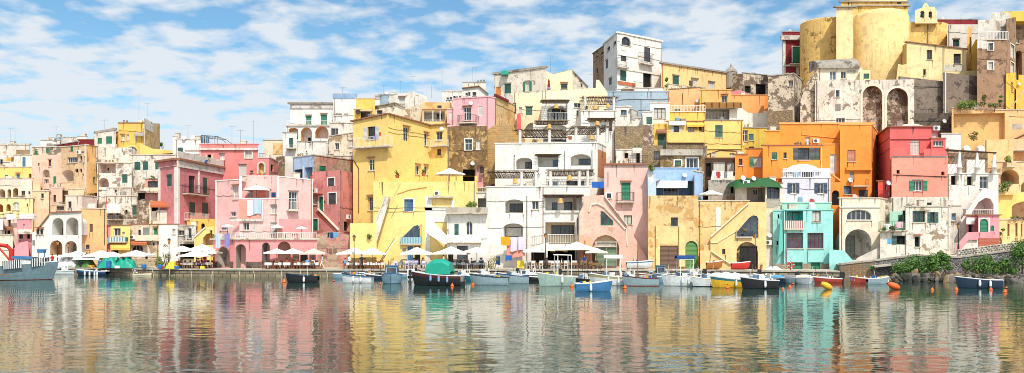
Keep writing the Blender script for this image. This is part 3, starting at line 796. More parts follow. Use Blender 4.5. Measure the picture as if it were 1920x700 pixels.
house("plain white box house with iron balcony above the parasols", """
B 298:118,333:118 421 whitec cope=tile_old
w 323 429 329 439 wC
B 333:119,368:119 423 greywhite
w 334 432 346 442 wG
w 352 428 359 447 wG
b 342 442 368 453 .8 iron
l 338 458 366 490 2 m=inside
l 303 458 331 490 1.6 m=greywhite
""")
house("ochre arched ramp house under the dark pink palazzo", """
P 117 yellowpale 364,505 364,446 385,427 402,424 402,505 d=4
o 381,460 381,446 387,439 395,437 402.5,440 402.5,460 m=tanpeach dep=1.5
w 394 432 398 443 kG
v 385 427 365 445 whitec r=.12
B 350:121,405:121 411 ochre cope=0
w 364 420 370 432 nOA
w 377 419 384 431 nOA
""")
# white arcade house and neighbours
house("white arcade house with two tiers of big arches", """
P 114 white 60,505 60,436 70,433 92,404 96,399 153,396 153,505 d=6
l 98 409 119 441 2.6 A m=whitec
i 112 428 118 440 nS
l 124 408 147 441 2.6 A m=whitec
l 94 451 117 478 2.4 A m=tanpeach
l 122 452 144 475 2.2 A m=creampink
i 136 458 142 473 sS
w 68 430 74 440 nGh
w 75 430 81 440 nGh
w 58 431 61 437 kG
w 57 451 66 461 sS
T 70 432 93 403 1.2 tile_old p=.25
T 95 399 153 396.5 1.2 tile_old p=.25
""")
house("bare orange plaster house beside the white arcade", """
B 152:116,200:118 391 peachorange
w 168 420 174 435 nS
w 161 459 168 467 kG
v 196 392 196 460 pipek
""")
house("plain cream upper house behind the white arcade roof", """
B 123:128,154:128,182:131 367 creampink
w 128 378 134 390 nGs
w 103 382 118 390 nG
B 96:130,124:130 384 tanpeach
w 106 387 120 394 nG
""")
house("little pink house with slanted stair by the red crane", """
B 32:117,61:117 411 pinkhouse
w 43 420 47 430 wC
w 35 435 43 448 kG
w 50 435 56 448 nO
e 33 431 60 436 .9 cope
P 115 pinkhouse 20,488 26,466 36,456 52,452 54,470 54,488 d=1.5
""")
house("cream cottage with dark windows at the far left waterside", """
B -40:120,33:120 409 creampink
w 15 412 20 424 nGt
w 7 429 11 441 nG
w 13 429 19 441 nO
e 5 425 24 429 .7 tile_old
B -40:118,6:118 409 lilac
B -40:116,24:116 441 cream
""")
# ================================================================ CENTRE LEFT
house("white flat roofed house with tall green shutter on the skyline", """
B 324:138,331:138 256 whitec
B 330:138,377:138 262 whitec
w 333 277 343 299 dS
t 347 281 377 284 greyplaster
d 346 259 4
n 348 258 3
""")
house("rose pink house with long grey cornice and open cream shutters", """
B 374:132,484:132 271 rose cope=rose
t 373 278 484 282 greywhite p=.3
w 389 290 396 301 kOLc
w 412 289 421 300 wCt
w 460 282 472 297 wCu
w 448 309 462 330 wDt
w 469 320 475 324 kG
v 410 300 410 312 pipek
v 421 300 421 312 pipek
n 431 268 4
n 447 268 3
n 472 268 5
B 483:131,505:131,521:136 296,296,303 rose
l 485 306 495 326 .8 A m=orangepale
f 485 306 495 326 greywhite
w 508 310 513 321 kO
r 486 288 497 295 iron
""")
house("dark pink corner palazzo with crumbling cornice and white pilasters", """
B 297:122.7,331.5:119,452:138 300 rosedark cope=tile_old ct=.3 cp=.45
t 297 311 331 315 whiteworn p=.2
t 332 309 455 313 whiteworn p=.2
t 297.5 315 301 420 whitec p=.12
t 327.5 313 331.4 420 whitec p=.12
t 332 313 336 420 whitec p=.12
t 371 318 374 362 whitec p=.1
w 313 328 322 350 dSt
w 354 331 366 361 kG
w 380 334 389 363 dS
b 353 351 394 364 .9 iron
w 355 380 366 404 dS
w 379 381 390 405 dS
b 355 402 394 413 .8 white
""", name='palazzo')
house("salmon pink quay house with white edged terraces and four ground arches", """
B 404:107,450:104.5 337 pink cope=whitec cp=.06
w 437 349 447 374 wCh
w 432 397 443 407 wG
w 413 424 426 432 wG
t 404 338 407 437 whitec
t 408 404 434 404.8 pinkdeep p=.012
B 449:107,520:107 331 pink cope=whitec cp=.06
w 465 356 474 371 wC
w 501 354 509 371 wC
t 484 359 499 370 salmon
t 509 361 517 370 cl_navy
B 449:104,520:104 373 pink cope=whitec cp=.05
t 449 376 495 411 salmon p=.03
t 491 376 494 411 whitec
t 434 411 494 415.5 greywhite p=.3
w 437 419 441 434 wG
w 456 417 467 432 wG
w 508 386 519 401 wCt
w 507 417 519 438 wC
t 473.5 416 478 437 greywhite
t 449.1 330.5 454 372 whitec p=.08
B 519:103.7,587:106.5 331,338 pink cope=whitec cp=.06
w 542 360 558 394 wGt
b 541 378 561 396 .8 white
t 519.2 332 523 374 whitec p=.08
w 548 418 558 438 wC
w 535 416 547 438 oSA
t 583.5 338 586.6 437 whitec
t 523 412 583 437 pinkdeep p=.012
B 399:105.5,441:102,520:101.9,594:103.5 449 pinkdeep roof=concrete ct=.18 cp=.3 cope=cope
l 407 462 431 500 4 A m=greyplaster
i 409 490 426 500 kO
l 438 458 461 503 4 A m=greyplaster
l 491 455 506 503 4 A m=greyplaster
l 515 453 545 502 4 A m=tanpeach
w 549 474 561 503 nD
w 563 472 577 503 kO
w 580 474 592 503 nD
t 400 491 406.5 504 darkstone
t 431.5 491 437.5 504 darkstone
t 461.5 491 490.5 504 darkstone
r 400 437 441 448 railw r=.03
r 441 437 520 448 railw r=.03
r 520 437 594 448 railw r=.03
""")
house("streaked old rose house with outside stair and blue quay door", """
B 585:112,637:109,671:114.5 319 roseworn cope=0
w 615 334 627 350 kSu
w 616 362 630 384 kSu
w 587 369 594 384 wC
w 598 369 606 396 gDu
a 592 358
w 607 377 610 386 kO
w 587 411 596 433 gSu
w 634 416 637 423 nG
w 645 416 654 433 nOs
a 651 407
t 588 363 606 365.5 terracotta p=.5
w 602 465 623 500 bD
T 598 392 636 431 1.3 creampink p=.3 n=stair_parapet
T 594 396 632 434 .7 terracotta p=.15 n=stair_parapet
v 668 325 668 420 pipek
T 594 458 610 449 .8 terracotta p=.3 n=roof_ledge
P 108.6 roseold 594,506 594,440 612,434 640,436 655,442 668,442 668,506 d=1
""")
house("small blue house with tan side wall behind the rose house", """
B 549:126,588:122.5 291 bluepeel roof=concrete cope=cope
l 552 317 568 345 2.5 m=bluedeep
i 555 318 563 335 kO
l 571 313 586 345 1.8 m=blue
t 568.3 312 570.4 340 whitec p=.1
B 588:122.3,666:130 291 roseold cope=concrete
w 599 312 611 325 gS
""")
house("white villa with green balcony doors above a peach arcade", """
B 544:152,625:152 195 whitec cope=copegrey ct=.3 cp=.4
t 544 198 625 204 greywhite p=.15
w 574 218 584 236 gSh
w 602 215 613 234 gSh
B 537:150,622:150 236 whitec ct=.2 cp=.3
l 541 240 559 262 3 a m=peachorange
l 564 239 585 272 3.5 A m=peachorange
l 591 237 616 260 3.5 A m=peachorange
r 537 226 622 237 railw
B 556:148,612:148 266 whitec cope=copegrey
w 577 258 583 268 nO
w 574 283 576 286 kO
B 530:147,557:147 249 whitec cope=copegrey
w 542 259 550 277 dSu
b 535 272 553 279 1.0 white
""", name='villa')
house("white cube house with blue grey roof edge beside the villa", """
B 625:147,668:147 185 white cope=blueparapet ct=.9 cp=.1
w 629 213 641 217 wC
w 645 213 653 216 wC
n 640 184 3
B 618:144,664:144 231 whiteworn
w 621 241 634 254 kG
v 630 232 630 254 pipew
r 622 222 662 231 railw
""")
house("grainy cream house with three small windows under the white cube", """
B 617:139,670:137 256,248 creamworn
w 628 268 636 281 wGu
w 655 285 661 294 wC
w 653 262 662 276 wC
B 612:135,670:135 293 whiteold
w 655 303 661 309 wGA
w 646 312 649 317 kO
""")
house("low tan skyline house with bare stone patch left of the villa", """
B 493:151,531:151 263 cream
t 512 268 530 290 tanwall p=.04
B 518:143,534:142 293 ruingrey cope=0
B 505:140,534:140 312 ruinstone cope=0
""")
# ================================================================ YELLOW HOUSE
house("big yellow corner house with terracotta eaves and long side balcony", """
B 662:110.6,727:108,806:115.5 228,214,236 yellow cope=tile_old cp=.3 ct=.16
w 689 237 704 262 kGLw
b 660 254 728 279 1.1 white
w 691 298 702 320 wGh
w 690 369 701 395 wGhs
w 756 240 767 264 wGh
w 795 251 802 273 wGh
w 779 311 787 327 wGh
w 795 312 802 327 wGh
v 663 300 673 316 673 400 pipek
B 806:115.5,839:114 236,234 yellow cope=tile_old cp=.25 ct=.16
w 817 246 829 264 wG
b 804 261 835 276 .9 white
w 819 279 827 292 nG
d 831 242 4
B 700:106.5,893:106.5 341 yellowpale cope=0 d=9
w 758 374 775 396 bBus
q b 753,457 753,447 775,425 783,422 788,426 788,457 dep=.9
b 751 445 790 459 .5 stripeblue
w 764 462 775 498 bD
w 777 462 788 498 nO
w 754 465 762 485 wC
v 745 364 768 356 800 351 pipeo
v 785 430 790 420 790 470 pipeo
P 105.2 whiteworn 690,452 722,369 732,369 707,452 d=1.2
T 690 452 722 370 1.0 whiteworn p=.15
P 104.4 yellowpale 656,508 656,419 706,419 706,508 d=2.5
T 714 492 744 446 2 creampink p=.12 n=stair_parapet
T 710 494 740 447 1.2 terracotta p=.05 n=stair_steps
T 739 368 751 345 1.2 ochre p=.2
""")
house("small yellow house with roof balcony behind the big yellow house", """
B 667:126,703:126 185 yellowb
w 675 207 694 222 nG
b 672 204 697 208 .8 yellowb
B 664:124,676:124 205 yellowd
d 672 211 5 iron
""")
house("long grainy stone house with low gable behind the yellow roof", """
P 133 ruinlight 697,240 697,201 741,193 760,202 795,206 795,240 d=6
w 707 207 717 214 kG
T 697 201 741 193 .8 copegrey p=.4
T 741 193 760 202 .8 copegrey p=.4
P 131 creamworn 742,240 742,210 790,196 800,198 800,240 d=3
""")
house("white gabled house with rust tile above the grainy stone house", """
P 150 whiteworn 729,210 730,181 776,171 798,186 798,210 d=6
w 748 183 759 194 wCh
v 777 183 777 200 pipe
P 152 white 776,205 776,172 800,182 805,205 d=5
w 784 185 790 192 wG
n 749 172 3
n 773 170 4
""")
house("pale blue grey box house on the skyline with dark roof line", """
B 710:156,744:156 178 bluegrey cope=copegrey
w 728 181 730 190 wC
B 702:154,712:154 186 white
n 718 180 3
""")
house("tan terrace house with white columned loggia and orange pots", """
B 792:128,848:128 192 tanwall cope=0
w 820 198 828 203 nG
B 792:124,837:124 206 tanwall cope=tile_old
l 794 208 834 228 3 m=white
i 819 212 829 226 kG
t 811 208 812.5 228 railw
t 824.5 207 826 228 railw
r 795 225 836 234 railw
""")
house("flat white skyline house with pale blue windows", """
B 829:160,868:160 172 white
w 837 183 842 187 wB
w 843 182 848 187 wB
w 850 180 853 187 kG
w 853 181 859 187 wB
w 861 180 865 186 wB
n 828 172 6
n 808 182 3
""")
house("two tier white house with dark windows and brown roof edges", """
B 868:152,911:152 155 whiteworn cope=copegrey
n 886 154 4
n 892 153 4
w 877 158 879 163 wC
P 146 whitec 867,190 867,166 897,162 916,177 916,190 d=5
w 873 174 877 181 kG
w 878 173 882 180 kG
w 886 173 893 180 kG
T 866 166 898 162 .8 tile_old p=.4
T 898 162 916 177 .8 tile_old p=.4
""")
# ================================================================ CENTRE
house("pink house with iron balcony standing on bare stone walls", """
B 838:122,852:122 205 pinklilac
w 843 211 850 224 wS
B 850:121,917:119.5,928:120.5 182 pinklilac cope=pinklilac side=tanwall
w 869 201 883 226 wGth
b 857 215 891 232 1.1 iron
w 897 199 905 217 wS
d 884 194 4
v 908 237 910 322 pipew
v 838 236.5 910 236.5 pipew
B 927:121,970:130 181,200 tanwall cope=concrete
T 926 178 951 190 2 reddark p=.3
P 119.5 tuff 912,245 928,235 960,235 985,262 985,345 912,345 d=3
B 838:120,914:119 236 tanstone cope=0
w 872 261 885 282 wGu
w 892 263 901 281 wC
d 887 307 4
l 893 309 908 352 1.2 A m=creampink
w 900 313 906 326 nG
w 880 330 891 340 wG
B 838:117,895:117 330 yellow cope=0
l 868 318 890 340 2 m=inside
""")
house("grainy grey house with green shutters and one orange shutter", """
B 926:141,1024:137 140,127 ruinlight cope=copegrey ct=.35 cp=.2
w 946 157 958 176 dSt
w 985 153 993 172 wCLgt
w 930 163 939 180 oS
P 139 tarp 940,140 940,133 948,132 953,135 953,140 d=2
""")
house("yellow roof house with green window and sloping tan flank", """
P 138 yellowcream 1023,180 1023,133 1037,140 1073,131 1074,180 d=4
w 1052 157 1064 167 gGh
P 140 ruinlight 1073,180 1073,131 1103,163 1103,180 d=5
w 1089 158 1092 164 gG
T 1037 140 1073 131 1 copegrey p=.3
T 1073 132 1103 163 .8 copegrey p=.3
b 1044 158 1073 168 .5 yellowcream
n 1033 133 3
""")
house("pale yellow house with one green shutter and long yellow parapet", """
B 962:129,1016:129 174 yellowcream cope=0
w 986 201 998 216 dSt
w 973 201 979 212 wC
l 984 230 1017 260 1.5 A m=whitec
t 962 193 968 213 reddark
P 131 yellowcream 1014,205 1014,173 1118,165 1118,150 1123,150 1139,174 1139,205 d=4
v 1017 170 1017 190 pipe
v 1023 170 1023 190 pipe
P 127.5 red 969,250 969,213 977,216 977,250 d=1
""")
house("white stepped terrace hotel with loggias and open bays", """
B 1015:121,1066:121 188 whitec
l 1026 199 1064 227 2.6 a m=white
i 1035 202 1050 226 kG
i 1052 200 1063 224 kG
r 1016 212 1066 227 railw off=.25
P 121.5 whitec 1065,262 1065,188 1070,188 1096,206 1096,262 d=5
w 1081 207 1085 218 wGs
w 1076 193 1090 202 wG
P 120 whitec 1000,262 1000,228 1066,228 1066,262 d=4
l 1018 233 1064 262 2.4 a m=white
i 1036 239 1046 246 kG
B 1089:118,1156:118 208 whitec
w 1098 199 1102 205 nG
B 1088:120,1120:120 190 yellowcream
B 1106:114.5,1152:114.5 230 whitec
w 1127 234 1137 245 wB
w 1143 233 1146 246 kS
B 1062:116.5,1110:116.5 240 whitec
w 1112 258 1122 266 kG
B 928:111,1120:110,1148:118 268 whitec side=redbrick cope=whitec
l 968 296 998 318 1.8 a m=white
i 985 304 997 317 kG
l 1009 291 1047 314 1.8 m=white
i 1037 301 1046 313 bB
l 1070 289 1108 311 1.8 a m=white
i 1085 298 1108 310 kB
v 966 292 964 292 964 323 pipek
v 1058 284 1058 330 pipek
v 1110 282 1110 325 pipek
t 1121 287 1137 331 redbrick p=.03
B 1000:109,1110:109 328 whitec cope=0
w 1036 340 1046 352 wB
w 1062 339 1083 352 kG
w 1089 339 1096 351 wB
w 1028 341 1031 350 kG
B 912:107,1022:106,1106:106 350 whitec cope=whitec
l 947 374 981 400 1.7 a m=white
i 956 382 980 398 kG
l 944 419 981 446 1.7 a m=white
i 948 426 979 444 kO
w 997 377 1010 393 wG
v 988 367 988 500 pipek
l 1022 368 1091 395 1.8 m=white
i 1035 380 1045 395 kB
i 1058 379 1073 395 kG
l 997 417 1079 458 2.8 m=cream
i 1010 424 1023 457 nB
i 1034 423 1076 442 kG
r 997 440 1076 457 railw r=.025 off=.05
v 1083 409 1083 440 pipek
t 1020 395.5 1096 399 white p=.2
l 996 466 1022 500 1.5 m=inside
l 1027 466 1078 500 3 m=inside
P 105.2 salmon 950,485 950,448 984,446 984,480 d=.25
""", name='hotel', cat='hotel')
house("low white house with arched window and long outside ramp stair", """
B 838:108,914:108 394 whitec
w 874 415 886 441 wGA
w 852 420 860 443 dS
w 833 430 842 440 wG
b 836 441 902 456 .7 whitec
w 857 461 877 486 kG
w 840 470 850 498 kO
b 836 389 914 401 1.0 concrete
B 797:109,840:109 389 whitec
l 806 417 838 500 1.5 m=greywhite
i 815 440 817 446 gG
i 818 452 823 460 kO
P 106.8 whitec 804,440 804,416 813,416 840,444 838,458 832,458 d=1.0
P 109 whitec 797,395 797,368 804,368 808,372 852,376 852,395 d=5
l 810 374 846 394 2.4 m=pinkpale
i 811 379 826 392 bB
t 803 369 850 371.5 cope p=.7
a 820 363
""")
house("slim white house with tall vent strip and satellite dishes", """
B 893:108.5,916:108.5 362 white
l 896 372 912 392 2 m=greywhite
r 889 352 914 360 railw
d 931 427 8
d 929 452 4
T 913 400 933 500 .8 whiteworn p=.2
t 914 400 919 470 whiteworn
""")
# ================================================================ PINK
house("blush pink house with a tall green balcony shutter", """
B 1133:105,1215:105 309 pinkpale cope=tile_old cp=.3 ct=.18
w 1165 343 1182 375 gSh
b 1157 361 1190 380 .85 iron
w 1138 363 1146 372 gGu
w 1170 404 1185 421 gCs
v 1172 420 1174 428 1174 460 pipek
v 1140 322 1140 350 pipe
P 104 pinkworn 1086,508 1086,400 1094,384 1094,368 1133,366 1178,428 1196,455 1216,490 1216,508 d=2
q g 1126,423 1126,396 1132,397 1150,415 1150,423 dep=.3
l 1110 441 1161 500 .7 A m=peach
w_ 0 0 0 0
T 1133 368 1176 424 1.5 whiteworn p=.35 n=stair_parapet
T 1174 424 1176 462 1.2 creampink p=.1
v 1104 398 1108 384 1120 382 1132 388 1150 406 1172 430 creampink r=.14
P 103.7 greyplaster 1116,500 1116,453 1157,453 1157,500 d=.2
w 1118 464 1136 500 xD
w 1137 464 1156 500 xD
w 1119 455 1155 462 kG
""".replace("w_ 0 0 0 0\n", ""))
house("mottled tan storehouse with one bright green arched gate", """
B 1215:103,1309:103 367 tanwall cope=0
w 1258 408 1271 424 kG
w 1237 461 1271 505 nS
w 1285 452 1313 506 lDA
t 1272.5 424 1284 500 tanyellow p=.35
t 1229 424 1236.5 500 tanyellow p=.3
t 1236.5 424 1272 459 tanyellow p=.06
B 1308:103.4,1404:103.4 377 tanwall cope=cope
t 1342 389 1351 442 white p=.012
""", name='storehouse')
house("sky blue terrace house with white awning and glass doors", """
B 1228:107,1304:107 339 blue cope=0
l 1231 339.6 1302 367 2.4 m=bluedeep
i 1243 346 1273 368 wG
e 1231 340 1289 349 .9 cl_white
B 1222:110,1313:110 316 blue cope=blue
d 1283 329 4.5
B 1302:106,1318:108 321 blue
P 105.5 bluepeel 1215,370 1214,318 1222,318 1238,336 1230,340 1230,370 d=2
""")
house("amber ramp house with tall arched gate and blue balcony arch", """
P 101.2 tanyellow 1313,510 1313,470 1332,470 1332,443 1404,379 1437,379 1437,510 d=6
q v 1382,446 1382,435 1404,409 1412,404 1419,405 1422,411 1422,446 dep=.5
b 1380 433 1412 446 .35 blue
l 1381 454 1421 509 .6 A m=tanwall
w 1354 467 1360 477 nG
T 1332 444 1404 380 1.2 yellowcream p=.3 n=stair_parapet
T 1345 454 1379 434 1 yellowcream p=.12
T 1333 471 1370 496 1.2 yellowcream p=.25 n=stair_parapet
v 1332 455 1346 455 yellowcream r=.08
P 100.9 iron 1387,509 1387,461 1420,461 1420,509 d=.1
w 1388 463 1403 509 gD
w 1404 463 1419 509 gD
P 101.6 tanwall 1333,470 1333,459 1320,460 1320,470 d=.8
""")
house("narrow whitewashed strip house left of the teal house", """
B 1436:102.5,1452:102.5 398 whiteworn cope=0
d 1441 441 5
a 1439 455
""")
# ================================================================ MIDDLE RIGHT, UPPER
house("white hilltop palace with arched attic windows and grey doors", """
B 1132:158.7,1157.5:150,1241:156.5 62 whitec cope=whitec cp=.2 ct=.3
w 1149.5 75 1155 88 kGA
w 1138 85 1144 98 kGA
w 1136 112 1140 130 kSt
w 1142 146 1147 161 kSt
w 1165 71 1182 84 kGA
f 1165 71 1182 84 white th=.35
w 1164 98 1174 122 kSt
b 1161 111 1180 126 1.0 iron
w 1208 90 1219 115 kS
b 1203 102 1227 119 1.0 iron
w 1163 133 1174 151 dSt
w 1206 138 1222 164 nO
w 1206 138 1222 139 nO
t 1158 157 1190 158 terracotta p=.2
t 1158 128 1240 129 white p=.15
t 1158 101 1195 103 white p=.15
b 1190 158 1222 166 .8 iron
B 1154:147,1245:150 168,164 whitec
l 1164 165 1190 174 1 A m=peach
""".replace("w 1206 138 1222 139 nO\n", ""), name='palace', cat='palace')
house("brown bare plaster tower house left of the white palace", """
B 1112:168,1133:158.9 101,86 brownwall cope=copegrey cp=.2
w 1116 103 1122 113 kGA
w 1127 95 1132 106 kGA
w 1118 127 1121 140 kG
""")
house("long cream convent wing with small green windows", """
B 1240:151,1364:160 119,138 tanyellow cope=copegrey ct=.3 cp=.3
w 1261 143 1273 158 dSt
w 1296 149 1309 164 wCt
w 1292 152 1299 161 nS
w 1328 155 1340 168 wCt
B 1252:146,1315:149 158,166 creamworn cope=concrete
""", cat='convent')
house("dark stone ruin with black openings near the grey cupola", """
B 1362:160,1393:157 137,139 ruingrey cope=0
B 1393:157,1442:159 137,142 ruin cope=copegrey
w 1397 162 1408 174 kO
w 1417 159 1437 178 kO
P 150 rosedark 1370,178 1370,172 1388,169 1404,176 1406,180 d=2
""", name='ruin')
house("pale blue grey wall house below the white palace", """
B 1128:138,1256:138 172 bluegrey cope=bluegrey
v 1158 188 1180 186 1240 187 1256 185 pipe
v 1202 187 1202 206 pipe
""")
house("plain peach house with one satellite dish below the convent", """
B 1255:141,1313:141 168,164 peachorange cope=ruingrey
d 1307 190 4
v 1280 175 1279 197 pipek
""")
house("orange box house with one white window above bamboo terrace", """
B 1312:136,1371:136 169 orangelight cope=orangelight
w 1353 179 1364 192 wGh
B 1371:140,1441:140 179 orangelight cope=orangelight
P 138 orangedeep 1431,216 1435,180 1441,180 1441,216 d=1
""")
house("white house with slanted terrace wall right of the bamboo screen", """
P 132 white 1366,250 1368,205 1390,203 1403,212 1430,212 1431,208 1440,208 1440,250 d=4
B 1322:133,1392:133 202 whitec
l 1323 204 1381 228 2.4 m=white
i 1342 207 1357 224 nO
r 1323 212 1363 225 railw off=.1
B 1319:131,1392:131 226 white
""")
house("white penthouse with twin brown windows over yellow base", """
B 1219:127,1256:127 193 whitec
w 1226 203 1248 222 kC
B 1224:125.5,1257:125.5 232 yellowb cope=0
w 1233 252 1248 282 dS
e 1231 243 1250 247 .7 tile_old
""")
house("yellow house with white balustrade terrace and open white shutters", """
B 1255:129,1322:129 210 yellowb
r 1256 198 1322 211 railw r=.03 off=.1
w 1264 205 1276 210 dS
B 1250:125,1322:125 228 yellow cope=tile_old
w 1263 236 1273 251 kGLw
w 1290 238 1302 251 kC
w 1311 237 1316 246 nG
e 1254 228 1286 232 .5 cl_white
e 1288 231 1322 235 .4 yellowd
B 1249:121.5,1322:121.5 266 ruinstone cope=0
r 1289 264 1322 282 iron
t 1252 249 1320 268 yellow p=.3
""")
house("plain yellow house with single dark green shutter", """
B 1321:122,1393:122 226 yellow cope=copegrey
w 1341 235 1355 257 dSs
w 1368 287 1377 297 wC
v 1322 291 1350 282 1388 284 pipek
v 1391 230 1391 285 pipeo
t 1322 279 1391 280 yellowpale p=.15
""")
house("olive yellow house with corner window and small green shutter", """
B 1390:124,1438:124 240 oliveyellow cope=copegrey
w 1391 244 1402 265 wG
w 1404 251 1413 263 dSs
w 1404 275 1414 279 kG
v 1422 242 1422 280 yellowd
d 1392 270 3
""")
house("little white houses with grey window on the blue wall", """
B 1152:125,1184:125 201 white
w 1164 206 1175 216 sB
B 1184:124.5,1197:127 204,210 greywhite
B 1178:126,1222:126 222 whitec
B 1205:124,1223:124 210 white
w 1212 220 1223 233 dS
P 121 whiteworn 1172,240 1176,233 1185,226 1193,228 1196,240 d=2
""")
house("old stone wall house with crumbling plaster", """
B 1153:116,1206:116 237 ruinstone cope=0
B 1205:116.5,1226:116.5 234 ruingrey cope=0
""", name='ruin')
house("tiny white house with iron rail above the blush pink roof", """
B 1155:111,1203:111 281 whiteworn
w 1171 287 1178 297 nO
w 1193 285 1200 306 nO
e 1186 278 1203 284 .6 cope
r 1178 293 1213 307 iron off=.5
""")
house("brown stone house with thick concrete roof and white window", """
B 1203:113,1243:113 273 ruinstone cope=0
w 1226 283 1237 300 kS
B 1238:111.5,1321:111.5 293 tanstone cope=0
w 1265 301 1277 312 dSu
w 1287 297 1308 315 wGu
t 1237 281 1316 292 concrete p=.45
B 1312:112,1326:116 282,272 ruingrey cope=0
""")
house("dark brown passage house under the yellow house", """
B 1321:114.5,1380:114.5 297 wooddark cope=tile_old
w 1324 306 1333 332 kO
w 1338 304 1360 322 wC
w 1364 305 1377 321 wC
B 1328:109,1379:109 338 greyplaster cope=0
w 1370 351 1376 363 kO
t 1362 368 1376 377 brownwall p=.1
B 1334:111,1378:111 330 whiteworn cope=0
P 110.5 whitec 1331,345 1336,320 1340,320 1337,345 d=1
""")
# ================================================================ ORANGE
house("large orange house with stepped roofs and shuttered windows", """
B 1462:115,1638:115 233 orange cope=orangelight cp=.12 ct=.25
w 1510 257 1519 272 wC
a 1529 265
v 1503 246 1503 253 1576 260 1576 240 pipeo
v 1576 260 1586 244 pipeo
B 1435:114.5,1462:114.5 246 orange cope=orangelight
B 1430:112,1543:112 273 orange cope=tile_old
w 1447 286 1457 299 dSs
w 1469 286 1475 297 nG
w 1496 277 1518 300 kGLk
w 1522 277 1538 300 kS
B 1542:112.5,1576:112.5 271 orange cope=orangelight
w 1556 289 1569 325 wD
v 1573 262 1573 330 pipeo
B 1575:111.5,1634:111.5,1645:119 234 orange cope=orangelight
w 1589 282 1604 303 pSs
w 1594 322 1602 342 sS
b 1600 336 1630 350 .9 orange
w 1582 349 1597 364 kB
w 1610 356 1627 372 kS
t 1585 315 1633 320 orange p=.4
d 1593 338 5
d 1601 369 5
T 1556 326 1575 340 1.5 orangelight p=.4 n=stair_parapet
B 1399:114,1431:114 279 orangedeep cope=tile_old
w 1413 294 1428 313 wCLg
B 1378:112.5,1401:112.5 290 orangedeep cope=tile_old
w 1385 298 1392 310 nG
B 1552:108,1576:108 342 orangedeep cope=0
w 1560 357 1574 385 kOA
P 109 orangedeep 1431,335 1431,322 1466,315 1466,335 d=2
""")
house("lilac house with navy shutters and a white vaulted roof room", """
B 1468:109,1557:109 316 lilac cope=0
w 1509 320 1519 334 kGLv
P 108.6 whitec 1472,322 1476,316 1486,310.5 1500,308 1515,308.5 1528,312 1538,318 1540,322 d=6
B 1466:106,1557:106 334 lilac cope=whitec ct=.1
w 1482 343 1493 363 wGLv
w 1533 343 1545 363 wGLv
r 1467 322 1557 334 railw r=.03
t 1501 320.5 1503.5 334 lilac
t 1526 320.5 1528.5 334 lilac
d 1521 378 5.5 dishred
""")
house("teal green quay house with brown windows and laundry balcony", """
B 1466:104,1558:104 381 mint cope=mint
B 1449:102,1472:101.5 395 teal cope=teal
w 1458 402 1461 410 kO
w 1456 452 1459 460 kO
P 100.6 tealdeep 1459,482 1463,413 1467,411 1468,470 d=.8
B 1470:101,1562:101 394 teal cope=teal
l 1472 396 1506 428 1.6 m=tealdeep
i 1485 398 1502 425 nO
w 1523 396 1539 416 nC
w 1475 437 1506 466 nG
w 1514 437 1544 466 nG
w 1486 491 1504 510 gD
w 1520 491 1538 510 gD
b 1470 414 1508 431 .4 striperug
t 1453 494.5 1485.5 511 fieldstone p=.08
t 1504.5 494.5 1519.5 511 fieldstone p=.08
t 1538.5 494.5 1561 511 fieldstone p=.08
t 1475 470 1506 492 teal p=.2
t 1514 470 1544 492 teal p=.2
P 99.5 teal 1555,514 1555,468 1583,470 1602,492 1602,500 1580,514 d=1.2
""")
house("low cottage under a lumpy green tarpaulin roof", """
B 1378:106,1437:106 346 whiteworn cope=0
l 1400 352 1436 379 1.6 m=greyplaster
i 1411 355 1420 366 wG
i 1421 353 1430 379 sS
B 1435:105,1467:105 344 cream cope=tile_old
w 1438 350 1462 373 vG
t 1437 374 1460 390 greyplaster p=.04
d 1392 334 5
d 1412 335 4.5
a 1398 343
""", name='cottage')
# ================================================================ RIGHT
house("cream quay house with wide arched window over deep arch", """
B 1574:101,1650:101,1662:104 372 cream
w 1588 393 1634 413 wGA
l 1584 430 1634 488 3 A m=greywhite
i 1586 442 1603 484 sS
i 1617 435 1631 448 kG
t 1574 388 1650 389.5 whitec p=.15
P 99 whiteworn 1597,502 1607,484 1640,468 1652,462 1656,502 d=1.2
""")
house("red and coral house with barrel roof and green shuttered window", """
B 1645:118,1668.5:109,1758:109 238 red cope=tile_old cp=.25
w 1707 261 1725 291 wC
a 1754 241
w 1748 249 1762 258 wC
v 1669 262 1745 262 reddark
P 112 whitec 1681,238.5 1690,234.5 1705,232 1718,232.5 1732,236 1735,238.5 d=6
B 1746:107.2,1773:107.2 260 red cope=tile_old
w 1750 264 1768 274 wG
B 1668:113,1672:105.5,1777:105.5 292 coral cope=0
t 1672 292 1776 295.5 greywhite p=.04
w 1713 339 1730 358 wGLgt
w 1681 319 1687 326 nO
w 1765 322 1771 329 nO
v 1674 328 1776 332 pipek
d 1672 343 4.5
P 105.3 red 1672,292.5 1672,278 1700,276 1700,288 1703,292 1732,292 1732,279 1746,279 1746,292.5 d=.25
P 105.3 red 1745,292.5 1745,279 1774,281 1776,292.5 d=.25
B 1646:107,1669:107 340 redorange cope=tile_old
w 1659 346 1664 357 wG
w 1663 360 1668 366 wC
B 1670:105.2,1778:105.2 370 ruinlight cope=0
w 1738 380 1747 385 kG
""")
house("peeling white house with dark green windows over the shrubs", """
B 1698:100.5,1782:100.5 388 whiteold cope=concrete
w 1711 396 1735 417 gG
w 1744 398 1754 418 gGLd
v 1700 367 1700 388 pipe
B 1781:102.5,1802:102.5 386 whiteworn cope=concrete
w 1784 400 1793 414 wB
B 1650:98.5,1700:98.5 434 whiteworn cope=tile_old
w 1681 442 1699 459 gOLd
t 1664 448 1671.5 457 cl_sky p=.03
B 1699:98.3,1726:98.3 436 whiteworn cope=0
w 1715 444 1725 463 gOhs
b 1650 416 1698 434 .5 green
B 1668:102.8,1700:102.8 397 mint cope=0
w 1684 403 1694 418 dS
w 1693 395 1699 418 gG
""")
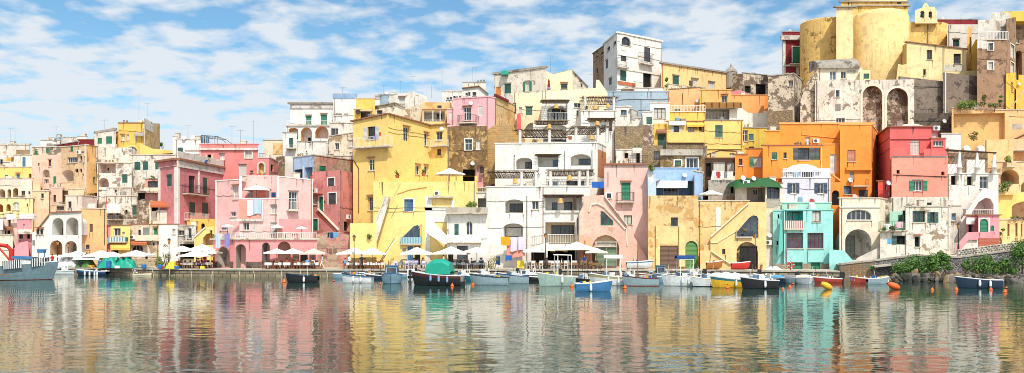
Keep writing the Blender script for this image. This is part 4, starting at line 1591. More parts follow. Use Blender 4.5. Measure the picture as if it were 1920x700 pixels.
house("narrow dark alley wall between the cream and peeling houses", """
B 1645:103.5,1672:103.5 372 ruin cope=0
r 1640 358 1668 372 iron
w 1655 398 1661 406 kO
""", name='ruin')
house("white villa with conical terrace posts and big stair arch", """
B 1774:106,1872:106 326 white cope=whitec
w 1783 330 1793 347 kOLc
w 1813 331 1823 348 kOLc
w 1837 331 1853 354 wG
B 1776:110,1852:110 286 tuffbrown cope=0
l 1790 289 1808 312 1.2 A m=whitec
t 1811 300 1845 325 white p=.2
r 1808 314 1830 326 railw
r 1842 316 1868 327 iron
t 1776 308 1797 326 whitec p=.03
P 102.6 whitec 1798,480 1798,418 1842,355 1872,355 1872,480 d=2.5
o 1822,406 1822,399 1835,379 1848,371 1857,373 1863,384 1863,406 m=white dep=2
i 1826 397 1835 405 kO
i 1838 396 1852 405 kO
r 1822 393 1863 405 railw
B 1765:113,1802:113 251 whitec
""", name='villa')
house("small pink house with arched green shutter and brick base", """
B 1834:100,1874:100 404 pinkhouse cope=tile_old cp=.2
w 1837 411 1853 435 gSAu
w 1857 423 1864 434 gSA
t 1834 447 1874 476 terrabrick p=.06
B 1812:101.5,1835:101.5 404 rosedark cope=tile_old cp=.2
w 1816 412 1824 437 kO
e 1812 409 1827 417 .8 stripewhite
P 100 whiteworn 1792,480 1792,467 1814,440 1834,438 1834,480 d=.8
P 99.7 pinkhouse 1792,468 1792,462 1814,436 1834,435 1834,450 1816,450 1795,474 d=.2
""")
house("tan retaining house with stepped balconies at the right edge", """
B 1873:105,2090:105 412 tanyellow
w 1889 420 1893 443 nO
w 1904 419 1908 444 nO
w 1914 420 1917 444 nO
B 1866:109,2090:109 362 yellow cope=0
l 1897 372 2090 412 3 a m=tanpeach
t 1866 357 1900 366 tanyellow p=.5
B 1862:113,2090:113 304 tanpeach
l 1876 318 1911 345 3.5 A m=tanpeach
l 1914 330 2090 360 3.5 A m=tanpeach
b 1888 304 1906 313 .8 tanpeach
B 1785:122,1891:121,2090:119 203,207,205 peachorange
l 1788 212 1884 300 .9 m=orangepale
l 1891 268 1905 276 1 m=orangepale
b 1878 258 2090 283 1.6 tanpeach
T 1873 274 1926 250 .6 pipek p=.2
T 1920 168 1893 205 1 greywhite p=.2
t 1898 232 1916 243 greyplaster p=.012
B 1845:117,1900:117 262 peachorange cope=0
""")
# ================================================================ CHURCH HILL
house("dark weathered retaining wall below the church", """
B 1684:128,1771:128 143,153 darkwall cope=0
P 127,128 darkwall 1768,250 1768,136 1862,146 1871,200 1874,250 d=4
v 1772 136 1772 220 pipew r=.12
B 1706:125,1790:125 212 darkstone cope=0
d 1769 228 4.5
r 1727 205 1750 213 iron
""", name='retaining_wall', cat='wall')
house("ruined cream bastion with two giant blind arches", """
B 1528:124,1714:123 149 ruinlight cope=0 d=10
l 1617 161 1654 262 1.1 A m=archruin
l 1663 165 1702 262 1.1 A m=archruin
w 1567 169 1574 182 wGus
w 1566 196 1576 209 sS
w 1568 221 1584 232 wGu
w 1620 139 1621 140 kO
f 1617 161 1654 262 cream th=.3
f 1663 165 1702 262 cream th=.3
P 125 ruin 1499,285 1501,190 1510,160 1534,124 1534,285 d=3
T 1500 178 1534 125 2 ruingrey p=.3
T 1512 262 1522 222 3 peach p=.05
""".replace("w 1620 139 1621 140 kO\n", ""), name='bastion', cat='bastion')
house("worn tan tower house with one small window left of the bastion", """
B 1440:128,1488:126,1503:131 138 ruin cope=concrete side=greyplaster
w 1478 150 1487 162 wG
t 1441 206 1487 250 ruinstone p=.03
v 1495 150 1497 232 pipew
""")
house("dark red palazzo with white quoins beside the church", """
B 1467:152,1504:152 60 reddark cope=copegrey
t 1462 68 1504 76 greywhite p=.6
t 1467.5 77 1472.5 140 whiteworn p=.12
w 1486 88 1500 118 gSu
b 1482 107 1504 120 .8 iron
t 1467 122 1504 125 greywhite p=.2
w 1492 125 1499 140 wC
""", name='palazzo')
house("cream cottage with grey vaulted roof at the foot of the church", """
B 1534:132,1617:132 127 cream cope=0
w 1556 134 1568 150 wBL
w 1577 134 1587 147 wG
t 1588 132 1604 138 greyplaster p=.02
B 1612:131,1632:131 132 churchpale cope=0
w 1619 138 1630 148 dS
""".replace("wBL", "wB"), name='cottage')
house("cream house with dark red roof strip behind the bell gable", """
B 1776:140,1834:140 46 whiteworn cope=0
w 1787 74 1799 88 gGt
B 1754:150,1834:150 37 reddark cope=copegrey
P 134 orangepale 1808,130 1812,100 1815,50 1822,50 1822,130 d=2
w 1818 70 1821 100 kG
P 132 yellowd 1822,135 1822,88 1829,76 1834,76 1834,135 d=2
""")
house("tall brown stained house with white attic and railed terrace", """
P 128 whiteworn 1834,80 1834,38 1858,38 1860,23 1894,25 1894,80 d=6
w 1876 50 1891 74 wC
B 1832:126,1886:126 75 brownwall cope=cope side=brownwall
w 1835 77 1840 90 wGu
w 1853 81 1862 95 wGu
w 1853 116 1862 131 wCu
r 1848 60 1890 75 railw r=.035 off=.05
t 1832.2 75.5 1850 92 whiteworn p=.02
B 1886:126,1905:130.5 36,32 brownwall cope=0
w 1895 87 1902 107 wCu
w 1895 120 1902 143 wCu
B 1886:125.7,1905:130 138,136 yellowd cope=0
w 1896 156 1900 171 nG
""")
house("brown edge house with arch recess and orange base at the right", """
B 1904:134,2090:134 40 brownwall cope=copegrey
w 1904 72 1910 82 wC
l 1904 95 1916 140 1.5 A m=brownwall
P 132 oliveyellow 1878,40 1880,22 2090,18 2090,40 d=6
B 1905:130.5,2090:130 140 yellowd cope=0
w 1905 129 1910 150 kG
d 1909 158 3
P 129 ochre 1905,205 1905,165 1916,170 1917,205 d=2
""")
# the church: curved volumes
ch = thing('church', "yellow domed church with great rounded apse and bell gable", 'church', (gx(1648, 142), 142, 16))
def drum(px, Y, rpx, ytop, ybot, mat, dome=0.0, name='apse', sy=1.0):
    r = rpx / F * (Y + rpx / F * Y); zt, zb = gz(ytop, Y), gz(ybot, Y); mb = MB()
    prof = [(r, zb), (r, zt)]
    for i in range(1, 6):
        t = i / 5 * math.pi / 2; prof.append((r * math.cos(t) if i < 5 else .01, zt + dome * math.sin(t)))
    mb.lathe((gx(px, Y + r * sy), Y + r * sy, 0), prof, None, 48, sy=sy); o = mb.build(name, mat, ch)
    o.data.polygons.foreach_set('use_smooth', [True] * len(o.data.polygons)); o.data.set_sharp_from_angle(angle=R(40)); return o
drum(1648, 138, 51.5, 23, 160, 'churchy', 1.55)
drum(1546, 143, 44, 33, 165, 'churchochre', .5)
drum(1732, 145, 44, 42, 140, 'churchochre', .4)
drum(1640, 150, 55, -8, 30, 'churchpale', 8, 'dome')
house('', """
B 1568:139.5,1600:139.5 14 churchpale part=nave cope=copegrey cp=.4 ct=.2
B 1600:143,1702:143 12 churchochre part=nave cope=copegrey cp=.4 ct=.2
B 1696:141,1758:141 42 churchochre part=nave cope=0
v 1739 42 1739 82 darkwall r=.12
B 1577:147,1700:147 4 churchochre part=nave cope=copegrey cp=.3
w 1682 2 1690 8 nG
B 1692:135,1702:132.5 79 churchochre part=sacristy cope=0
B 1700:131,1758:131,1812:131 79,86,93 churchpale part=sacristy cope=tile_old cp=.2
w 1738 94 1748 112 nG
w 1731 130 1736 141 nG
w 1788 101 1802 120 kGs
v 1768 88 1768 146 pipe
t 1770 122 1808 134 ruinlight p=.02
P 129.5 churchy 1680,155 1684,120 1692,122 1700,120 1704,155 d=2
P 140 churchpale 1716,44 1716,20 1722,17 1729,15 1732,8 1735,5.5 1739,7 1742,13 1752,13 1756,19 1758,44 d=.8 part=bell_gable
o 1725.5,35 1725.5,23 1727.5,20.5 1731.5,20.5 1733.5,23 1733.5,35 thru=1
o 1741,35 1741,24 1743,21.5 1746,21.5 1748,24 1748,35 thru=1
B 1810:130,1834:130 133 churchpale part=parapet cope=0
""", root=ch)
for px in (1729.5, 1744.5):
    mb = MB(); c = at(px, 26, 140.4); mb.lathe(c, [(.05, .25), (.2, .2), (.26, -.1), (.42, -.5), (.36, -.52)], None, 10); mb.build('bell', 'iron', ch)
mb = MB(); Y = 160; c = at(1371, 137, Y); mb.lathe(c, [(1.1, -3), (1.1, 0), (1.2, .05), (1.0, .5), (.6, .95), (.25, 1.15), (.2, 1.5), (.05, 1.9)], None, 14)
o = mb.build('cupola', 'copegrey'); tag(o, "small grey stone cupola on the dark ruin roof", 'cupola')
# grey barrel vault on the cottage
mb = MB(); Y = 131.5; pts = []
A0, A1 = at(1534, 128, Y), at(1613, 128, Y)
for i in range(9):
    t = math.pi / 2 * i / 8; pts.append((4.0 * (1 - math.cos(t)) , 2.3 * math.sin(t)))
for i in range(8):
    (d0, h0), (d1, h1) = pts[i], pts[i + 1]
    mb.poly([A0 + Vector((0, d0, h0 * .8)), A1 + Vector((0, d0, h0)), A1 + Vector((0, d1, h1)), A0 + Vector((0, d1, h1 * .8))])
mb.poly([A1] + [A1 + Vector((0, d, h)) for d, h in pts] + [A1 + Vector((0, 4, 0))]); mb.poly([A0] + [A0 + Vector((0, d, h * .8)) for d, h in pts] + [A0 + Vector((0, 4, 0))])
cot = [o for o in COL.objects if o.get('label', '').startswith('cream cottage with grey vaulted')][0]
mb.build('roof', 'greybarrel', cot)

cot = [o for o in COL.objects if o.get('label', '').startswith('low cottage under a lumpy green')][0]
mb = MB(); c0 = at(1421, 349, 104.6); nx_, ny_ = 18, 8; W_ = 90 / F * 105
for j in range(ny_ + 1):
    for i in range(nx_ + 1):
        u, v = i / nx_ * 2 - 1, j / ny_; e = max(0, 1 - abs(u) ** 4) ** .6; rise = 1.2 * e * min(1, .25 + 2.6 * v) * (1 - .15 * v); lump = .22 * noise.noise(Vector((u * 4.1, v * 2.2, 3))) * e
        mb.v.append(c0 + Vector((u * W_ / 2, v * 4.5 - .35, rise + lump - (.45 if v == 0 else 0))))
for j in range(ny_):
    for i in range(nx_): k = j * (nx_ + 1) + i; mb.f.append([k, k + 1, k + nx_ + 2, k + nx_ + 1]); mb.mi.append(0)
plain('tarpgreen', '2C6234', .7, .75, .25, sc=2.5); mb.mats = ['tarpgreen']; mb.build('tarpaulin_roof', 'tarpgreen', cot, True)
st_ = thing('statue', "small painted statue in a red robe on the yellow roof terrace", 'statue', at(1029, 168, 136)); c0 = at(1029, 168, 136)
mb = MB(); mb.lathe(c0, [(.3, 0), (.3, .3), (.2, .34)], None, 10); mb.build('plinth', 'cl_violet', st_)
mb = MB(); mb.lathe(c0, [(.2, .34), (.24, .6), (.16, 1.1), (.2, 1.4), (.08, 1.55)], None, 10); mb.build('robe', 'reddark', st_, True)
mb = MB(); mb.lathe(c0, [(.06, 1.53), (.11, 1.62), (.1, 1.72), (.01, 1.8)], None, 10); mb.build('head', 'skin', st_, True)
# ================================================================ things on and around the water
plain('hull_slate', '6F8891', .5, .75, .35, sc=3.0)
def boat(label, px, wly, L, yaw, hull, beam=None, fb=None, boot=None, stripe=None, inner='deck', fore=True, opts='', cat='boat', rail_m='railw', fend=0, cover=None, canopy=None, name='moored_boat', z0=0.0, Y=None, stern=.8, sc=.72):
    L *= sc; B = beam * .86 if beam else L * .38; fb = (fb or max(.5, L * .17)) * (.78 if sc < 1 else 1); Y = (wl(wly) + B * .5) if Y is None else Y
    c = Vector((gx(px, Y), Y, z0)); rot = Matrix.Rotation(R(yaw), 3, 'Z'); T = lambda x, y, z: c + rot @ Vector((x, y, z))
    root = thing(name, label, cat, c)
    n = 12; st = []
    for i in range(n + 1):
        t = i / n; b = B / 2 * ((stern + (1 - stern) * math.sin(math.pi * t)) if t < .5 else max(.015, 1 - ((t - .5) / .5) ** 2.3)); sh = fb * (1 + .5 * t * t + .06 * (1 - t)); x = (t - .5) * L
        k = max(0, (t - .75) / .25); st.append([(x - k * .05 * L, 0, -.35 + k * .2), (x - k * .03 * L, b * .6, -.2 + k * .1), (x, b * .86, .06), (x + k * .02 * L, b * .93, sh * .34), (x + k * .05 * L, b * .975, sh * .74), (x + k * .06 * L, b, sh)])
    mb = MB(); mats = [boot or hull, boot or hull, hull, hull, stripe or hull]
    for s in (1, -1):
        for i in range(n):
            for j in range(5): mb.poly([T(st[a][b][0], s * st[a][b][1], st[a][b][2]) for a, b in ((i, j), (i + 1, j), (i + 1, j + 1), (i, j + 1))], mats[j])
    mb.poly([T(p[0], p[1], p[2]) for p in st[0]] + [T(p[0], -p[1], p[2]) for p in reversed(st[0])], hull)
    mb.build('hull', None, root, False)
    fl = .42 * fb; mb = MB(); inn = [(p[5][0], max(.0, p[5][1] - .09), p[5][2]) for p in st]
    kf = int(n * .62) if fore else n
    for i in range(n):
        for s in (1, -1):
            a, b_ = inn[i], inn[i + 1]
            if i < kf:
                mb.poly([T(a[0], s * a[1], a[2]), T(b_[0], s * b_[1], b_[2]), T(b_[0], s * b_[1], fl), T(a[0], s * a[1], fl)])
                mb.poly([T(a[0], 0, fl), T(b_[0], 0, fl), T(b_[0], s * b_[1], fl), T(a[0], s * a[1], fl)])
            else: mb.poly([T(a[0], 0, a[2] + .03), T(b_[0], 0, b_[2] + .03), T(b_[0], s * b_[1], b_[2] - .02), T(a[0], s * a[1], a[2] - .02)])
    if fore: a = inn[kf]; mb.poly([T(a[0], a[1], fl), T(a[0], -a[1], fl), T(a[0], -a[1], a[2]), T(a[0], 0, a[2] + .03), T(a[0], a[1], a[2])])
    a = inn[0]; mb.poly([T(a[0], a[1], fl), T(a[0], -a[1], fl), T(a[0], -a[1], a[2]), T(a[0], a[1], a[2])])
    mb.build('deck', inner, root)
    mb = MB()
    for s in (1, -1):
        for i in range(n): p, q = st[i][5], st[i + 1][5]; mb.tube(T(p[0], s * (p[1] - .03), p[2] + .01), T(q[0], s * (q[1] - .03), q[2] + .01), .05, None, 6)
    mb.tube(T(st[0][5][0], st[0][5][1], st[0][5][2]), T(st[0][5][0], -st[0][5][1], st[0][5][2]), .05, None, 6)
    mb.build('gunwale', rail_m, root)
    O = opts.split(); rg = random.Random(int(px * 7 + wly)); mb = MB()
    if not cover and sc < 1:
        for i in range(rg.randint(4, 8)):
            mb = MB(); j = rg.randint(1, kf - 1); p = inn[j]; w_, d_, h_ = rg.uniform(.12, .3), rg.uniform(.1, .25), rg.uniform(.12, .45); mb.box(T(p[0], rg.uniform(-.6, .6) * p[1], fl + h_ / 2 + .25 * fb), (w_, d_, h_ + .3 * fb), rg.choice(('cl_white', 'cl_orange', 'cl_blueh', 'wood', 'rubber', 'cl_grey', 'cl_cream', 'cl_yellow')), R(rg.uniform(0, 90))); mb.build('gear_box', None, root)
        for i in range(2): mb = MB(); p = inn[rg.randint(2, kf - 1)]; q = T(p[0], rg.uniform(-.5, .5) * p[1], fl); mb.tube(q, q + Vector((rg.uniform(-.3, .3), 0, rg.uniform(.9, 1.6))), .022, rg.choice(('iron', 'railw', 'wood')), 5); mb.build('rod', None, root)
        mb = MB(); q = T(st[0][5][0], 0, st[0][5][2]) if T(0, 1, 0).y - c.y > -.5 else T(st[n][5][0], 0, st[n][5][2]); mb.tube(q, Vector((q.x + rg.uniform(-1.5, 1.5), min(q.y + 9, 101), .55)), .018, None, 4); mb.build('mooring_line', 'cl_cream', root)
    sg = 1 if (rot @ Vector((0, 1, 0))).y < 0 else -1   # side that faces the viewer
    for k in range(fend):
        t = .2 + .55 * (k + .5) / fend; i = int(t * n); p = st[i][5]; q = T(p[0], sg * (p[1] + .1), p[2] - .05); mb = MB(); mb.lathe(q, [(.02, 0), (.09, -.06), (.11, -.25), (.11, -.45), (.06, -.56), (.01, -.58)], None, 8)
        mb.tube(q, q + Vector((0, 0, .08)), .012, None, 4); mb.build('fender', 'fenderb' if 'bluefend' in O else 'fender', root)
    if 'bench' in O:
        for t in (.25, .48, .66): i = int(t * n); p = inn[i]; mb = MB(); mb.hexa([T(p[0] - .12, -p[1], fb * .75), T(p[0] + .12, -p[1], fb * .75), T(p[0] + .12, p[1], fb * .75), T(p[0] - .12, p[1], fb * .75), T(p[0] - .12, -p[1], fb * .75 + .05), T(p[0] + .12, -p[1], fb * .75 + .05), T(p[0] + .12, p[1], fb * .75 + .05), T(p[0] - .12, p[1], fb * .75 + .05)]); mb.build('bench', 'wood', root)
    if 'cabin' in O or 'cuddy' in O:
        h = fb + (1.0 if 'cabin' in O else .42); x0, x1 = (-.02 * L, .24 * L); w = B * .34; mb = MB(); zb = fl
        P = [T(x0, -w, zb), T(x1, -w * .85, zb), T(x1, w * .85, zb), T(x0, w, zb), T(x0, -w * .92, h), T(x1 - .35, -w * .75, h), T(x1 - .35, w * .75, h), T(x0, w * .92, h)]
        mb.hexa(P); o = mb.build('cabin', 'hull_white' if 'bluecab' not in O else 'hull_sky', root)
        for (a, b_, c_, d) in ((0, 1, 5, 4), (1, 2, 6, 5), (2, 3, 7, 6)):
            q = [P[a], P[b_], P[c_], P[d]]; m_ = sum(q, Vector()) / 4; mid = sum(P, Vector()) / 8; nn = (q[1] - q[0]).cross(q[3] - q[0]).normalized(); nn = nn if nn.dot(m_ - mid) > 0 else -nn
            lo, hi = (.5, .88); e = lambda u, v: (q[0].lerp(q[1], u)).lerp(q[3].lerp(q[2], u), v) + nn * .012
            g = MB(); g.poly([e(.08, lo), e(.92, lo), e(.92, hi), e(.08, hi)]); g.build('window', 'glass', o)
        g = MB(); g.hexa([T(x0 - .15, -w, h), T(x1 - .2, -w * .85, h), T(x1 - .2, w * .85, h), T(x0 - .15, w, h)] + [T(x0 - .15, -w, h + .07), T(x1 - .2, -w * .85, h + .07), T(x1 - .2, w * .85, h + .07), T(x0 - .15, w, h + .07)]); g.build('roof', 'hull_white' if 'bluecab' not in O else 'hull_blue', root)
    if 'screen' in O:
        mb = MB(); w = B * .36; x = .12 * L; z = fb * 1.12
        for s in (1, -1): mb.poly([T(x, s * w, z), T(x + .35, 0, z), T(x + .2, 0, z + .5), T(x - .2, s * w, z + .42)])
        mb.build('windscreen', 'glassblue', root); mb = MB()
        mb.tube(T(x - .2, w, z + .42), T(x + .2, 0, z + .5), .025); mb.tube(T(x - .2, -w, z + .42), T(x + .2, 0, z + .5), .025); mb.build('windscreen_frame', 'railw', root)
        mb = MB(); mb.box(T(-.02 * L, 0, fl + .45), (.5, .6, .9), None, R(yaw)); mb.build('console', 'hull_white', root)
        for s in (-.3, .3): mb = MB(); mb.box(T(-.18 * L, s * B * .7, fl + .3), (.5, .45, .6), None, R(yaw)); mb.box(T(-.18 * L - .22, s * B * .7, fl + .75), (.1, .45, .5), None, R(yaw)); mb.build('seat', 'plasticw', root)
    if 'outboard' in O:
        mb = MB(); x = -L / 2 - .18; mb.box(T(x, 0, fb + .38), (.42, .32, .5), None, R(yaw)); mb.box(T(x - .02, 0, fb * .4), (.16, .14, .9 + fb * .4), None, R(yaw)); mb.box(T(x, 0, fb + .66), (.32, .24, .1), None, R(yaw)); mb.build('outboard_motor', 'dark', root)
    if 'ttop' in O or 'bimini' in O:
        zt = fb + 1.75; w = B * .36; xs = (-.22 * L, .12 * L); mb = MB()
        for x in xs:
            for s in (1, -1): mb.tube(T(x, s * B * .42, fb * .95), T(x, s * w, zt), .035)
        for s in (1, -1): mb.tube(T(xs[0], s * w, zt), T(xs[1], s * w, zt), .04)
        for x in xs: mb.tube(T(x, -w, zt), T(x, w, zt), .04)
        mb.build('canopy_frame', 'wood' if 'woodframe' in O else 'railw', root)
        if canopy:
            mb = MB(); m = 6
            for i in range(m):
                a, b_ = -1 + 2 * i / m, -1 + 2 * (i + 1) / m; za, zb = zt + .05 + .28 * (1 - a * a), zt + .05 + .28 * (1 - b_ * b_)
                mb.hexa([T(xs[0] - .2, a * w * 1.1, za), T(xs[1] + .25, a * w * 1.1, za), T(xs[1] + .25, b_ * w * 1.1, zb), T(xs[0] - .2, b_ * w * 1.1, zb)] + [T(xs[0] - .2, a * w * 1.1, za + .03), T(xs[1] + .25, a * w * 1.1, za + .03), T(xs[1] + .25, b_ * w * 1.1, zb + .03), T(xs[0] - .2, b_ * w * 1.1, zb + .03)])
            mb.build('canopy', canopy, root)
    if 'gallows' in O:
        mb = MB(); z1 = fb + 2.0
        for x in (-.38 * L, .02 * L):
            for s in (1, -1): mb.tube(T(x, s * B * .4, fb * .8), T(x, s * B * .36, z1), .045)
            mb.tube(T(x, -B * .36, z1), T(x, B * .36, z1), .05)
        for s in (1, 0, -1): mb.tube(T(-.38 * L, s * B * .36, z1), T(.06 * L, s * B * .36, z1 + .06), .05)
        mb.build('gallows_frame', 'railw', root)
    if 'mast' in O:
        mb = MB(); mb.tube(T(.1 * L, 0, fb), T(.1 * L, 0, fb + 2.6), .04, None, 6, .025); mb.build('mast', 'wood', root)
    if cover:
        mb = MB(); kk = 8; prev = None
        for i in range(1, n + 1):
            p = st[i][5]; ring = []
            for j in range(kk + 1):
                a = math.pi * j / kk; hh = (fb * .75) * math.sin(math.pi * min(1, (i + 1.2) / (n + 1.6))) ** .5 * (1 + .12 * math.sin(i * 2.1 + j)); ring.append(T(p[0], (p[1] + .02) * math.cos(a), p[2] + .05 + hh * math.sin(a) ** .8))
            if prev:
                for j in range(kk): mb.poly([prev[j], prev[j + 1], ring[j + 1], ring[j]])
            prev = ring
        mb.build('cover', cover, root, True)
    return root, T, fb, B
# large fishing boat at the left edge, with its red loading crane
r_, T, fb, B = boat("big grey fishing boat with black striped bulwark and red loader", 14, 526, 9.4, 8, 'hull_slate', beam=3.6, fb=1.35, boot='hull_red', stripe='hull_slate', fend=0, inner='wood', sc=1)
for s in (1, -1):
    mb = MB()
    for i in range(19):
        x = .3 + i * .2
        if 9 <= i <= 12: continue
        y = 1.8 * max(.05, 1 - (max(0, x) / 4.7) ** 2.3) + .02; z = fb * (1 + .5 * (x / 9.4 + .5) ** 2); mb.hexa([T(x, s * (y + .03), z - .35), T(x + .1, s * (y + .03), z - .35), T(x + .1, s * (y - .02), z - .35), T(x, s * (y - .02), z - .35), T(x, s * (y + .06), z + .55), T(x + .1, s * (y + .06), z + .55), T(x + .1, s * y, z + .55), T(x, s * y, z + .55)], 'dark')
        mb.hexa([T(x + .1, s * (y + .03), z - .35), T(x + .2, s * (y + .03), z - .35), T(x + .2, s * (y - .02), z - .35), T(x + .1, s * (y - .02), z - .35), T(x + .1, s * (y + .06), z + .55), T(x + .2, s * (y + .06), z + .55), T(x + .2, s * y, z + .55), T(x + .1, s * y, z + .55)], 'hull_white')
    mb.build('bulwark', None, r_)
mb = MB(); pts = [T(.4, 0, 1.0), T(.4, 0, 3.2), T(0, 0, 3.7), T(-1.6, 0, 3.9), T(-2.6, 0, 3.4)]
for p, q in zip(pts, pts[1:]): mb.tube(p, q, .22, None, 8, .18)
mb.box(T(.4, 0, 1.4), (.9, .9, .7)); mb.box(T(.5, -.2, 2.6), (.45, .3, 1.6)); mb.tube(T(.5, 0, 1.8), T(-1.0, 0, 3.7), .1); mb.build('crane', 'paintred', r_)
mb = MB(); mb.hexa([T(1.0, -.8, 1.0), T(2.8, -.6, 1.0), T(2.8, .6, 1.0), T(1.0, .8, 1.0), T(1.0, -.8, 2.3), T(2.6, -.6, 2.2), T(2.6, .6, 2.2), T(1.0, .8, 2.3)]); wh = mb.build('deck_house', 'hull_white', r_)
mb = MB(); mb.hexa([T(.8, -.9, 2.32), T(2.9, -.7, 2.22), T(2.9, .7, 2.22), T(.8, .9, 2.32), T(.8, -.9, 2.62), T(2.8, -.7, 2.5), T(2.8, .7, 2.5), T(.8, .9, 2.62)]); mb.build('roof', 'hull_blue', wh)
mb = MB()
for x in (3.2, 3.8): mb.tube(T(x, 0, 1.5), T(x, 0, 3.3), .04)
mb.tube(T(3.0, 0, 3.3), T(4.0, 0, 3.3), .05); mb.box(T(3.5, 0, 3.1), (.7, .5, .3), 'hull_blue'); mb.build('radar_mast', 'hull_blue', r_)
boat("white motor launch with blue deck beside the fishing boat", 120, 515, 4.6, 175, 'hull_white', inner='hull_blue', opts='screen outboard', stripe='hull_grey')
boat("navy rowing boat with white fenders moored under the tarp heaps", 174, 517, 5.2, 180, 'hull_navy', opts='bench', fend=4, stripe='hull_blue')
boat("cream flat skiff drawn along the low quay wall", 272, 517, 4.0, 0, 'cl_cream', fb=.32, opts='bench', rail_m='wood')
boat("black rowing boat with plants near the orange cone buoy", 568, 530, 4.4, 180, 'hull_black', fb=.75, opts='bench', inner='hull_navy', fend=1, rail_m='hull_navy')
boat("pale blue cabin cruiser behind the white rowing boat", 652, 523, 4.2, 185, 'hull_sky', opts='cuddy bluecab', fend=0)
boat("white launch with navy gunwale in front of the yellow house", 671, 531, 4.2, 172, 'hull_white', fb=.8, opts='bench', rail_m='hull_navy', fend=2, stripe='hull_sky')
boat("small grey cabin boat moored bow towards the water", 735, 532, 5.2, -86, 'hull_sky', beam=2.4, fb=.9, opts='cabin bluecab', rail_m='hull_blue')
boat("white tender almost hidden beside the dark canopy boat", 772, 524, 3.4, 90, 'hull_white', opts='outboard screen')
r_, T, fb, B = boat("large black and maroon boat with a teal canvas canopy", 822, 536, 6.6, 168, 'hull_black', beam=2.6, fb=1.1, stripe='hull_maroon', fend=3, opts='bluefend', inner='deck', rail_m='hull_white')
mb = MB(); kk = 8; prev = None
for i, (x, zz_) in enumerate(((-1.35, 1.3), (-1.25, 2.1), (-.6, 2.45), (.3, 2.45), (.95, 2.05), (1.1, 1.3))):
    ring = [T(x, .85 * math.cos(math.pi * j / kk), 1.05 + (zz_ - 1.05) * (max(0, math.sin(math.pi * j / kk)) ** .32) + .05 * math.sin(i * 3 + j * 2)) for j in range(kk + 1)]
    if prev:
        for j in range(kk): mb.poly([prev[j], prev[j + 1], ring[j + 1], ring[j]])
    prev = ring
mb.build('canopy', 'tarp', r_, True)
boat("grey launch with navy cover bow to the left below the laundry", 919, 535, 4.9, 172, 'hull_grey', fb=.85, opts='bench', rail_m='hull_navy', fend=0, stripe='hull_grey')
boat("grey launch tied behind the other grey launch below the laundry", 962, 532, 4.2, 186, 'hull_grey', fb=.85, opts='bench screen', rail_m='cl_navy')
boat("pale green boat with white gallows frame under cream parasols", 1044, 537, 4.6, 196, 'hull_green', fb=1.05, opts='gallows', fend=1)
boat("black inflatable style boat behind the blue rowing boat", 1096, 533, 3.6, 176, 'hull_black', opts='screen outboard', inner='dark', rail_m='rubber')
boat("blue rowing boat floating nearest the camera", 1112, 547, 3.9, 0, 'hull_blue', fb=.75, opts='bench', fend=1, inner='cl_sky')
boat("olive white boat with a white bimini frame and plastic chair", 1146, 536, 5.2, 176, 'hull_white', beam=2.1, fb=.95, opts='bimini screen', canopy='parasol', fend=2, stripe='hull_olive')
boat("grey boat with dark red gunwale by the blush pink house", 1202, 537, 4.3, 180, 'hull_grey', fb=.8, boot='hull_red', rail_m='hull_maroon', opts='bench mast')
boat("narrow blue cabin boat moored bow out before the storehouse", 1238, 529, 4.4, -90, 'hull_sky', beam=1.8, fb=.8, opts='cabin bluecab')
boat("white boat with dark bimini and orange fenders by the green gate", 1281, 537, 5.0, 182, 'hull_white', beam=2.0, fb=.9, opts='bimini screen outboard', canopy='cl_navy', fend=3)
boat("small white motorboat with navy hull bottom left of the yellow boat", 1328, 538, 3.8, 178, 'hull_white', fb=.75, boot='hull_navy', opts='screen', fend=1)
boat("yellow fishing boat with green stripe and white cover", 1372, 540, 4.6, 174, 'hull_yellow', fb=.85, stripe='hull_teal', cover='cl_white', fend=1)
boat("black launch with white rim right of the yellow boat", 1425, 542, 4.2, 180, 'hull_black', fb=.85, opts='screen', rail_m='hull_white', inner='deck', fend=1)
boat("covered boat under a bright blue tarpaulin near the teal house", 1455, 532, 3.6, -80, 'hull_navy', beam=1.7, fb=.5, cover='cl_sky')
boat("white boat under a grey white cover near the teal house", 1480, 532, 3.6, -84, 'hull_grey', beam=1.8, fb=.5, cover='cl_grey')
boat("white boat under a loose cream cover beside the life ring", 1506, 533, 3.8, -88, 'hull_white', beam=1.9, fb=.55, cover='cl_cream', opts='outboard')
boat("red hulled boat with blue covered bow before the teal house", 1552, 531, 3.6, 180, 'hull_red', opts='bench outboard', inner='hull_blue')
boat("weathered red rowing boat by the stone ramp", 1613, 532, 2.6, 180, 'hull_red', fb=.6, opts='bench', fore=False, inner='hull_red')
boat("grey rowing boat alongside the weathered red one", 1645, 533, 2.8, 0, 'hull_grey', fb=.6, opts='bench', fore=False)
boat("dark navy boat with white rim by the rocky shore", 1835, 541, 5.0, 178, 'hull_navy', fb=.85, opts='bench', fend=2, rail_m='hull_white', inner='hull_green')
boat("white and blue dinghy stored on the quay by the pink house", 1198, 505, 4.2, 0, 'hull_white', fb=.6, stripe='hull_blue', Y=100.4, z0=QTOP + .38, opts='bench')
boat("orange wooden dinghy resting on the quay by the amber ramp house", 1339, 505, 2.6, 0, 'hull_wood', fb=.6, Y=98.6, z0=QTOP + .38)
boat("brown wooden dinghy resting on the quay by the tall gate", 1388, 505, 3.0, 0, 'cl_red', fb=.5, Y=98.3, z0=QTOP + .38, opts='bench', inner='wood')

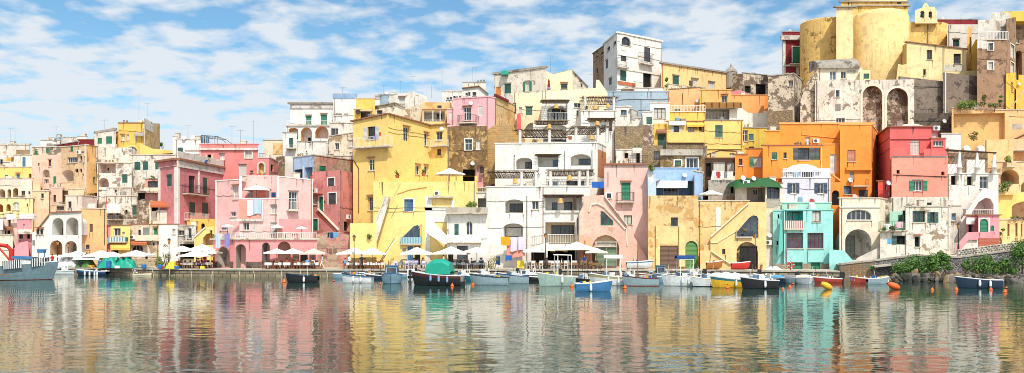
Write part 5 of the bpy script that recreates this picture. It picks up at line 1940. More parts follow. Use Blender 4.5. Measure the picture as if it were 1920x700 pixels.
boat("grey dinghy tucked behind the white launch with navy gunwale", 706, 524, 3.4, 178, 'hull_navy', opts='bench')
boat("dark blue skiff left of the teal canopy boat's bow", 792, 527, 3.2, -70, 'hull_navy', beam=1.4, opts='bench outboard')
boat("white dinghy moored right behind the teal canopy boat", 868, 526, 3.6, 182, 'hull_white', opts='screen', stripe='hull_blue')
boat("dark green skiff behind the orange buoy under the hotel laundry", 893, 527, 3.2, 175, 'hull_teal', opts='bench')
boat("dark skiff in the gap left of the pale green boat", 1003, 528, 3.4, 180, 'hull_black', opts='bench', fb=.5)
boat("maroon skiff behind the blue rowing boat's stern", 1078, 528, 3.2, 180, 'hull_maroon', opts='bench outboard')
boat("white dinghy behind the grey boat with dark red gunwale", 1176, 529, 3.6, 184, 'hull_white', opts='screen', stripe='hull_navy')
boat("light blue skiff between the narrow cabin boat and the dark bimini", 1257, 530, 3.4, 180, 'hull_sky', opts='bench mast')
boat("grey dinghy moored behind the small white motorboat", 1310, 529, 3.4, 178, 'hull_grey', opts='bench outboard')
boat("orange topped skiff behind the yellow fishing boat", 1352, 529, 3.4, 182, 'hull_wood', opts='bench', cover='cl_orange')
boat("dark red skiff behind the black launch", 1408, 531, 3.6, 180, 'hull_red', opts='bench')

boat("small white cabin boat tied between the two yellow buttress parasols", 690, 520, 3.6, 184, 'hull_white', opts='cuddy', stripe='hull_blue')
boat("blue and white skiff left of the grey cabin boat moored bow out", 716, 522, 3.2, 178, 'hull_blue', opts='bench')
boat("pale dinghy with outboard right of the grey cabin boat moored bow out", 758, 521, 3.2, 182, 'hull_sky', opts='bench outboard')
boat("white launch with green stripe behind the left grey launch", 905, 522, 3.8, 180, 'hull_white', opts='screen', stripe='hull_teal')
boat("white hulled skiff behind the right grey launch", 948, 521, 3.4, 176, 'hull_white', opts='bench outboard')
boat("navy launch right of the right grey launch", 988, 523, 3.8, 182, 'hull_navy', opts='screen')
boat("white launch hidden behind the pale green gallows boat", 1026, 522, 3.6, 178, 'hull_white', opts='bench outboard')
boat("dark teal skiff between the inflatable and the bimini boat", 1120, 523, 3.4, 180, 'hull_teal', opts='bench')
boat("white cuddy boat before the mottled storehouse buttress", 1222, 523, 3.8, 186, 'hull_white', opts='cuddy', stripe='hull_red')
boat("navy skiff tied before the brown grid gate of the storehouse", 1252, 521, 3.2, 180, 'hull_navy', opts='bench')
boat("white launch tied before the bright green arched gate", 1296, 522, 3.8, 178, 'hull_white', opts='screen outboard', stripe='hull_navy')
boat("grey skiff tied left of the amber ramp house stair", 1326, 521, 3.2, 182, 'hull_grey', opts='bench')
boat("light blue skiff tied below the amber ramp house gate", 1400, 524, 3.4, 178, 'hull_sky', opts='bench outboard')
boat("white skiff tied right of the amber ramp house lamp", 1436, 524, 3.4, 184, 'hull_white', opts='bench', stripe='hull_blue')
boat("old grey rowing boat between life ring and red blue dinghy", 1528, 528, 3.2, 180, 'hull_grey', opts='bench')

def cone_buoy(label, px, wly, r, m='buoy_o'):
    Y = wl(wly); r *= .56; mb = MB(); c = Vector((gx(px, Y), Y, 0)); root = thing('cone_buoy', label, 'buoy', c, 'small orange cone buoys')
    mb.lathe(c, [(.01, -.25 * r), (r * .7, -.2 * r), (r, 0.05), (r * .96, r * .35), (r * .5, r * 1.1), (r * .16, r * 1.7), (r * .16, r * 1.9)], None, 12); mb.build('float', m, root, True)
    mb = MB(); mb.tube(c + Vector((0, 0, r * 1.85)), c + Vector((0, 0, r * 2.2)), .03 + r * .05); mb.build('ring', 'iron', root)
for a in (("tall orange cone buoy beside the black rowing boat", 533, 530, .42), ("small orange buoy between black boat and pale blue cruiser", 626, 528, .2), ("orange buoy at the canopy boat's stern", 848, 537, .3), ("orange buoy left of the two grey launches", 887, 535, .26),
          ("orange buoy between dark inflatable and pale green boat", 1072, 538, .3), ("orange buoy at the grey boat's dark red bow", 1172, 541, .32), ("orange buoy under the yellow fishing boat", 1364, 541, .3), ("faint red buoy left of two in the teal reflection", 1468, 543, .22),
          ("orange buoy right of the faint red one in the teal reflection", 1481, 540, .3), ("little orange buoy near the covered boats", 1487, 534, .2), ("leftmost small orange buoy off the rocky shore", 1748, 544, .24), ("small orange buoy left of the dark navy boat", 1793, 544, .28),
          ("small orange buoy at the right end of the dark navy boat", 1858, 544, .26), ("orange buoy nearest the right edge, lower of two", 1884, 549, .3), ("orange buoy nearest the right edge, upper of two", 1887, 541, .2), ("red buoy beside the grey cabin boat's bow", 713, 533, .2)): cone_buoy(*a)
for lab, px, w_, m, tilt in (("big yellow mooring buoy tilted before the teal house", 1550, 543, 'buoy_y', .5), ("big orange mooring buoy lying tilted near the ramp", 1676, 543, 'buoy_o', .35)):
    Y = wl(w_); root = thing('mooring_buoy', lab, 'buoy', (gx(px, Y), Y, 0)); mb = MB(); r = .27
    mb.lathe((0, 0, 0), [(.01, -.52), (.15, -.48), (r, -.18), (r * 1.02, .07), (r * .8, .32), (.14, .5), (.01, .54)], None, 16)
    rot = Matrix.Rotation(tilt - 1.57, 3, 'Y'); mb.v = [Vector((gx(px, Y), Y, .3)) + rot @ v for v in mb.v]; mb.build('float', m, root, True)
    q = Vector((gx(px, Y), Y, .3)) + rot @ Vector((0, 0, .55)); mb = MB(); mb.tube(q, q + rot @ Vector((0, 0, .1)), .05); mb.build('ring', 'iron', root)

# ---------------------------------------------------------------- parasols
plain('parasol2', 'EDE6D6', .9, .84, .12, spec=.1); plain('parasol3', 'F1ECE6', .9, .8, .16, spec=.1)
def parasol(label, px, ytop, hw, Y, m='parasol', sq=True, base=None, pole='wood', group='parasols on the quay'):
    zt = gz(ytop, Y); r = hw / F * Y; c = Vector((gx(px, Y), Y, QTOP if base is None else base)); root = thing('parasol', label, 'parasol', c, group)
    n = 4 if sq else 8; h = r * random.uniform(.33, .43); mb = MB(); a0 = R(random.uniform(-9, 9)) + (math.pi / 4 if sq else 0); k = 1.40 if sq else 1.03; apex = Vector((c.x, c.y, zt))
    seg = []
    for i in range(n): a = a0 + 2 * math.pi * i / n; seg.append(Vector((c.x + math.cos(a) * r * k, c.y + math.sin(a) * r * k, zt - h)))
    for i in range(n):
        p, q = seg[i], seg[(i + 1) % n]; m_ = p.lerp(q, .5); m_.z -= .0; pi, qi = apex.lerp(p, .5) - Vector((0, 0, r * .035)), apex.lerp(q, .5) - Vector((0, 0, r * .035)); m_ = (p + q) / 2 + (apex - (p + q) / 2) * .04
        mb.poly([apex, pi, qi]); mb.poly([pi, p, m_, q, qi]); d = Vector((0, 0, -.16)); mb.poly([p, m_, m_ + d, p + d]); mb.poly([m_, q, q + d, m_ + d])
    mb.build('canopy', m if m != 'parasol' else random.choice(('parasol', 'parasol', 'parasol2', 'parasol3')), root)
    mb = MB(); mb.tube(c, apex + Vector((0, 0, .12)), .035, None, 6); mb.build('pole', pole, root)
    mb = MB()
    for s in seg: mb.tube(apex - Vector((0, 0, .1 * r + .04)), s - Vector((0, 0, .04)), .016, None, 4)
    mb.build('rib', pole, root)
    mb = MB(); mb.lathe(c, [(.01, .1), (.25, .1), (.3, .04), (.3, 0)], None, 10); mb.build('base', 'concrete', root)
for a in (("white parasol nearest the white arcade house", 146, 470, 25, 111), ("low white parasol over the tarp heaps, second from the arcade", 170, 477, 24, 110), ("white parasol in front of the small pink house", 190, 469, 26, 110.5),
          ("white parasol in front of the yellow cottage", 212, 472, 24, 109), ("white parasol by the arched white ground floor window", 255, 469, 28, 108), ("white parasol under the iron balcony of the box house", 342, 461, 26, 109.5),
          ("tall white parasol right of the box house balcony", 380, 458, 26, 108.5), ("front white parasol over the fruit stall", 368, 469, 25, 105), ("small white parasol tucked against the salmon house corner", 396, 468, 16, 106.5),
          ("white parasol at the left of the salmon house restaurant", 519, 466, 21, 103.6), ("white parasol second from the left at the salmon restaurant", 549, 466, 21, 104.2),
          ("large white parasol before the yellow buttress, left one", 664, 464, 29, 105.2), ("large white parasol before the yellow buttress, right one", 698, 464, 27, 105.4),
          ("wide white parasol under the blue balcony", 782, 463, 32, 105.8), ("wide white parasol over the teal canopy boat", 846, 462, 33, 105.8), ("white parasol left of the laundry and flower stand", 894, 463, 24, 105.6),
          ("small white parasol left of the hotel bar", 1000, 464, 21, 103), ("small white parasol in front of the green arched gate", 1118, 465, 21, 103)): parasol(*a)
parasol("dusty pink parasol at the salmon house door", 588, 466, 24, 104.2, 'parasolp')
parasol("cream parasol over the hotel bar, left of two", 1023, 455, 35, 105.2, 'parasolc'); parasol("cream parasol over the hotel bar, right of two", 1081, 453, 41, 105.4, 'parasolc')
G2 = 'parasols on roof terraces'
parasol("white parasol on the upper terrace of the salmon house", 481, 347, 25, 109.5, base=gz(373, 107.6), group=G2, sq=False); parasol("small white parasol at the left end of the salmon terrace", 427, 420, 12, 106.6, base=gz(449, 106), group=G2, sq=False)
parasol("small white parasol mid salmon terrace beside a pale door", 519, 421, 12, 106.9, base=gz(449, 105.5), group=G2, sq=False); parasol("small white parasol at the right of the salmon terrace", 565, 424, 11, 107, base=gz(449, 105.5), group=G2, sq=False)
parasol("round white parasol on the yellow house terrace", 843, 315, 29, 113, base=gz(345, 110), group=G2, sq=False); parasol("white parasol on the tan storehouse roof terrace", 1333, 356, 22, 106, base=gz(378, 104), group=G2, sq=False)

# ---------------------------------------------------------------- street lamps
def lamp(label, px, ytop, Y, base=None):
    z0 = QTOP if base is None else base; c = Vector((gx(px, Y), Y, z0)); H_ = gz(ytop, Y) - z0; root = thing('street_lamp', label, 'street lamp', c, 'iron street lamps on the waterfront')
    mb = MB(); mb.lathe(c, [(.17, 0), (.17, .25), (.11, .35), (.1, .9), (.06, 1.0), (.045, H_ - .75), (.08, H_ - .72), (.1, H_ - .66)], None, 10); mb.build('post', 'lampiron', root)
    mb = MB(); mb.lathe(c, [(.11, H_ - .66), (.2, H_ - .2)], None, 6); mb.build('lantern', 'frame_y', root)
    mb = MB(); mb.lathe(c, [(.23, H_ - .2), (.12, H_ - .05), (.03, H_), (.01, H_ + .1)], None, 6)
    for i in range(6): a = 2 * math.pi * i / 6; mb.tube(c + Vector((math.cos(a) * .11, math.sin(a) * .11, H_ - .66)), c + Vector((math.cos(a) * .2, math.sin(a) * .2, H_ - .2)), .012, None, 4)
    mb.build('lantern_cap', 'lampiron', root)
for a in (("street lamp at the fishing boat, left of the arcade pair", 108, 451, 111), ("street lamp before the right arch of the arcade house", 128, 455, 112), ("street lamp beside the vine at the box house", 317, 447, 104.6), ("street lamp in front of the pale yellow buttress", 664, 441, 102),
          ("street lamp in front of the hotel railing", 1023, 437, 101.6), ("street lamp at the amber ramp house gate", 1416, 436, 98.5)): lamp(*a)
lamp("street lamp on the ramp before the peeling white house", 1797, 418, 91.5, gz(474, 91.5))

# ---------------------------------------------------------------- cloths and laundry
def cloth(label, x0, y0, x1, y1, Y, m, group=None, cat='laundry'):
    a, b = at(x0, y0, Y), at(x1, y1, Y); nx, nz = 8, 5; mb = MB(); ph = random.uniform(0, 6)
    for j in range(nz + 1):
        for i in range(nx + 1):
            u, v = i / nx, j / nz; mb.v.append(Vector((a.x + (b.x - a.x) * (u + .03 * math.sin(v * 3 + ph)), Y + .05 * math.sin(u * 9 + ph) * (.4 + v), a.z + (b.z - a.z) * v * (1 + .05 * math.sin(u * 4 + ph)))))
    for j in range(nz):
        for i in range(nx): k = j * (nx + 1) + i; mb.f.append([k, k + 1, k + nx + 2, k + nx + 1]); mb.mi.append(0)
    mb.mats = [m]; o = mb.build('hanging_cloth', m, None, True); return tag(o, label, cat, group)
cloth("pale blue towel over the left end of the salmon terrace", 404, 440, 413, 464, 105.0, 'cl_blue'); cloth("violet blue patterned sheet over the salmon terrace rail", 421, 439, 431, 464, 105.0, 'cl_violet')
cloth("white sheet with dark stripe under the salmon upper terrace", 463, 376, 474, 404, 107.4, 'cl_white'); cloth("pale grey blue sheet under the salmon upper terrace", 475, 374, 490, 402, 107.4, 'cl_blue')
cloth("bright orange cloth drying under the hotel loggia", 939, 444, 956, 460, 107.3, 'cl_orange'); cloth("pale lilac sheet beside the orange cloth", 957, 445, 970, 471, 107.3, 'cl_lav'); cloth("pale lilac sheet furthest from the orange cloth", 972, 444, 984, 470, 107.3, 'cl_lav')
for lab, x0, x1, y1, m in (("maroon cloth on the passage house line", 1344, 1350, 334, 'cl_red'), ("white towel on the passage house line beside the maroon cloth", 1351, 1357, 335, 'cl_white'), ("grey cloth midway on the passage house line", 1358, 1363, 334, 'cl_grey'), ("cream towel at the right of the passage house line", 1364, 1375, 336, 'cl_cream'), ("pale blue cloth at the left end of the passage line", 1338, 1343, 333, 'cl_lav')): cloth(lab, x0, 322, x1, y1, 108.6, m, 'washing on the passage house line')
for lab, x0, x1, y1, m in (("navy trousers drying on the old rose house line", 619, 625, 447, 'cl_navy'), ("sky blue shirt drying on the old rose house line", 627, 634, 445, 'cl_sky'), ("dark cloth at the left of the old rose house line", 614, 618, 446, 'cl_black')): cloth(lab, x0, 436, x1, y1, 108.9, m, 'washing on the old rose house line')
cloth("bright blue sheet flapping beside the blush pink house", 1110, 341, 1133, 353, 106.5, 'cl_blueh'); cloth("violet towel on the big yellow house balcony", 700, 255, 706, 262, 110.2, 'cl_violet'); cloth("red cloth on the big yellow house balcony", 711, 248, 714, 256, 110.6, 'cl_red')
cloth("dark blue sheet hung by the flower stand", 930, 481, 938, 497, 103, 'cl_navy'); cloth("deep blue jacket hung by the hotel bar corner", 948, 479, 960, 489, 103.2, 'cl_blueh'); cloth("pale yellow towel hung left of the hotel bar", 970, 489, 983, 503, 103, 'cl_yellow')
cloth("orange cloth on the far left white house terrace", 12, 296, 20, 303, 145, 'cl_orange'); cloth("brown red cloth on the far left white house terrace", 21, 295, 26, 303, 145, 'cl_brown')
cloth("pink curtain tied open beside the hotel bar", 1086, 441, 1094, 500, 105.6, 'cl_peach', cat='curtain'); cloth("second pink curtain next to the green gate", 1098, 444, 1110, 490, 105.6, 'cl_peach', cat='curtain')
cloth("pink cloth over the green balcony of the peeling house", 1680, 416, 1693, 428, 97.8, 'cl_pink')
cloth("white sheet on the far left terrace wall", 12, 402, 30, 412, 119, 'cl_white'); cloth("long white sheet beside the yellow terrace arches", 36, 401, 64, 411, 121, 'cl_white')

# ---------------------------------------------------------------- pergolas
def pergola(label, x0, x1, yt, yb, Y, dep, base, posts, m='reed', pm='white', n=None, skew=0):
    a, b = at(x0, yt, Y), at(x1, yt, Y); d = Vector((skew, dep, 0)); zb = gz(yb, Y + dep); a2, b2 = a + d, b + d; a2.z = b2.z = zb
    root = thing('pergola', label, 'pergola', (a.x, Y, gz(base, Y))); mb = MB(); n = n or max(8, int((b - a).length / .13))
    for i in range(n):
        t = (i + random.uniform(.1, .9)) / n; e = random.uniform(-.25, .2); p, q = a.lerp(b, t), a2.lerp(b2, t + random.uniform(-.02, .02)); dd = (q - p).normalized()
        mb.tube(p + dd * e, q + dd * random.uniform(-.1, .25), random.uniform(.025, .045), None, 5)
    for i in range(7):
        t = i / 6; p, q = a.lerp(a2, t), b.lerp(b2, t); dd = (q - p).normalized(); mb.tube(p - dd * random.uniform(.1, .4) + Vector((0, 0, .05)), q + dd * random.uniform(.1, .4) + Vector((0, 0, .05)), .035, None, 5)
    mb.build('reed_roof', m, root)
    mb = MB()
    for s in (.08, .92): p, q = a.lerp(a2, s), b.lerp(b2, s); mb.tube(p - Vector((0, 0, .09)), q - Vector((0, 0, .09)), .06, None, 6)
    mb.build('beam', 'wooddark', root)
    for px in posts:
        p = at(px, base, Y + .25); t = (px - x0) / (x1 - x0); zt = a.z - .12; mb = MB(); mb.lathe(p, [(.2, 0), (.2, zt - p.z - .12), (.25, zt - p.z - .1), (.25, zt - p.z)], None, 10); mb.build('post', pm, root)
    return root
pergola("reed pergola above the hotel's topmost balcony", 1017, 1066, 188, 193, 121.4, 1.6, 200, [])
pergola("reed pergola hanging below the hotel's topmost balcony", 1005, 1064, 227, 233, 119.8, 2.2, 250, [])
pergola("large dark reed pergola over the left of the hotel roof", 963, 1054, 243, 258, 114.2, 3.0, 275, [975, 1030], skew=1.0)
pergola("reed pergola over the right of the hotel main roof", 1072, 1143, 238, 252, 113.2, 3.0, 268, [1080, 1121, 1138], skew=-1.0)
pergola("open slat pergola on the hotel's upper right terrace", 1091, 1158, 181, 196, 120.8, 3.0, 209, [1097, 1151])
pergola("narrow reed pergola on the hotel's right middle terrace", 1104, 1152, 222, 227, 115.6, 1.6, 246, [1145], pm='wooddark')
pergola("reed pergola on the hotel's lower left terrace", 912, 1008, 321, 334, 109.8, 2.6, 352, [978, 1005], skew=.5)
pergola("reed pergola on the hotel's lower middle terrace", 1028, 1112, 319, 330, 108.8, 2.2, 351, [1032, 1086, 1102])
pergola("thin reed shade over the open bay below the middle terrace", 1021, 1092, 366, 369, 107.2, 1.2, 394, [1078], pm='wooddark')
pergola("small reed shade over the middle loggia of the hotel", 1008, 1049, 290, 293, 112.0, 1.0, 313, [])
def lantern(label, px, py, Y, m='rattan'):
    c = at(px, py, Y); root = thing('rattan_lantern', label, 'lantern', c, 'rattan lanterns of the hotel'); mb = MB(); mb.lathe(c, [(.08, .3), (.25, .22), (.3, -.1), (.36, -.35), (.3, -.37)], None, 10); mb.build('shade', m, root); mb = MB(); mb.tube(c + Vector((0, 0, .28)), c + Vector((0, 0, .75)), .02); mb.build('cord', 'iron', root)
for a in (("rattan lantern under the topmost hotel pergola", 1043, 199, 121), ("rattan lantern below the topmost hotel balcony", 1030, 237, 119.4), ("rattan lantern under the large dark pergola", 1011, 266, 114), ("left rattan lantern on the upper right terrace", 1116, 201, 121), ("right rattan lantern on the upper right terrace", 1140, 198, 121),
          ("rattan lantern on the right middle terrace", 1120, 231, 115.4), ("rattan lantern under the right main roof pergola", 1109, 257, 113.3), ("rattan lantern on the lower left terrace", 966, 339, 109.8), ("rattan lantern on the lower middle terrace", 1068, 333, 108.8), ("rattan lantern in the open bay under the middle terrace", 1051, 376, 107.2),
          ("left rattan lantern over the hotel bar", 1037, 468, 106.6), ("right rattan lantern over the hotel bar", 1060, 468, 106.6)): lantern(*a)
# bamboo screen, roof frame, villa terrace beams
root = thing('bamboo_screen', "bamboo roof screen over the white balustrade terrace", 'screen', at(1322, 203, 132)); mb = MB(); a, b = at(1321, 203, 131), at(1389, 203, 131); h = gz(193, 131) - gz(203, 131)
for i in range(9): z = h * (i + .5) / 9; mb.tube(a + Vector((0, -.15 * (1 - i / 9), z)), b + Vector((0, -.15 * (1 - i / 9), z)), .05, None, 5)
mb.build('screen', 'bamboo', root)
for i in range(6): p = a.lerp(b, i / 5); mb = MB(); mb.box(p + Vector((0, -.2, h / 2)), (.12, .1, h)); mb.build('post', 'wooddark', root)
mb = MB(); mb.hexa([a + Vector((0, 0, h)), b + Vector((0, 0, h)), b + Vector((0, 3, h + .3)), a + Vector((0, 3, h + .3))] + [a + Vector((0, 0, h + .1)), b + Vector((0, 0, h + .1)), b + Vector((0, 3, h + .4)), a + Vector((0, 3, h + .4))]); mb.build('roof', 'bamboo', root)
root = thing('roof_frame', "thin metal roof frame on the rose pink house", 'frame', at(400, 270, 134)); mb = MB(); Y = 133
q = [at(377, 254, Y), at(408, 256, Y), at(424, 268, Y), at(377, 269, Y)]
o = Vector((0, 4, 0))
for a, b in ((q[0], q[1]), (q[1], q[2]), (q[0], q[3]), (q[0] + o, q[1] + o), (q[1] + o, q[2] + o)): mb.tube(a, b, .04)
for i in range(6): t = i / 5; p = q[0].lerp(q[1], t); mb.tube(p, p + o, .03); mb.tube(p, Vector((p.x, p.y, q[3].z - .3)), .025)
mb.build('frame', 'iron', root); mb = MB()
for i in range(4): p = at(379 + i * 4, 255.5, 135); mb.box(p - Vector((0, 0, .6)), (.26, .05, 1.1))
mb.build('glass_panels', 'glassblue', root)
root = thing('solar_panel', "tilted dark solar panel before the rose pink house", 'panel', at(379, 304, 126)); mb = MB(); c = at(380, 302, 126); mb.hexa([c + Vector(v) for v in ((-.65, 0, -.3), (.65, 0, -.3), (.65, .5, .15), (-.65, .5, .15), (-.65, 0, -.24), (.65, 0, -.24), (.65, .5, .21), (-.65, .5, .21))]); mb.build('panel', 'cl_navy', root); mb = MB(); [mb.tube(c + Vector((s, .4, .1)), c + Vector((s, .4, -1.2)), .03) for s in (-.5, .5)]; mb.build('leg', 'iron', root)
root = thing('pergola', "brown beam pergola with three white conical posts", 'pergola', at(1832, 313, 105)); mb = MB()
for yy in (105.4, 107.4, 109.4): mb.tube(at(1772, 281, yy) if yy < 106 else at(1774, 283, yy), at(1868, 287, yy), .1, None, 6)
for i in range(12): x = 1774 + i * 8.4; mb.tube(at(x, 281 + i * .5, 105.2), at(x, 284 + i * .3, 110), .05, None, 5)
mb.build('beam', 'wooddark', root)
for px in (1799, 1832, 1864): p = at(px, 327, 105.5); mb = MB(); mb.lathe(p, [(.3, 0), (.3, .8), (.36, .82), (.36, .9), (.26, .95), (.11, 2.9), (.09, 2.95)], None, 12); mb.build('post', 'white', root, True)
for lab, px in (("white rounded chimney above the villa terrace, left of three", 1787), ("white rounded chimney above the villa terrace, middle of three", 1816), ("white rounded chimney above the villa terrace, right of three", 1843)):
    p = at(px, 288, 110.8); mb = MB(); mb.box(p + Vector((0, .6, .3)), (.9, .7, .9)); o = thing('chimney', lab, 'chimney', p, 'white rounded chimneys'); mb.build('stack', 'white', o); mb = MB(); mb.lathe(p + Vector((0, .6, .74)), [(.52, 0), (.45, .22), (.25, .36), (.01, .4)], None, 10, sy=.75); mb.build('cap', 'white', o, True)

# ---------------------------------------------------------------- plants
def shrub(label, px, py, Y, w, h, n, mats=('leaf', 'leafdark'), name='shrub', cat='shrub', s=.13, group=None, flowers=None):
    c = at(px, py, Y); root = thing(name, label, cat, c, group); mb = MB(); k = max(3, int(w * h * 1.6))
    for i in range(k):
        a, zz_ = random.uniform(-1, 1), random.random(); rr = random.uniform(.22, .38) * min(w, h * 1.4); x = a * (w / 2 - rr * .6) * (1 - .35 * zz_); leaves(mb, c + Vector((x, random.uniform(-.3, .3) * w * .6, .15 * h + zz_ * (h * .85 - rr * .7))), (rr, rr * .8, rr * .8), int(n / k), s, mats)
    if flowers: leaves(mb, c + Vector((w * .1, -.3 * w, h * .7)), (w * .3, .2, h * .25), 14, s * .7, (flowers,))
    mb.build('foliage', None, root); mb = MB()
    for i in range(4): mb.tube(c + Vector((random.uniform(-.2, .2) * w, 0, -.1)), c + Vector((random.uniform(-.4, .4) * w, random.uniform(-.2, .2), h * .6)), .035, None, 5, .015)
    mb.build('stem', 'wooddark', root)
for a in (("large bright green shrub at the left end of the sea wall planting", 1715, 515, 89.5, 4.6, 2.5, 2200), ("green shrub with yellow flowers left of the bare wall gap", 1752, 512, 88.8, 2.6, 2.4, 1200), ("narrow climbing shrub beside the bare wall gap", 1773, 514, 88.6, 1.7, 2.5, 800),
          ("slim shrub at the left of the pierced parapet", 1809, 514, 88.2, 1.1, 1.8, 420), ("wide round shrub under the pierced parapet", 1836, 515, 87.8, 2.8, 2.3, 1300), ("dry yellowish low shrub under the pierced parapet", 1866, 514, 87.6, 1.0, 1.2, 300, ('leafyellow', 'leaf')), ("low shrub left of the steps at the right end", 1884, 514, 87.4, 2.2, 1.9, 900), ("tall bushy shrub at the right edge of the shore", 1918, 512, 87.2, 3.0, 3.4, 1900)): shrub(*a)
shrub("dark ivy patch hanging under the pierced parapet", 1862, 500, 88.6, 2.0, 1.0, 420, ("leafdark", "leaf")); shrub("overhanging green shrub on top of the parapet end", 1912, 470, 90.5, 2.0, 1.6, 700); shrub("trailing dry creeper over the sea wall top", 1770, 484, 90, 1.6, 1.0, 350, ('leafdry', 'leafyellow', 'leaf'), 'creeper', 'creeper'); shrub("small green tuft on the lower sea wall ledge", 1635, 506, 91.6, .7, .55, 160)
shrub("tall green weeds on top of the dark church wall", 1816, 203, 121, 3.2, 1.6, 700, ('leaf', 'leafyellow'), 'weed_clump', 'weeds', .14); shrub("dry brown weeds beside the green clump on the church wall", 1843, 200, 121, 1.3, 2.2, 300, ('leafdry', 'leafdry', 'leaf'), 'weed_clump', 'weeds', .14); shrub("trailing brown plant at the church wall corner", 1862, 210, 120.5, 1.6, 1.4, 320, ('leafdry', 'leaf'), 'weed_clump', 'weeds', .13); shrub("green bush in the dark wall crevice", 1875, 200, 124, .8, 1.8, 260, name='weed_clump', cat='weeds')
shrub("dark green bush beside the white villa terrace", 1884, 358, 107.5, 2.2, 1.6, 550, ('leafdark', 'leaf', 'leafdry')); shrub("yellow flowering plant on the tan balcony", 1894, 304, 111.5, 1.5, .9, 260, ('leafyellow', 'leaf'), flowers='floweryellow'); shrub("row of orange and yellow flowers on the tan terrace", 1906, 412, 104.6, 2.6, .6, 260, ('leaf', 'leafdry'), 'flower_bed', 'flowers', .09, None, 'floweryellow'); shrub("green climber right of the pink arched house", 1876, 462, 103.6, .9, 2.6, 330)
shrub("dry rooftop shrub behind the villa chimneys", 1825, 263, 113, 1.6, 1.2, 260, ('leafdry', 'leafyellow')); shrub("leafy pot plants behind the blue terrace fence", 882, 391, 109.4, 3.4, 1.0, 600, ('leaf', 'leafyellow')); shrub("green plants on the balcony of the peeling white house", 1672, 432, 97.7, 2.6, .7, 420, ('leaf', 'leafdark'), s=.1, flowers='flowerpink')
shrub("big leafy green pot plant beside the vine trellis", 297, 500, 104.8, 1.3, 1.5, 380, ('leaf', 'leafyellow')); shrub("brown leafless vine on the trellis", 313, 500, 105.6, 1.4, 3.0, 360, ('leafdry', 'leafdry', 'leafdark'), 'trellis_vine', 'vine', .08); shrub("orange potted plants on the flower stand", 922, 503, 102.6, 2.0, 1.7, 360, ('leafyellow', 'leaf', 'rattan'), 'flower_stand', 'plants', .1, None, 'floweryellow'); shrub("green shrub beside the white palace base", 1251, 168, 149, 1.0, 2.2, 220)
shrub("green topped plant on the blue house corner", 1221, 320, 105, .9, 1.0, 160, ('leaf', 'leafyellow')); shrub("roof tree behind the ochre house", 303, 278, 156, 1.6, 1.2, 200); shrub("planter greenery on the bay house roof", 283, 336, 124.6, 1.4, .5, 140, ('leaf', 'leafyellow'), s=.09); shrub("weeds on the stair foot of the yellow buttress", 693, 448, 107.2, .8, .8, 130, ('leafyellow', 'leaf')); shrub("red potted flowers on the amber house balcony", 1396, 434, 100.6, 1.2, .35, 120, ('leaf', 'floweryellow'), 'flower_box', 'flowers', .07, None, 'flowerpink'); shrub("green seaweed clump on the quay edge", 1007, 519, 99.6, 1.0, .55, 160, name='seaweed', cat='seaweed')
def palm(label, px, py, Y, s):
    c = at(px, py, Y); root = thing('potted_palm', label, 'palm', c); mb = MB()
    for i in range(16):
        a = 2 * math.pi * i / 16 + random.uniform(-.2, .2); el = random.uniform(.1, 1.2); d = Vector((math.cos(a) * math.cos(el), math.sin(a) * math.cos(el), math.sin(el))); p = c + Vector((0, 0, s * .45)); sd_ = d.cross(Vector((0, 0, 1))).normalized()
        for k in range(3): q = p + d * s * .42; d = (d + Vector((0, 0, -.38))).normalized(); w0, w1 = .1 * s * (1 - k / 3.2), .1 * s * (1 - (k + 1) / 3.2); mb.poly([p - sd_ * w0, q - sd_ * w1, q + sd_ * w1, p + sd_ * w0]); p = q
    mb.build('fronds', 'leafdark', root); mb = MB(); mb.lathe(c, [(.01, 0), (.22, 0), (.3, .42), (.26, .42)], None, 10); mb.build('pot', 'terracotta', root)
palm("potted palm on the yellow terrace, near the corner", 745, 334, 110.4, .85); palm("potted palm on the yellow terrace before two windows", 794, 330, 110.4, .8); palm("potted palm on the flat roof of the arcade hotel", 1069, 262, 114, .5)

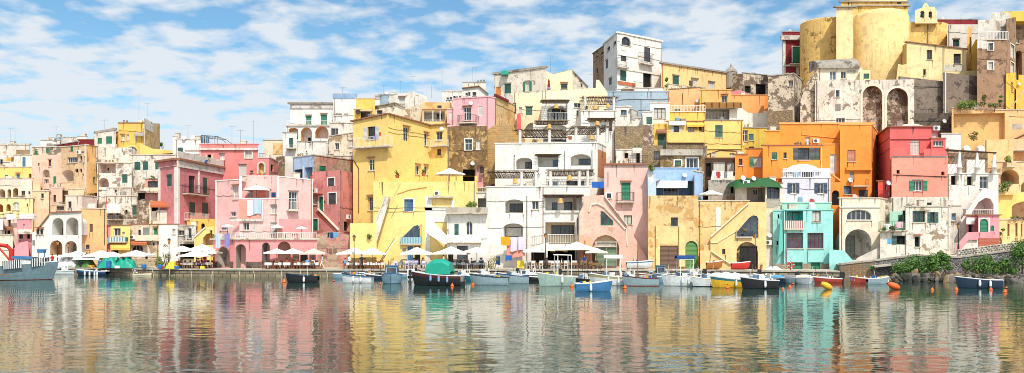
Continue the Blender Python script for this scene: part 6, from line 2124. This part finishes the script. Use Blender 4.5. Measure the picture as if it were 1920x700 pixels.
# ---------------------------------------------------------------- rocks
rk = []
for k in range(5):
    mb = MB(); me = bpy.data.meshes.new('boulder'); import bmesh; bm = bmesh.new(); bmesh.ops.create_icosphere(bm, subdivisions=3, radius=.5); off = Vector((k * 9.1, 3, 1))
    for v in bm.verts:
        d = noise.noise(v.co * 1.6 + off) * .5 + noise.noise(v.co * 4 + off) * .16; v.co *= 1 + d; v.co.z *= .75
        for nx_ in ((.8, .2, .5), (-.5, .3, .8), (.1, -.9, .4), (-.7, -.6, .2)):
            nn = Vector(nx_).normalized(); dd = v.co.dot(nn) - .36
            if dd > 0: v.co -= nn * dd * .85
    bm.to_mesh(me); bm.free(); me.materials.append(M(('rock', 'rockbrown', 'rockdark', 'rock', 'rockdark')[k])); rk.append(me)
for i in range(110):
    px = 1655 + (1960 - 1655) * (i + random.uniform(0, 1)) / 110; back = random.random(); Y = 88.6 - (px - 1655) / 300 * 3.6 - 2.2 * (1 - back) ; Y -= .6; s = random.choice((.3, .45, .6, .8, 1.25)) * random.uniform(.8, 1.15) * (1.0 if px > 1690 else .6)
    k = random.choice((0, 0, 1, 2, 3, 4)); o = bpy.data.objects.new('boulder', rk[k]); COL.objects.link(o); o.location = (gx(px, Y), Y, .1 + .45 * back + random.uniform(-.05, .1)); o.rotation_euler = tuple(random.uniform(0, 6.28) for _ in range(3)); o.scale = (s * 1.25, s, s * .9)
    tag(o, {0: "grey boulder on the rocky shore below the sea wall", 1: "tan brown boulder on the rocky shore below the sea wall", 2: "dark boulder on the rocky shore below the sea wall", 3: "grey boulder on the rocky shore below the sea wall", 4: "dark boulder on the rocky shore below the sea wall"}[k], 'boulder', {0: 'grey boulders on the shore', 1: 'tan boulders on the shore', 2: 'dark boulders on the shore', 3: 'grey boulders on the shore', 4: 'dark boulders on the shore'}[k])

# ---------------------------------------------------------------- restaurant tables, chairs, people
def mk_table(m, label, group):
    root = thing('cafe_table', label, 'table', (0, 0, 0), group); mb = MB(); mb.box((0, 0, .73), (.8, .8, .04)); mb.build('tabletop', 'wood', root); mb = MB()
    mb.box((0, 0, .76), (.86, .86, .02))
    for s in (-1, 1): mb.box((s * .43, 0, .6), (.012, .8, .3)); mb.box((0, s * .43, .6), (.8, .012, .3))
    mb.build('tablecloth', m, root)
    for x in (-.33, .33):
        for y in (-.33, .33): mb = MB(); mb.box((x, y, .355), (.05, .05, .71)); mb.build('leg', 'wood', root)
    return root
def mk_chair(m, label, group):
    root = thing('cafe_chair', label, 'chair', (0, 0, 0), group); mb = MB(); mb.box((0, 0, .45), (.42, .42, .05)); mb.build('seat', m, root); mb = MB(); mb.box((0, .2, .85), (.42, .04, .3)); mb.box((-.19, .2, .6), (.04, .04, .3)); mb.box((.19, .2, .6), (.04, .04, .3)); mb.build('backrest', m, root)
    for x in (-.18, .18):
        for y in (-.18, .18): mb = MB(); mb.box((x, y, .215), (.04, .04, .43)); mb.build('leg', m, root)
    return root
seat_spots = []
def cafe(desc, x0, x1, y0, y1, tm, cm, nx, ny):
    tp = mk_table(tm, "small café table %s" % desc, 'tables %s' % desc); cp = mk_chair(cm, "café chair drawn up %s" % desc, 'chairs %s' % desc); ft = fc_ = True
    for j in range(ny):
        Y = y0 + (y1 - y0) * (j + .5) / ny
        for i in range(nx):
            px = x0 + (x1 - x0) * (i + .5) / nx + random.uniform(-2, 2); t = tp if ft else copy_tree(tp); ft = False; t.location = (gx(px, Y), Y, QTOP); t.rotation_euler[2] = random.uniform(-.2, .2)
            for a in random.sample((0, 1.57, 3.14, 4.71), random.choice((2, 3, 3))):
                aa = a + random.uniform(-.25, .25); c = cp if fc_ else copy_tree(cp); fc_ = False; v = Vector((math.sin(-aa), math.cos(-aa), 0)) * random.uniform(.55, .75); c.location = Vector((gx(px, Y), Y, QTOP)) + v; c.rotation_euler[2] = aa; seat_spots.append((c.location.copy(), aa))
cafe("before the salmon house arches", 497, 600, 102, 104.6, 'cl_white', 'cl_brown', 6, 2); cafe("below the yellow buttress parasols", 652, 722, 101.8, 105.6, 'cl_white', 'cl_brown', 5, 2); cafe("under the blue balcony of the yellow house", 742, 800, 102, 106, 'cl_grey', 'cl_lav', 4, 2)
cafe("before the low white house", 842, 908, 101.6, 105.6, 'cl_grey', 'iron', 5, 2); cafe("in front of the hotel bar", 994, 1084, 101.6, 105.4, 'wood', 'railw', 6, 2); cafe("under the parasols left of the salmon house", 338, 396, 103.6, 107, 'cl_pattern', 'hull_maroon', 4, 2); cafe("beside the green arched gate", 1090, 1124, 101.4, 103.6, 'wood', 'wood', 3, 1)
def person(label, loc, rz, pose, shirt, trousers, hair='hairk'):
    J = dict(pel=(0, 0, .95), sp=(0, 0, 1.15), ch=(0, 0, 1.36), nk=(0, 0, 1.5), hd=(0, -.02, 1.6), tp=(0, -.01, 1.74), hl=(.1, 0, .9), kl=(.11, -.03, .5), al=(.11, 0, .09), tl=(.12, -.14, .04), hr=(-.1, 0, .9), kr=(-.11, -.03, .5), ar=(-.11, 0, .09), tr=(-.12, -.14, .04),
             sl=(.19, 0, 1.4), el=(.24, .03, 1.13), wl_=(.25, -.06, .9), hnl=(.25, -.1, .82), sr=(-.19, 0, 1.4), er=(-.24, .03, 1.13), wr=(-.25, -.06, .9), hnr=(-.25, -.1, .82))
    if pose == 'walk': J.update(kl=(.11, -.2, .52), al=(.11, -.22, .1), tl=(.11, -.36, .06), kr=(-.11, .06, .5), ar=(-.11, .28, .14), tr=(-.11, .18, .05), wl_=(.24, .15, .95), hnl=(.24, .18, .87), wr=(-.24, -.22, 1.0), hnr=(-.23, -.3, .96))
    if pose == 'sit':
        for k in J: J[k] = (J[k][0], J[k][1], J[k][2] - .43)
        J.update(kl=(.12, -.44, .5), al=(.12, -.42, .09), tl=(.12, -.56, .04), kr=(-.12, -.44, .5), ar=(-.12, -.4, .09), tr=(-.12, -.54, .04), wl_=(.2, -.28, .74), hnl=(.16, -.36, .75), wr=(-.2, -.28, .74), hnr=(-.16, -.36, .75))
    E = [('pel', 'sp'), ('sp', 'ch'), ('ch', 'nk'), ('nk', 'hd'), ('hd', 'tp'), ('pel', 'hl'), ('hl', 'kl'), ('kl', 'al'), ('al', 'tl'), ('pel', 'hr'), ('hr', 'kr'), ('kr', 'ar'), ('ar', 'tr'), ('ch', 'sl'), ('sl', 'el'), ('el', 'wl_'), ('wl_', 'hnl'), ('ch', 'sr'), ('sr', 'er'), ('er', 'wr'), ('wr', 'hnr')]
    RD = dict(pel=.15, sp=.135, ch=.155, nk=.055, hd=.085, tp=.07, hl=.1, kl=.065, al=.045, tl=.04, hr=.1, kr=.065, ar=.045, tr=.04, sl=.07, el=.045, wl_=.032, hnl=.035, sr=.07, er=.045, wr=.032, hnr=.035)
    ks = list(J); me = bpy.data.meshes.new('person'); me.from_pydata([J[k] for k in ks], [(ks.index(a), ks.index(b)) for a, b in E], []); o = bpy.data.objects.new('person', me); COL.objects.link(o); md = o.modifiers.new('s', 'SKIN'); sv = me.skin_vertices[0].data
    for i, k in enumerate(ks): sv[i].radius = (RD[k], RD[k] * (.75 if k in ('sp', 'ch', 'pel') else 1))
    sv[0].use_root = True; sb = o.modifiers.new('u', 'SUBSURF'); sb.levels = 1; sb.render_levels = 1
    dg = bpy.context.evaluated_depsgraph_get(); m2 = bpy.data.meshes.new_from_object(o.evaluated_get(dg)); o.modifiers.clear(); o.data = m2; bpy.data.meshes.remove(me)
    m2.materials.clear(); [m2.materials.append(M(q)) for q in ('skin', shirt, trousers, 'dark')]; d = .43 if pose == 'sit' else 0
    for p in m2.polygons:
        z = p.center.z + d; x = abs(p.center.x); p.use_smooth = True
        leg = p.center.z < (.62 if pose == 'sit' else .95) and x < .2 or (pose == 'sit' and p.center.y < -.1 and p.center.z < .66)
        p.material_index = 0 if (z > 1.49 or (x > .2 and z < 1.15 and not leg)) else (2 if leg else 1)
        if p.center.z < .09: p.material_index = 3
    o.location = loc; o.rotation_euler[2] = rz; tag(o, label, 'person')
    mb = MB(); h = Vector(J['hd']); L0 = Vector(loc); rot = Matrix.Rotation(rz, 3, 'Z'); mb.lathe((0, 0, 0), [(.108, -.03), (.116, .06), (.09, .14), (.01, .17)], None, 10, a0=R(-20), a1=R(200)); mb.lathe((0, 0, .05), [(.112, 0), (.1, .07), (.01, .125)], None, 10)
    mb.v = [v + h + Vector((0, .02, .03)) for v in mb.v]; ho = mb.build('hair', hair, None, True); ho.parent = o
    return o
def stand(px, Y): return (gx(px, Y), Y, QTOP)
person("person in dark clothes standing by the pale yellow buttress", stand(678, 102.2), .4, 'stand', 'dark', 'dark'); person("person in a white shirt standing beside the yellow buttress lamp", stand(655, 103), -.5, 'stand', 'cl_white', 'cl_navy'); person("person in a red top walking by the arcade lamp", stand(98, 111), 1.2, 'walk', 'cl_red', 'cl_navy')
person("person in a blue shirt walking past the blue quay door", stand(604, 102.5), -1.3, 'walk', 'cl_blue', 'cl_cream'); person("person in a cream shirt walking before the low white house", stand(832, 102.3), 1.5, 'walk', 'cl_cream', 'cl_navy'); person("person in navy standing at the hotel bar", stand(1096, 102), .2, 'stand', 'cl_navy', 'cl_grey')
person("person in a white top standing by the fruit stall", stand(332, 104.2), .6, 'stand', 'cl_white', 'cl_brown'); person("person in a red shirt standing under the front white parasol", stand(384, 104.6), -.2, 'stand', 'cl_red', 'cl_black')
SH = ('cl_white', 'cl_navy', 'cl_red', 'cl_cream', 'cl_sky', 'cl_grey', 'cl_pink', 'cl_teal'); NM = dict(cl_white='white', cl_navy='navy', cl_red='paintred', cl_cream='cream', cl_sky='light blue', cl_grey='grey', cl_pink='pink', cl_teal='teal')
zone = ((490, 610, "the salmon house restaurant"), (645, 730, "the yellow buttress parasols"), (738, 805, "the blue balcony café"), (838, 912, "the low white house café"), (985, 1090, "the hotel bar"), (330, 400, "the parasols left of the salmon house"))
for zx0, zx1, zn in zone:
    sp_ = [s for s in seat_spots if zx0 <= s[0].x / s[0].y * F + 960 <= zx1]; random.shuffle(sp_)
    for (loc, a), shc in zip(sp_[:3], random.sample(SH, 3)): person("seated person in a %s shirt at %s" % (NM[shc], zn), loc, a, 'sit', shc, random.choice(('cl_navy', 'cl_black', 'cl_brown')))

# ---------------------------------------------------------------- quay clutter
def heap(label, px, Y, w, h, m):
    c = Vector((gx(px, Y), Y, QTOP)); root = thing('covered_heap', label, 'tarpaulin', c); mb = MB(); nx_, ny_ = 22, 14
    for j in range(ny_ + 1):
        for i in range(nx_ + 1):
            u, v = i / nx_ * 2 - 1, j / ny_ * 2 - 1; e = max(0, 1 - abs(u) ** 3) * max(0, 1 - abs(v) ** 3); mb.v.append(c + Vector((u * w / 2, v * .9, h * e * (.7 + .5 * noise.noise(Vector((u * 2.2 + px, v * 2, 0))) + .3 * noise.noise(Vector((u * 6 + px, v * 5, 4)))) + .02)))
    for j in range(ny_):
        for i in range(nx_): k = j * (nx_ + 1) + i; mb.f.append([k, k + 1, k + nx_ + 2, k + nx_ + 1]); mb.mi.append(0)
    mb.mats = [m]; mb.build('tarpaulin', m, root, True); return root
heap("teal tarpaulin over gear, left of two", 207, 106.9, 2.8, 1.75, 'tarp'); heap("teal tarpaulin over gear, right of two, sloping down", 236, 106.3, 2.6, 1.6, 'tarp'); heap("dull green tarpaulin heap by the white parasols", 161, 109.6, 2.2, 1.9, 'tarpg'); heap("white sheet covered heap near the fishing boat", 128, 110.5, 2.8, 1.9, 'cl_white')
heap("yellow fishing net heap beside the street lamp", 323, 103.8, 1.2, 1.1, 'cl_yellow'); heap("white cover folded on the quay by the teal house", 1450, 96.6, 1.8, .5, 'cl_white'); heap("blue tarpaulin spread above the ramp parapet", 1890, 91, 3.0, .1, 'cl_sky'); COL.objects[-1].parent.location.z = 0; COL.objects[-1].parent.location.z = gz(466, 91)
def barrel(label, px, Y, m='barrel', h=.95):
    c = Vector((gx(px, Y), Y, QTOP)); o = thing('barrel', label, 'barrel', c); mb = MB(); mb.lathe(c, [(.01, 0), (.27, 0), (.3, .08), (.3, h * .33), (.315, h * .35), (.3, h * .37), (.3, h * .65), (.315, h * .67), (.3, h * .69), (.29, h - .03), (.25, h), (.01, h)], None, 14); mb.build('drum', m, o); mb = MB(); mb.lathe(c, [(.01, h + .015), (.26, h + .015), (.27, h - .02)], None, 14); mb.build('lid', 'barrel', o)
barrel("blue plastic barrel left of the teal tarpaulins", 188, 107.2); barrel("blue plastic barrel against the left teal tarpaulin", 204, 106.0); barrel("dark tub beside the dull green heap", 153, 109, 'dark', .7); barrel("short blue tub on the quay below the arched window", 270, 104.6, 'barrel', .5); barrel("short blue tub by the leafy pot plant", 300, 103.4, 'barrel', .5)
def crate(label, px, Y, m, s=(.6, .4, .32), z=0):
    c = Vector((gx(px, Y), Y, QTOP + z)); o = thing('crate', label, 'crate', c); mb = MB(); x, y, h = s
    for sx in (-1, 1): mb.box(c + Vector((sx * x / 2, 0, h / 2)), (.03, y, h)); mb.box(c + Vector((0, sx * y / 2, h / 2)), (x - .03, .03, h))
    mb.build('side', m, o); mb = MB(); mb.box(c + Vector((0, 0, .03)), (x - .03, y - .03, .03)); mb.build('bottom', m, o)
for a in (("red fish crate below the leafy pot plant", 305, 103.6, 'paintred'), ("wooden crate left of the yellow net heap", 312, 103.5, 'wood'), ("blue fish crate right of the yellow net heap", 332, 103.3, 'barrel'), ("orange crate under the dull green heap", 172, 109, 'cl_orange'), ("white crate between the teal tarpaulins", 221, 105.6, 'plasticw'), ("wooden fruit crate at the stall front", 372, 103.2, 'wood'), ("yellow fruit crate at the stall front", 379, 103.2, 'cl_yellow'), ("brown crate by the blue quay door", 597, 102.2, 'wood')): crate(*a)
def menu(label, px, Y):
    c = Vector((gx(px, Y), Y, QTOP)); o = thing('potted_flower', label, 'flower pot', c); mb = MB(); mb.lathe(c, [(.01, 0), (.15, 0), (.2, .32), (.17, .32)], None, 10); mb.build('pot', 'terracotta', o); mb = MB(); leaves(mb, c + Vector((0, 0, .5)), (.25, .25, .25), 60, .08, ('leaf', 'leafdark', 'flowerpink')); mb.build('plant', None, o)
for a in (("potted flower left of the blue quay door", 596, 104.6), ("potted flower right of the tall amber gate", 1427, 99), ("potted flower left of the hotel bar", 990, 103.4), ("potted flower at the foot of the low white house", 843, 104.8), ("potted flower beside the green arched gate", 1163, 104.6)): menu(*a)
root = thing('life_ring', "red life ring on a post before the teal house", 'life ring', (gx(1483, 96.2), 96.2, QTOP)); c = at(1483, 515, 96); c = Vector((gx(1483, 95.6), 95.6, 1.5)); mb = MB()
for i in range(16):
    a, b = 2 * math.pi * i / 16, 2 * math.pi * (i + 1) / 16; mb.tube(c + Vector((math.cos(a), 0, math.sin(a))) * .33, c + Vector((math.cos(b), 0, math.sin(b))) * .33, .09, 'paintred' if i % 4 else 'hull_white', 8)
mb.build('ring', None, root); mb = MB(); mb.tube(c + Vector((0, .1, -.7)), c + Vector((0, .1, .5)), .04); mb.build('post', 'iron', root)
# overhead wires
def wire(label, x0, y0, Y0, x1, y1, Y1, sag=.4):
    a, b = at(x0, y0, Y0), at(x1, y1, Y1); mb = MB(); pr = a
    for i in range(1, 13): t = i / 12; q = a.lerp(b, t) - Vector((0, 0, sag * 4 * t * (1 - t))); mb.tube(pr, q, .018, None, 4); pr = q
    o = mb.build('overhead_wire', 'iron'); tag(o, label, 'wire')
wire("thin wire from the yellow roof to the brown tower house", 1103, 139, 150, 1112, 139, 168, .1); wire("sagging wire across the dark alley by the red house", 1640, 322, 110, 1672, 325, 106, .3); wire("washing wire under the old rose house stair", 590, 436, 109, 656, 437, 109, .15)
# mooring ropes down the quay face
for i in range(24):
    px = 240 + i * 16 + random.uniform(-5, 5)
    if px > 640: break
    if i % 5 in (1, 2, 4): continue
    Y = 103.2 if px < 400 else 100.4; a = Vector((gx(px, Y), Y, .86)); a.y -= (px < 400) * (px - 300) / 100 * 1.6; b = a + Vector((random.uniform(-.3, .3), -.15, -.95)); mb = MB(); m_ = a.lerp(b, .5) + Vector((.08, -.08, -.1)); a.y -= .3; b.y -= .3; m_.y -= .25
    mb.tube(a, m_, .017, None, 5); mb.tube(m_, b, .017, None, 5); o = mb.build('mooring_rope', 'cl_cream'); tag(o, "mooring rope hanging down the quay wall before the salmon house" if px > 400 else "mooring rope hanging down the quay wall left of the salmon house", 'rope', 'mooring ropes on the quay wall' if px > 400 else 'mooring ropes on the left quay wall')
# ---------------------------------------------------------------- setting
mb = MB(); mb.poly([(-700, -60, 0), (700, -60, 0), (700, 400, 0), (-700, 400, 0)])
m, nt, bs = newmat('water')
bs.inputs['Base Color'].default_value = (.020, .050, .038, 1); bs.inputs['Roughness'].default_value = .03; bs.inputs['IOR'].default_value = 1.36
h1 = noise_n(nt, pos_n(nt, (.75, .95, 1)), 1.0, 2, .5); h2 = noise_n(nt, pos_n(nt, (.22, .35, 1)), 1.0, 2, .5); h3 = noise_n(nt, pos_n(nt, (3.2, 5.0, 1)), 1.0, 3, .55)
def madd(a, k, b):
    n = N(nt, 'ShaderNodeMath', operation='MULTIPLY_ADD'); nt.links.new(a, n.inputs[0]); n.inputs[1].default_value = k
    if hasattr(b, 'links'): nt.links.new(b, n.inputs[2])
    else: n.inputs[2].default_value = b
    return n.outputs[0]
calm = ramp(nt, noise_n(nt, pos_n(nt, (.035, .06, 1)), 1.0, 3, .55), .35, .65, (.5,) * 3 + (1,), (1.4,) * 3 + (1,))
hh = madd(h1, WAVE[0], madd(h2, WAVE[1], madd(h3, WAVE[2], 0.0)))
mm = N(nt, 'ShaderNodeMath', operation='MULTIPLY'); nt.links.new(hh, mm.inputs[0]); nt.links.new(calm, mm.inputs[1]); hh = mm.outputs[0]
b = N(nt, 'ShaderNodeBump', Strength=1.0, Distance=1.0); nt.links.new(hh, b.inputs['Height']); nt.links.new(b.outputs[0], bs.inputs['Normal'])
gl = N(nt, 'ShaderNodeBsdfGlossy', Roughness=.004, Color=(.95, .93, .88, 1)); df = N(nt, 'ShaderNodeBsdfDiffuse', Color=(.018, .055, .044, 1)); fr = N(nt, 'ShaderNodeFresnel', IOR=1.33); mx = nt.nodes.new('ShaderNodeMixShader')
for q in (gl, df, fr): nt.links.new(b.outputs[0], q.inputs['Normal'])
nt.links.new(fr.outputs[0], mx.inputs[0]); nt.links.new(df.outputs[0], mx.inputs[1]); nt.links.new(gl.outputs[0], mx.inputs[2]); nt.links.new(mx.outputs[0], nt.nodes['Material Output'].inputs[0])
struct('water', mb, 'water')
QF = [(-400, 113), (0, 111.5), (200, 107.5), (300, 104), (440, 101.3), (596, 100.6), (640, 100.6), (1000, 100), (1300, 97.5), (1500, 95), (1574, 93.5)]
QT = 0.9
front = [Vector((gx(p, y), y, 0)) for p, y in QF]
mb = MB()
top = [Vector((p.x, p.y, QT)) for p in front]
back = [Vector((p.x * 1.15, 122, QT)) for p in front]
for i in range(len(front) - 1):
    mb.poly([top[i], top[i + 1], back[i + 1], back[i]], 'quaytop')
    a, c = front[i].copy(), front[i + 1].copy(); a.z = c.z = -2; mb.poly([a, c, top[i + 1] - Vector((0, 0, .16)), top[i] - Vector((0, 0, .16))], 'quaystone')
    o = Vector((0, -.12, 0)); ta, tb = top[i] + o, top[i + 1] + o; dz = Vector((0, 0, .17))
    mb.hexa([ta - dz, tb - dz, top[i + 1] - dz + Vector((0, .4, 0)), top[i] - dz + Vector((0, .4, 0)), ta + Vector((0, 0, .004)), tb + Vector((0, 0, .004)), top[i + 1] + Vector((0, .4, .004)), top[i] + Vector((0, .4, .004))], 'concrete')
plaster('quaytop', 'CFC3AE', 'A89A84', .4, .1, rough=.95)
plaster('earth', 'A8977C', '6F6A4A', .5, .1, rough=1)
struct('quay', mb, 'quaytop')
# hill sheet behind the houses
mb = MB(); nx, ny = 40, 14
for j in range(ny + 1):
    for i in range(nx + 1):
        x = -240 + 480 * i / nx; y = 116 + 110 * (j / ny); mb.v.append(Vector((x, y, hill(x, y) - .6 + (0 if y < 170 else -(y - 170) * .2))))
for j in range(ny):
    for i in range(nx):
        a = j * (nx + 1) + i; mb.f.append([a, a + 1, a + nx + 2, a + nx + 1]); mb.mi.append(0)
mb.mats = ['earth']; struct('hill', mb, 'earth')
# right shore
mb = MB(); pts = [(1574, 93.4), (1640, 91.5), (1700, 88), (1760, 85.5), (1850, 84), (2000, 83), (2600, 80)]
f = [Vector((gx(p, y), y, .0)) for p, y in pts]
for i in range(len(f) - 1):
    a, b_ = f[i], f[i + 1]; d = Vector((0, 7, 1.2))
    mb.poly([a - Vector((0, 0, 1.5)), b_ - Vector((0, 0, 1.5)), b_ + Vector((0, 1.2, .35)), a + Vector((0, 1.2, .35))]); mb.poly([a + Vector((0, 1.2, .35)), b_ + Vector((0, 1.2, .35)), b_ + Vector((0, 9, .9)), a + Vector((0, 9, .9))])
struct('shore', mb, 'earth')
# path behind the sea wall
WALLP = [(1576, 94, 497), (1640, 92.5, 490), (1720, 91, 480), (1797, 90, 484), (1960, 88.5, 463), (2300, 86, 440)]
mb = MB(); w = [at(p, y + 2, Y) for p, Y, y in WALLP]
for i in range(len(w) - 1):
    mb.poly([w[i], w[i + 1], w[i + 1] + Vector((w[i + 1].x * .18, 22, .6)), w[i] + Vector((w[i].x * .18, 22, .6))])
struct('path', mb, 'quaytop')
def wallseg(mb, i0, i1, m, ytop=0, thick=.5, zlo=-.5):
    for i in range(i0, i1):
        (p, Y, y), (p2, Y2, y2) = WALLP[i], WALLP[i + 1]; a, b_ = at(p, y + ytop, Y), at(p2, y2 + ytop, Y2); t = Vector((0, thick, 0))
        lo = lambda q: Vector((q.x, q.y, zlo)); mb.hexa([lo(a), lo(b_), lo(b_) + t, lo(a) + t, a, b_, b_ + t, a + t], m)
mb = MB(); wallseg(mb, 0, 1, 'tuffbrown'); wallseg(mb, 1, 5, 'lava')
sw = thing('sea_wall', "dark lava stone sea wall with pale coping at the right", 'wall', at(1700, 485, 92)); mb.build('wall', None, sw)
mb = MB()
for i in range(5):
    (p, Y, y), (p2, Y2, y2) = WALLP[i], WALLP[i + 1]; a, b_ = at(p, y, Y) + Vector((0, -.1, 0)), at(p2, y2, Y2) + Vector((0, -.1, 0)); t, u = Vector((0, .7, 0)), Vector((0, 0, .18))
    mb.hexa([a, b_, b_ + t, a + t, a + u, b_ + u, b_ + t + u, a + t + u])
mb.build('coping', 'concrete', sw)
mb = MB(); a, b_ = at(1655, 501, 91.6), at(1690, 498.5, 91); a.y -= .6; b_.y -= .6
for q in ((at(1640, 502, 91.2), at(1700, 496, 90.6)),):
    t, u = Vector((0, 1.2, 0)), Vector((0, 0, .2)); mb.hexa([q[0], q[1], q[1] + t, q[0] + t, q[0] + u, q[1] + u, q[1] + t + u, q[0] + t + u])
mb.build('ledge', 'concrete', sw)
# pierced parapet on the right: rows of blocks
pw = thing('parapet_wall', "chequered stone parapet with white joints along the ramp", 'wall', at(1850, 470, 89.5))
mb = MB(); a, b_ = at(1797, 484, 90), at(1906, 470, 89.1); t, u = Vector((0, .35, 0)), Vector((0, 0, .72)); u2 = Vector((0, 0, .185))
a += u2; b_ += u2; mb.hexa([a, b_, b_ + t, a + t, a + u, b_ + u, b_ + t + u, a + t + u]); mb.build('mortar_wall', 'whiteworn', pw)
mb = MB()
for r_ in range(3):
    n = 18
    for i in range(n):
        s = (i + .5 * (r_ % 2) + .1) / n; e = min(.995, s + .78 / n)
        if s > .97: continue
        z0 = Vector((0, -.02, .06 + r_ * .225)); z1 = z0 + Vector((0, 0, .165)); p, q = a.lerp(b_, s), a.lerp(b_, e)
        mb.hexa([p + z0, q + z0, q + z0 + Vector((0, .2, 0)), p + z0 + Vector((0, .2, 0)), p + z1, q + z1, q + z1 + Vector((0, .2, 0)), p + z1 + Vector((0, .2, 0))])
mb.build('stone_blocks', 'cobble', pw)

# ---------------------------------------------------------------- light, sky, camera
AZ, EL = R(17), R(50)
sd = Vector((math.cos(EL) * math.sin(AZ), -math.cos(EL) * math.cos(AZ), math.sin(EL)))
L = bpy.data.lights.new('sun', 'SUN'); L.energy = SUN; L.angle = R(.6); L.color = (1, .93, .82)
lo = bpy.data.objects.new('sun', L); COL.objects.link(lo); lo.rotation_euler = sd.to_track_quat('Z', 'Y').to_euler(); lo.location = (60, -60, 90)
W = bpy.data.worlds.new("World"); SC.world = W; W.use_nodes = True; nt = W.node_tree; bg = nt.nodes['Background']
sky = nt.nodes.new('ShaderNodeTexSky'); sky.sky_type = 'NISHITA'; sky.sun_disc = False; sky.sun_elevation = EL; sky.sun_rotation = math.atan2(sd.x, sd.y)
sky.air_density = 1.0; sky.dust_density = .3; sky.ozone_density = 2.0
tc = nt.nodes.new('ShaderNodeTexCoord'); sp = nt.nodes.new('ShaderNodeSeparateXYZ'); nt.links.new(tc.outputs['Generated'], sp.inputs[0])
def mth(op, a, b):
    n = N(nt, 'ShaderNodeMath', operation=op)
    for i, v in enumerate((a, b)):
        if hasattr(v, 'links'): nt.links.new(v, n.inputs[i])
        else: n.inputs[i].default_value = v
    return n.outputs[0]
zz = mth('ADD', mth('MAXIMUM', sp.outputs[2], 0.0), .15)
cb = nt.nodes.new('ShaderNodeCombineXYZ'); nt.links.new(mth('DIVIDE', sp.outputs[0], zz), cb.inputs[0]); nt.links.new(mth('DIVIDE', sp.outputs[1], zz), cb.inputs[1])
mp = nt.nodes.new('ShaderNodeMapping'); mp.inputs['Location'].default_value = (3.7, 1.9, 0); mp.inputs['Rotation'].default_value = (0, 0, R(12)); nt.links.new(cb.outputs[0], mp.inputs[0])
big = noise_n(nt, mp.outputs[0], 1.5, 3, .5); med = noise_n(nt, mp.outputs[0], 6.0, 6, .5); 
lowb = ramp(nt, sp.outputs[2], .02, .32, (.26,) * 3 + (1,), (0, 0, 0, 1))
left = ramp(nt, sp.outputs[0], .25, .75, (.05,) * 3 + (1,), (0, 0, 0, 1))
fin = noise_n(nt, mp.outputs[0], 12, 4, .5)
mask = mth('ADD', mth('ADD', mth('MULTIPLY', big, .34), mth('ADD', mth('MULTIPLY', med, .62), mth('MULTIPLY', fin, .20))), mth('ADD', lowb, 0.0))
mk = ramp(nt, mask, .56, .73, (0, 0, 0, 1), (.93,) * 3 + (1,))
tint = mixc(nt, 1.0, sky.outputs[0], SKYTINT, 'MULTIPLY')
dt = N(nt, 'ShaderNodeVectorMath', operation='DOT_PRODUCT'); nt.links.new(tc.outputs['Generated'], dt.inputs[0]); dt.inputs[1].default_value = sd
up = mth('MULTIPLY', mth('MAXIMUM', dt.outputs['Value'], 0.0), 1.1)  # extra bright cloud around the sun, outside the view, added as fill light
cs = nt.nodes.new('ShaderNodeVectorMath'); cs.operation = 'SCALE'; cs.inputs[0].default_value = CLOUD[:3]; nt.links.new(mth('ADD', up, 1.0), cs.inputs['Scale'])
mk = mth('MAXIMUM', mk, mth('MINIMUM', up, .75))
cl = mixc(nt, mk, tint, cs.outputs[0])
nt.links.new(cl, bg.inputs[0]); bg.inputs[1].default_value = SKYS
cam = bpy.data.cameras.new('camera'); co = bpy.data.objects.new('camera', cam); COL.objects.link(co)
co.location = (0, 0, CAMH); co.rotation_euler = (R(90), 0, 0)
cam.sensor_width = 36; cam.lens = F / 1920 * 36; cam.shift_y = (HOR - 350) / 1920; cam.clip_end = 3000; SC.camera = co
SC.view_settings.view_transform = 'Standard'; SC.view_settings.look = 'None'; SC.view_settings.exposure = EXPO; SC.view_settings.gamma = 1
SC.cycles.filter_width = 0.9; SC.cycles.max_bounces = 6; SC.cycles.transparent_max_bounces = 16; SC.cycles.use_denoising = True; SC.cycles.sample_clamp_indirect = 6
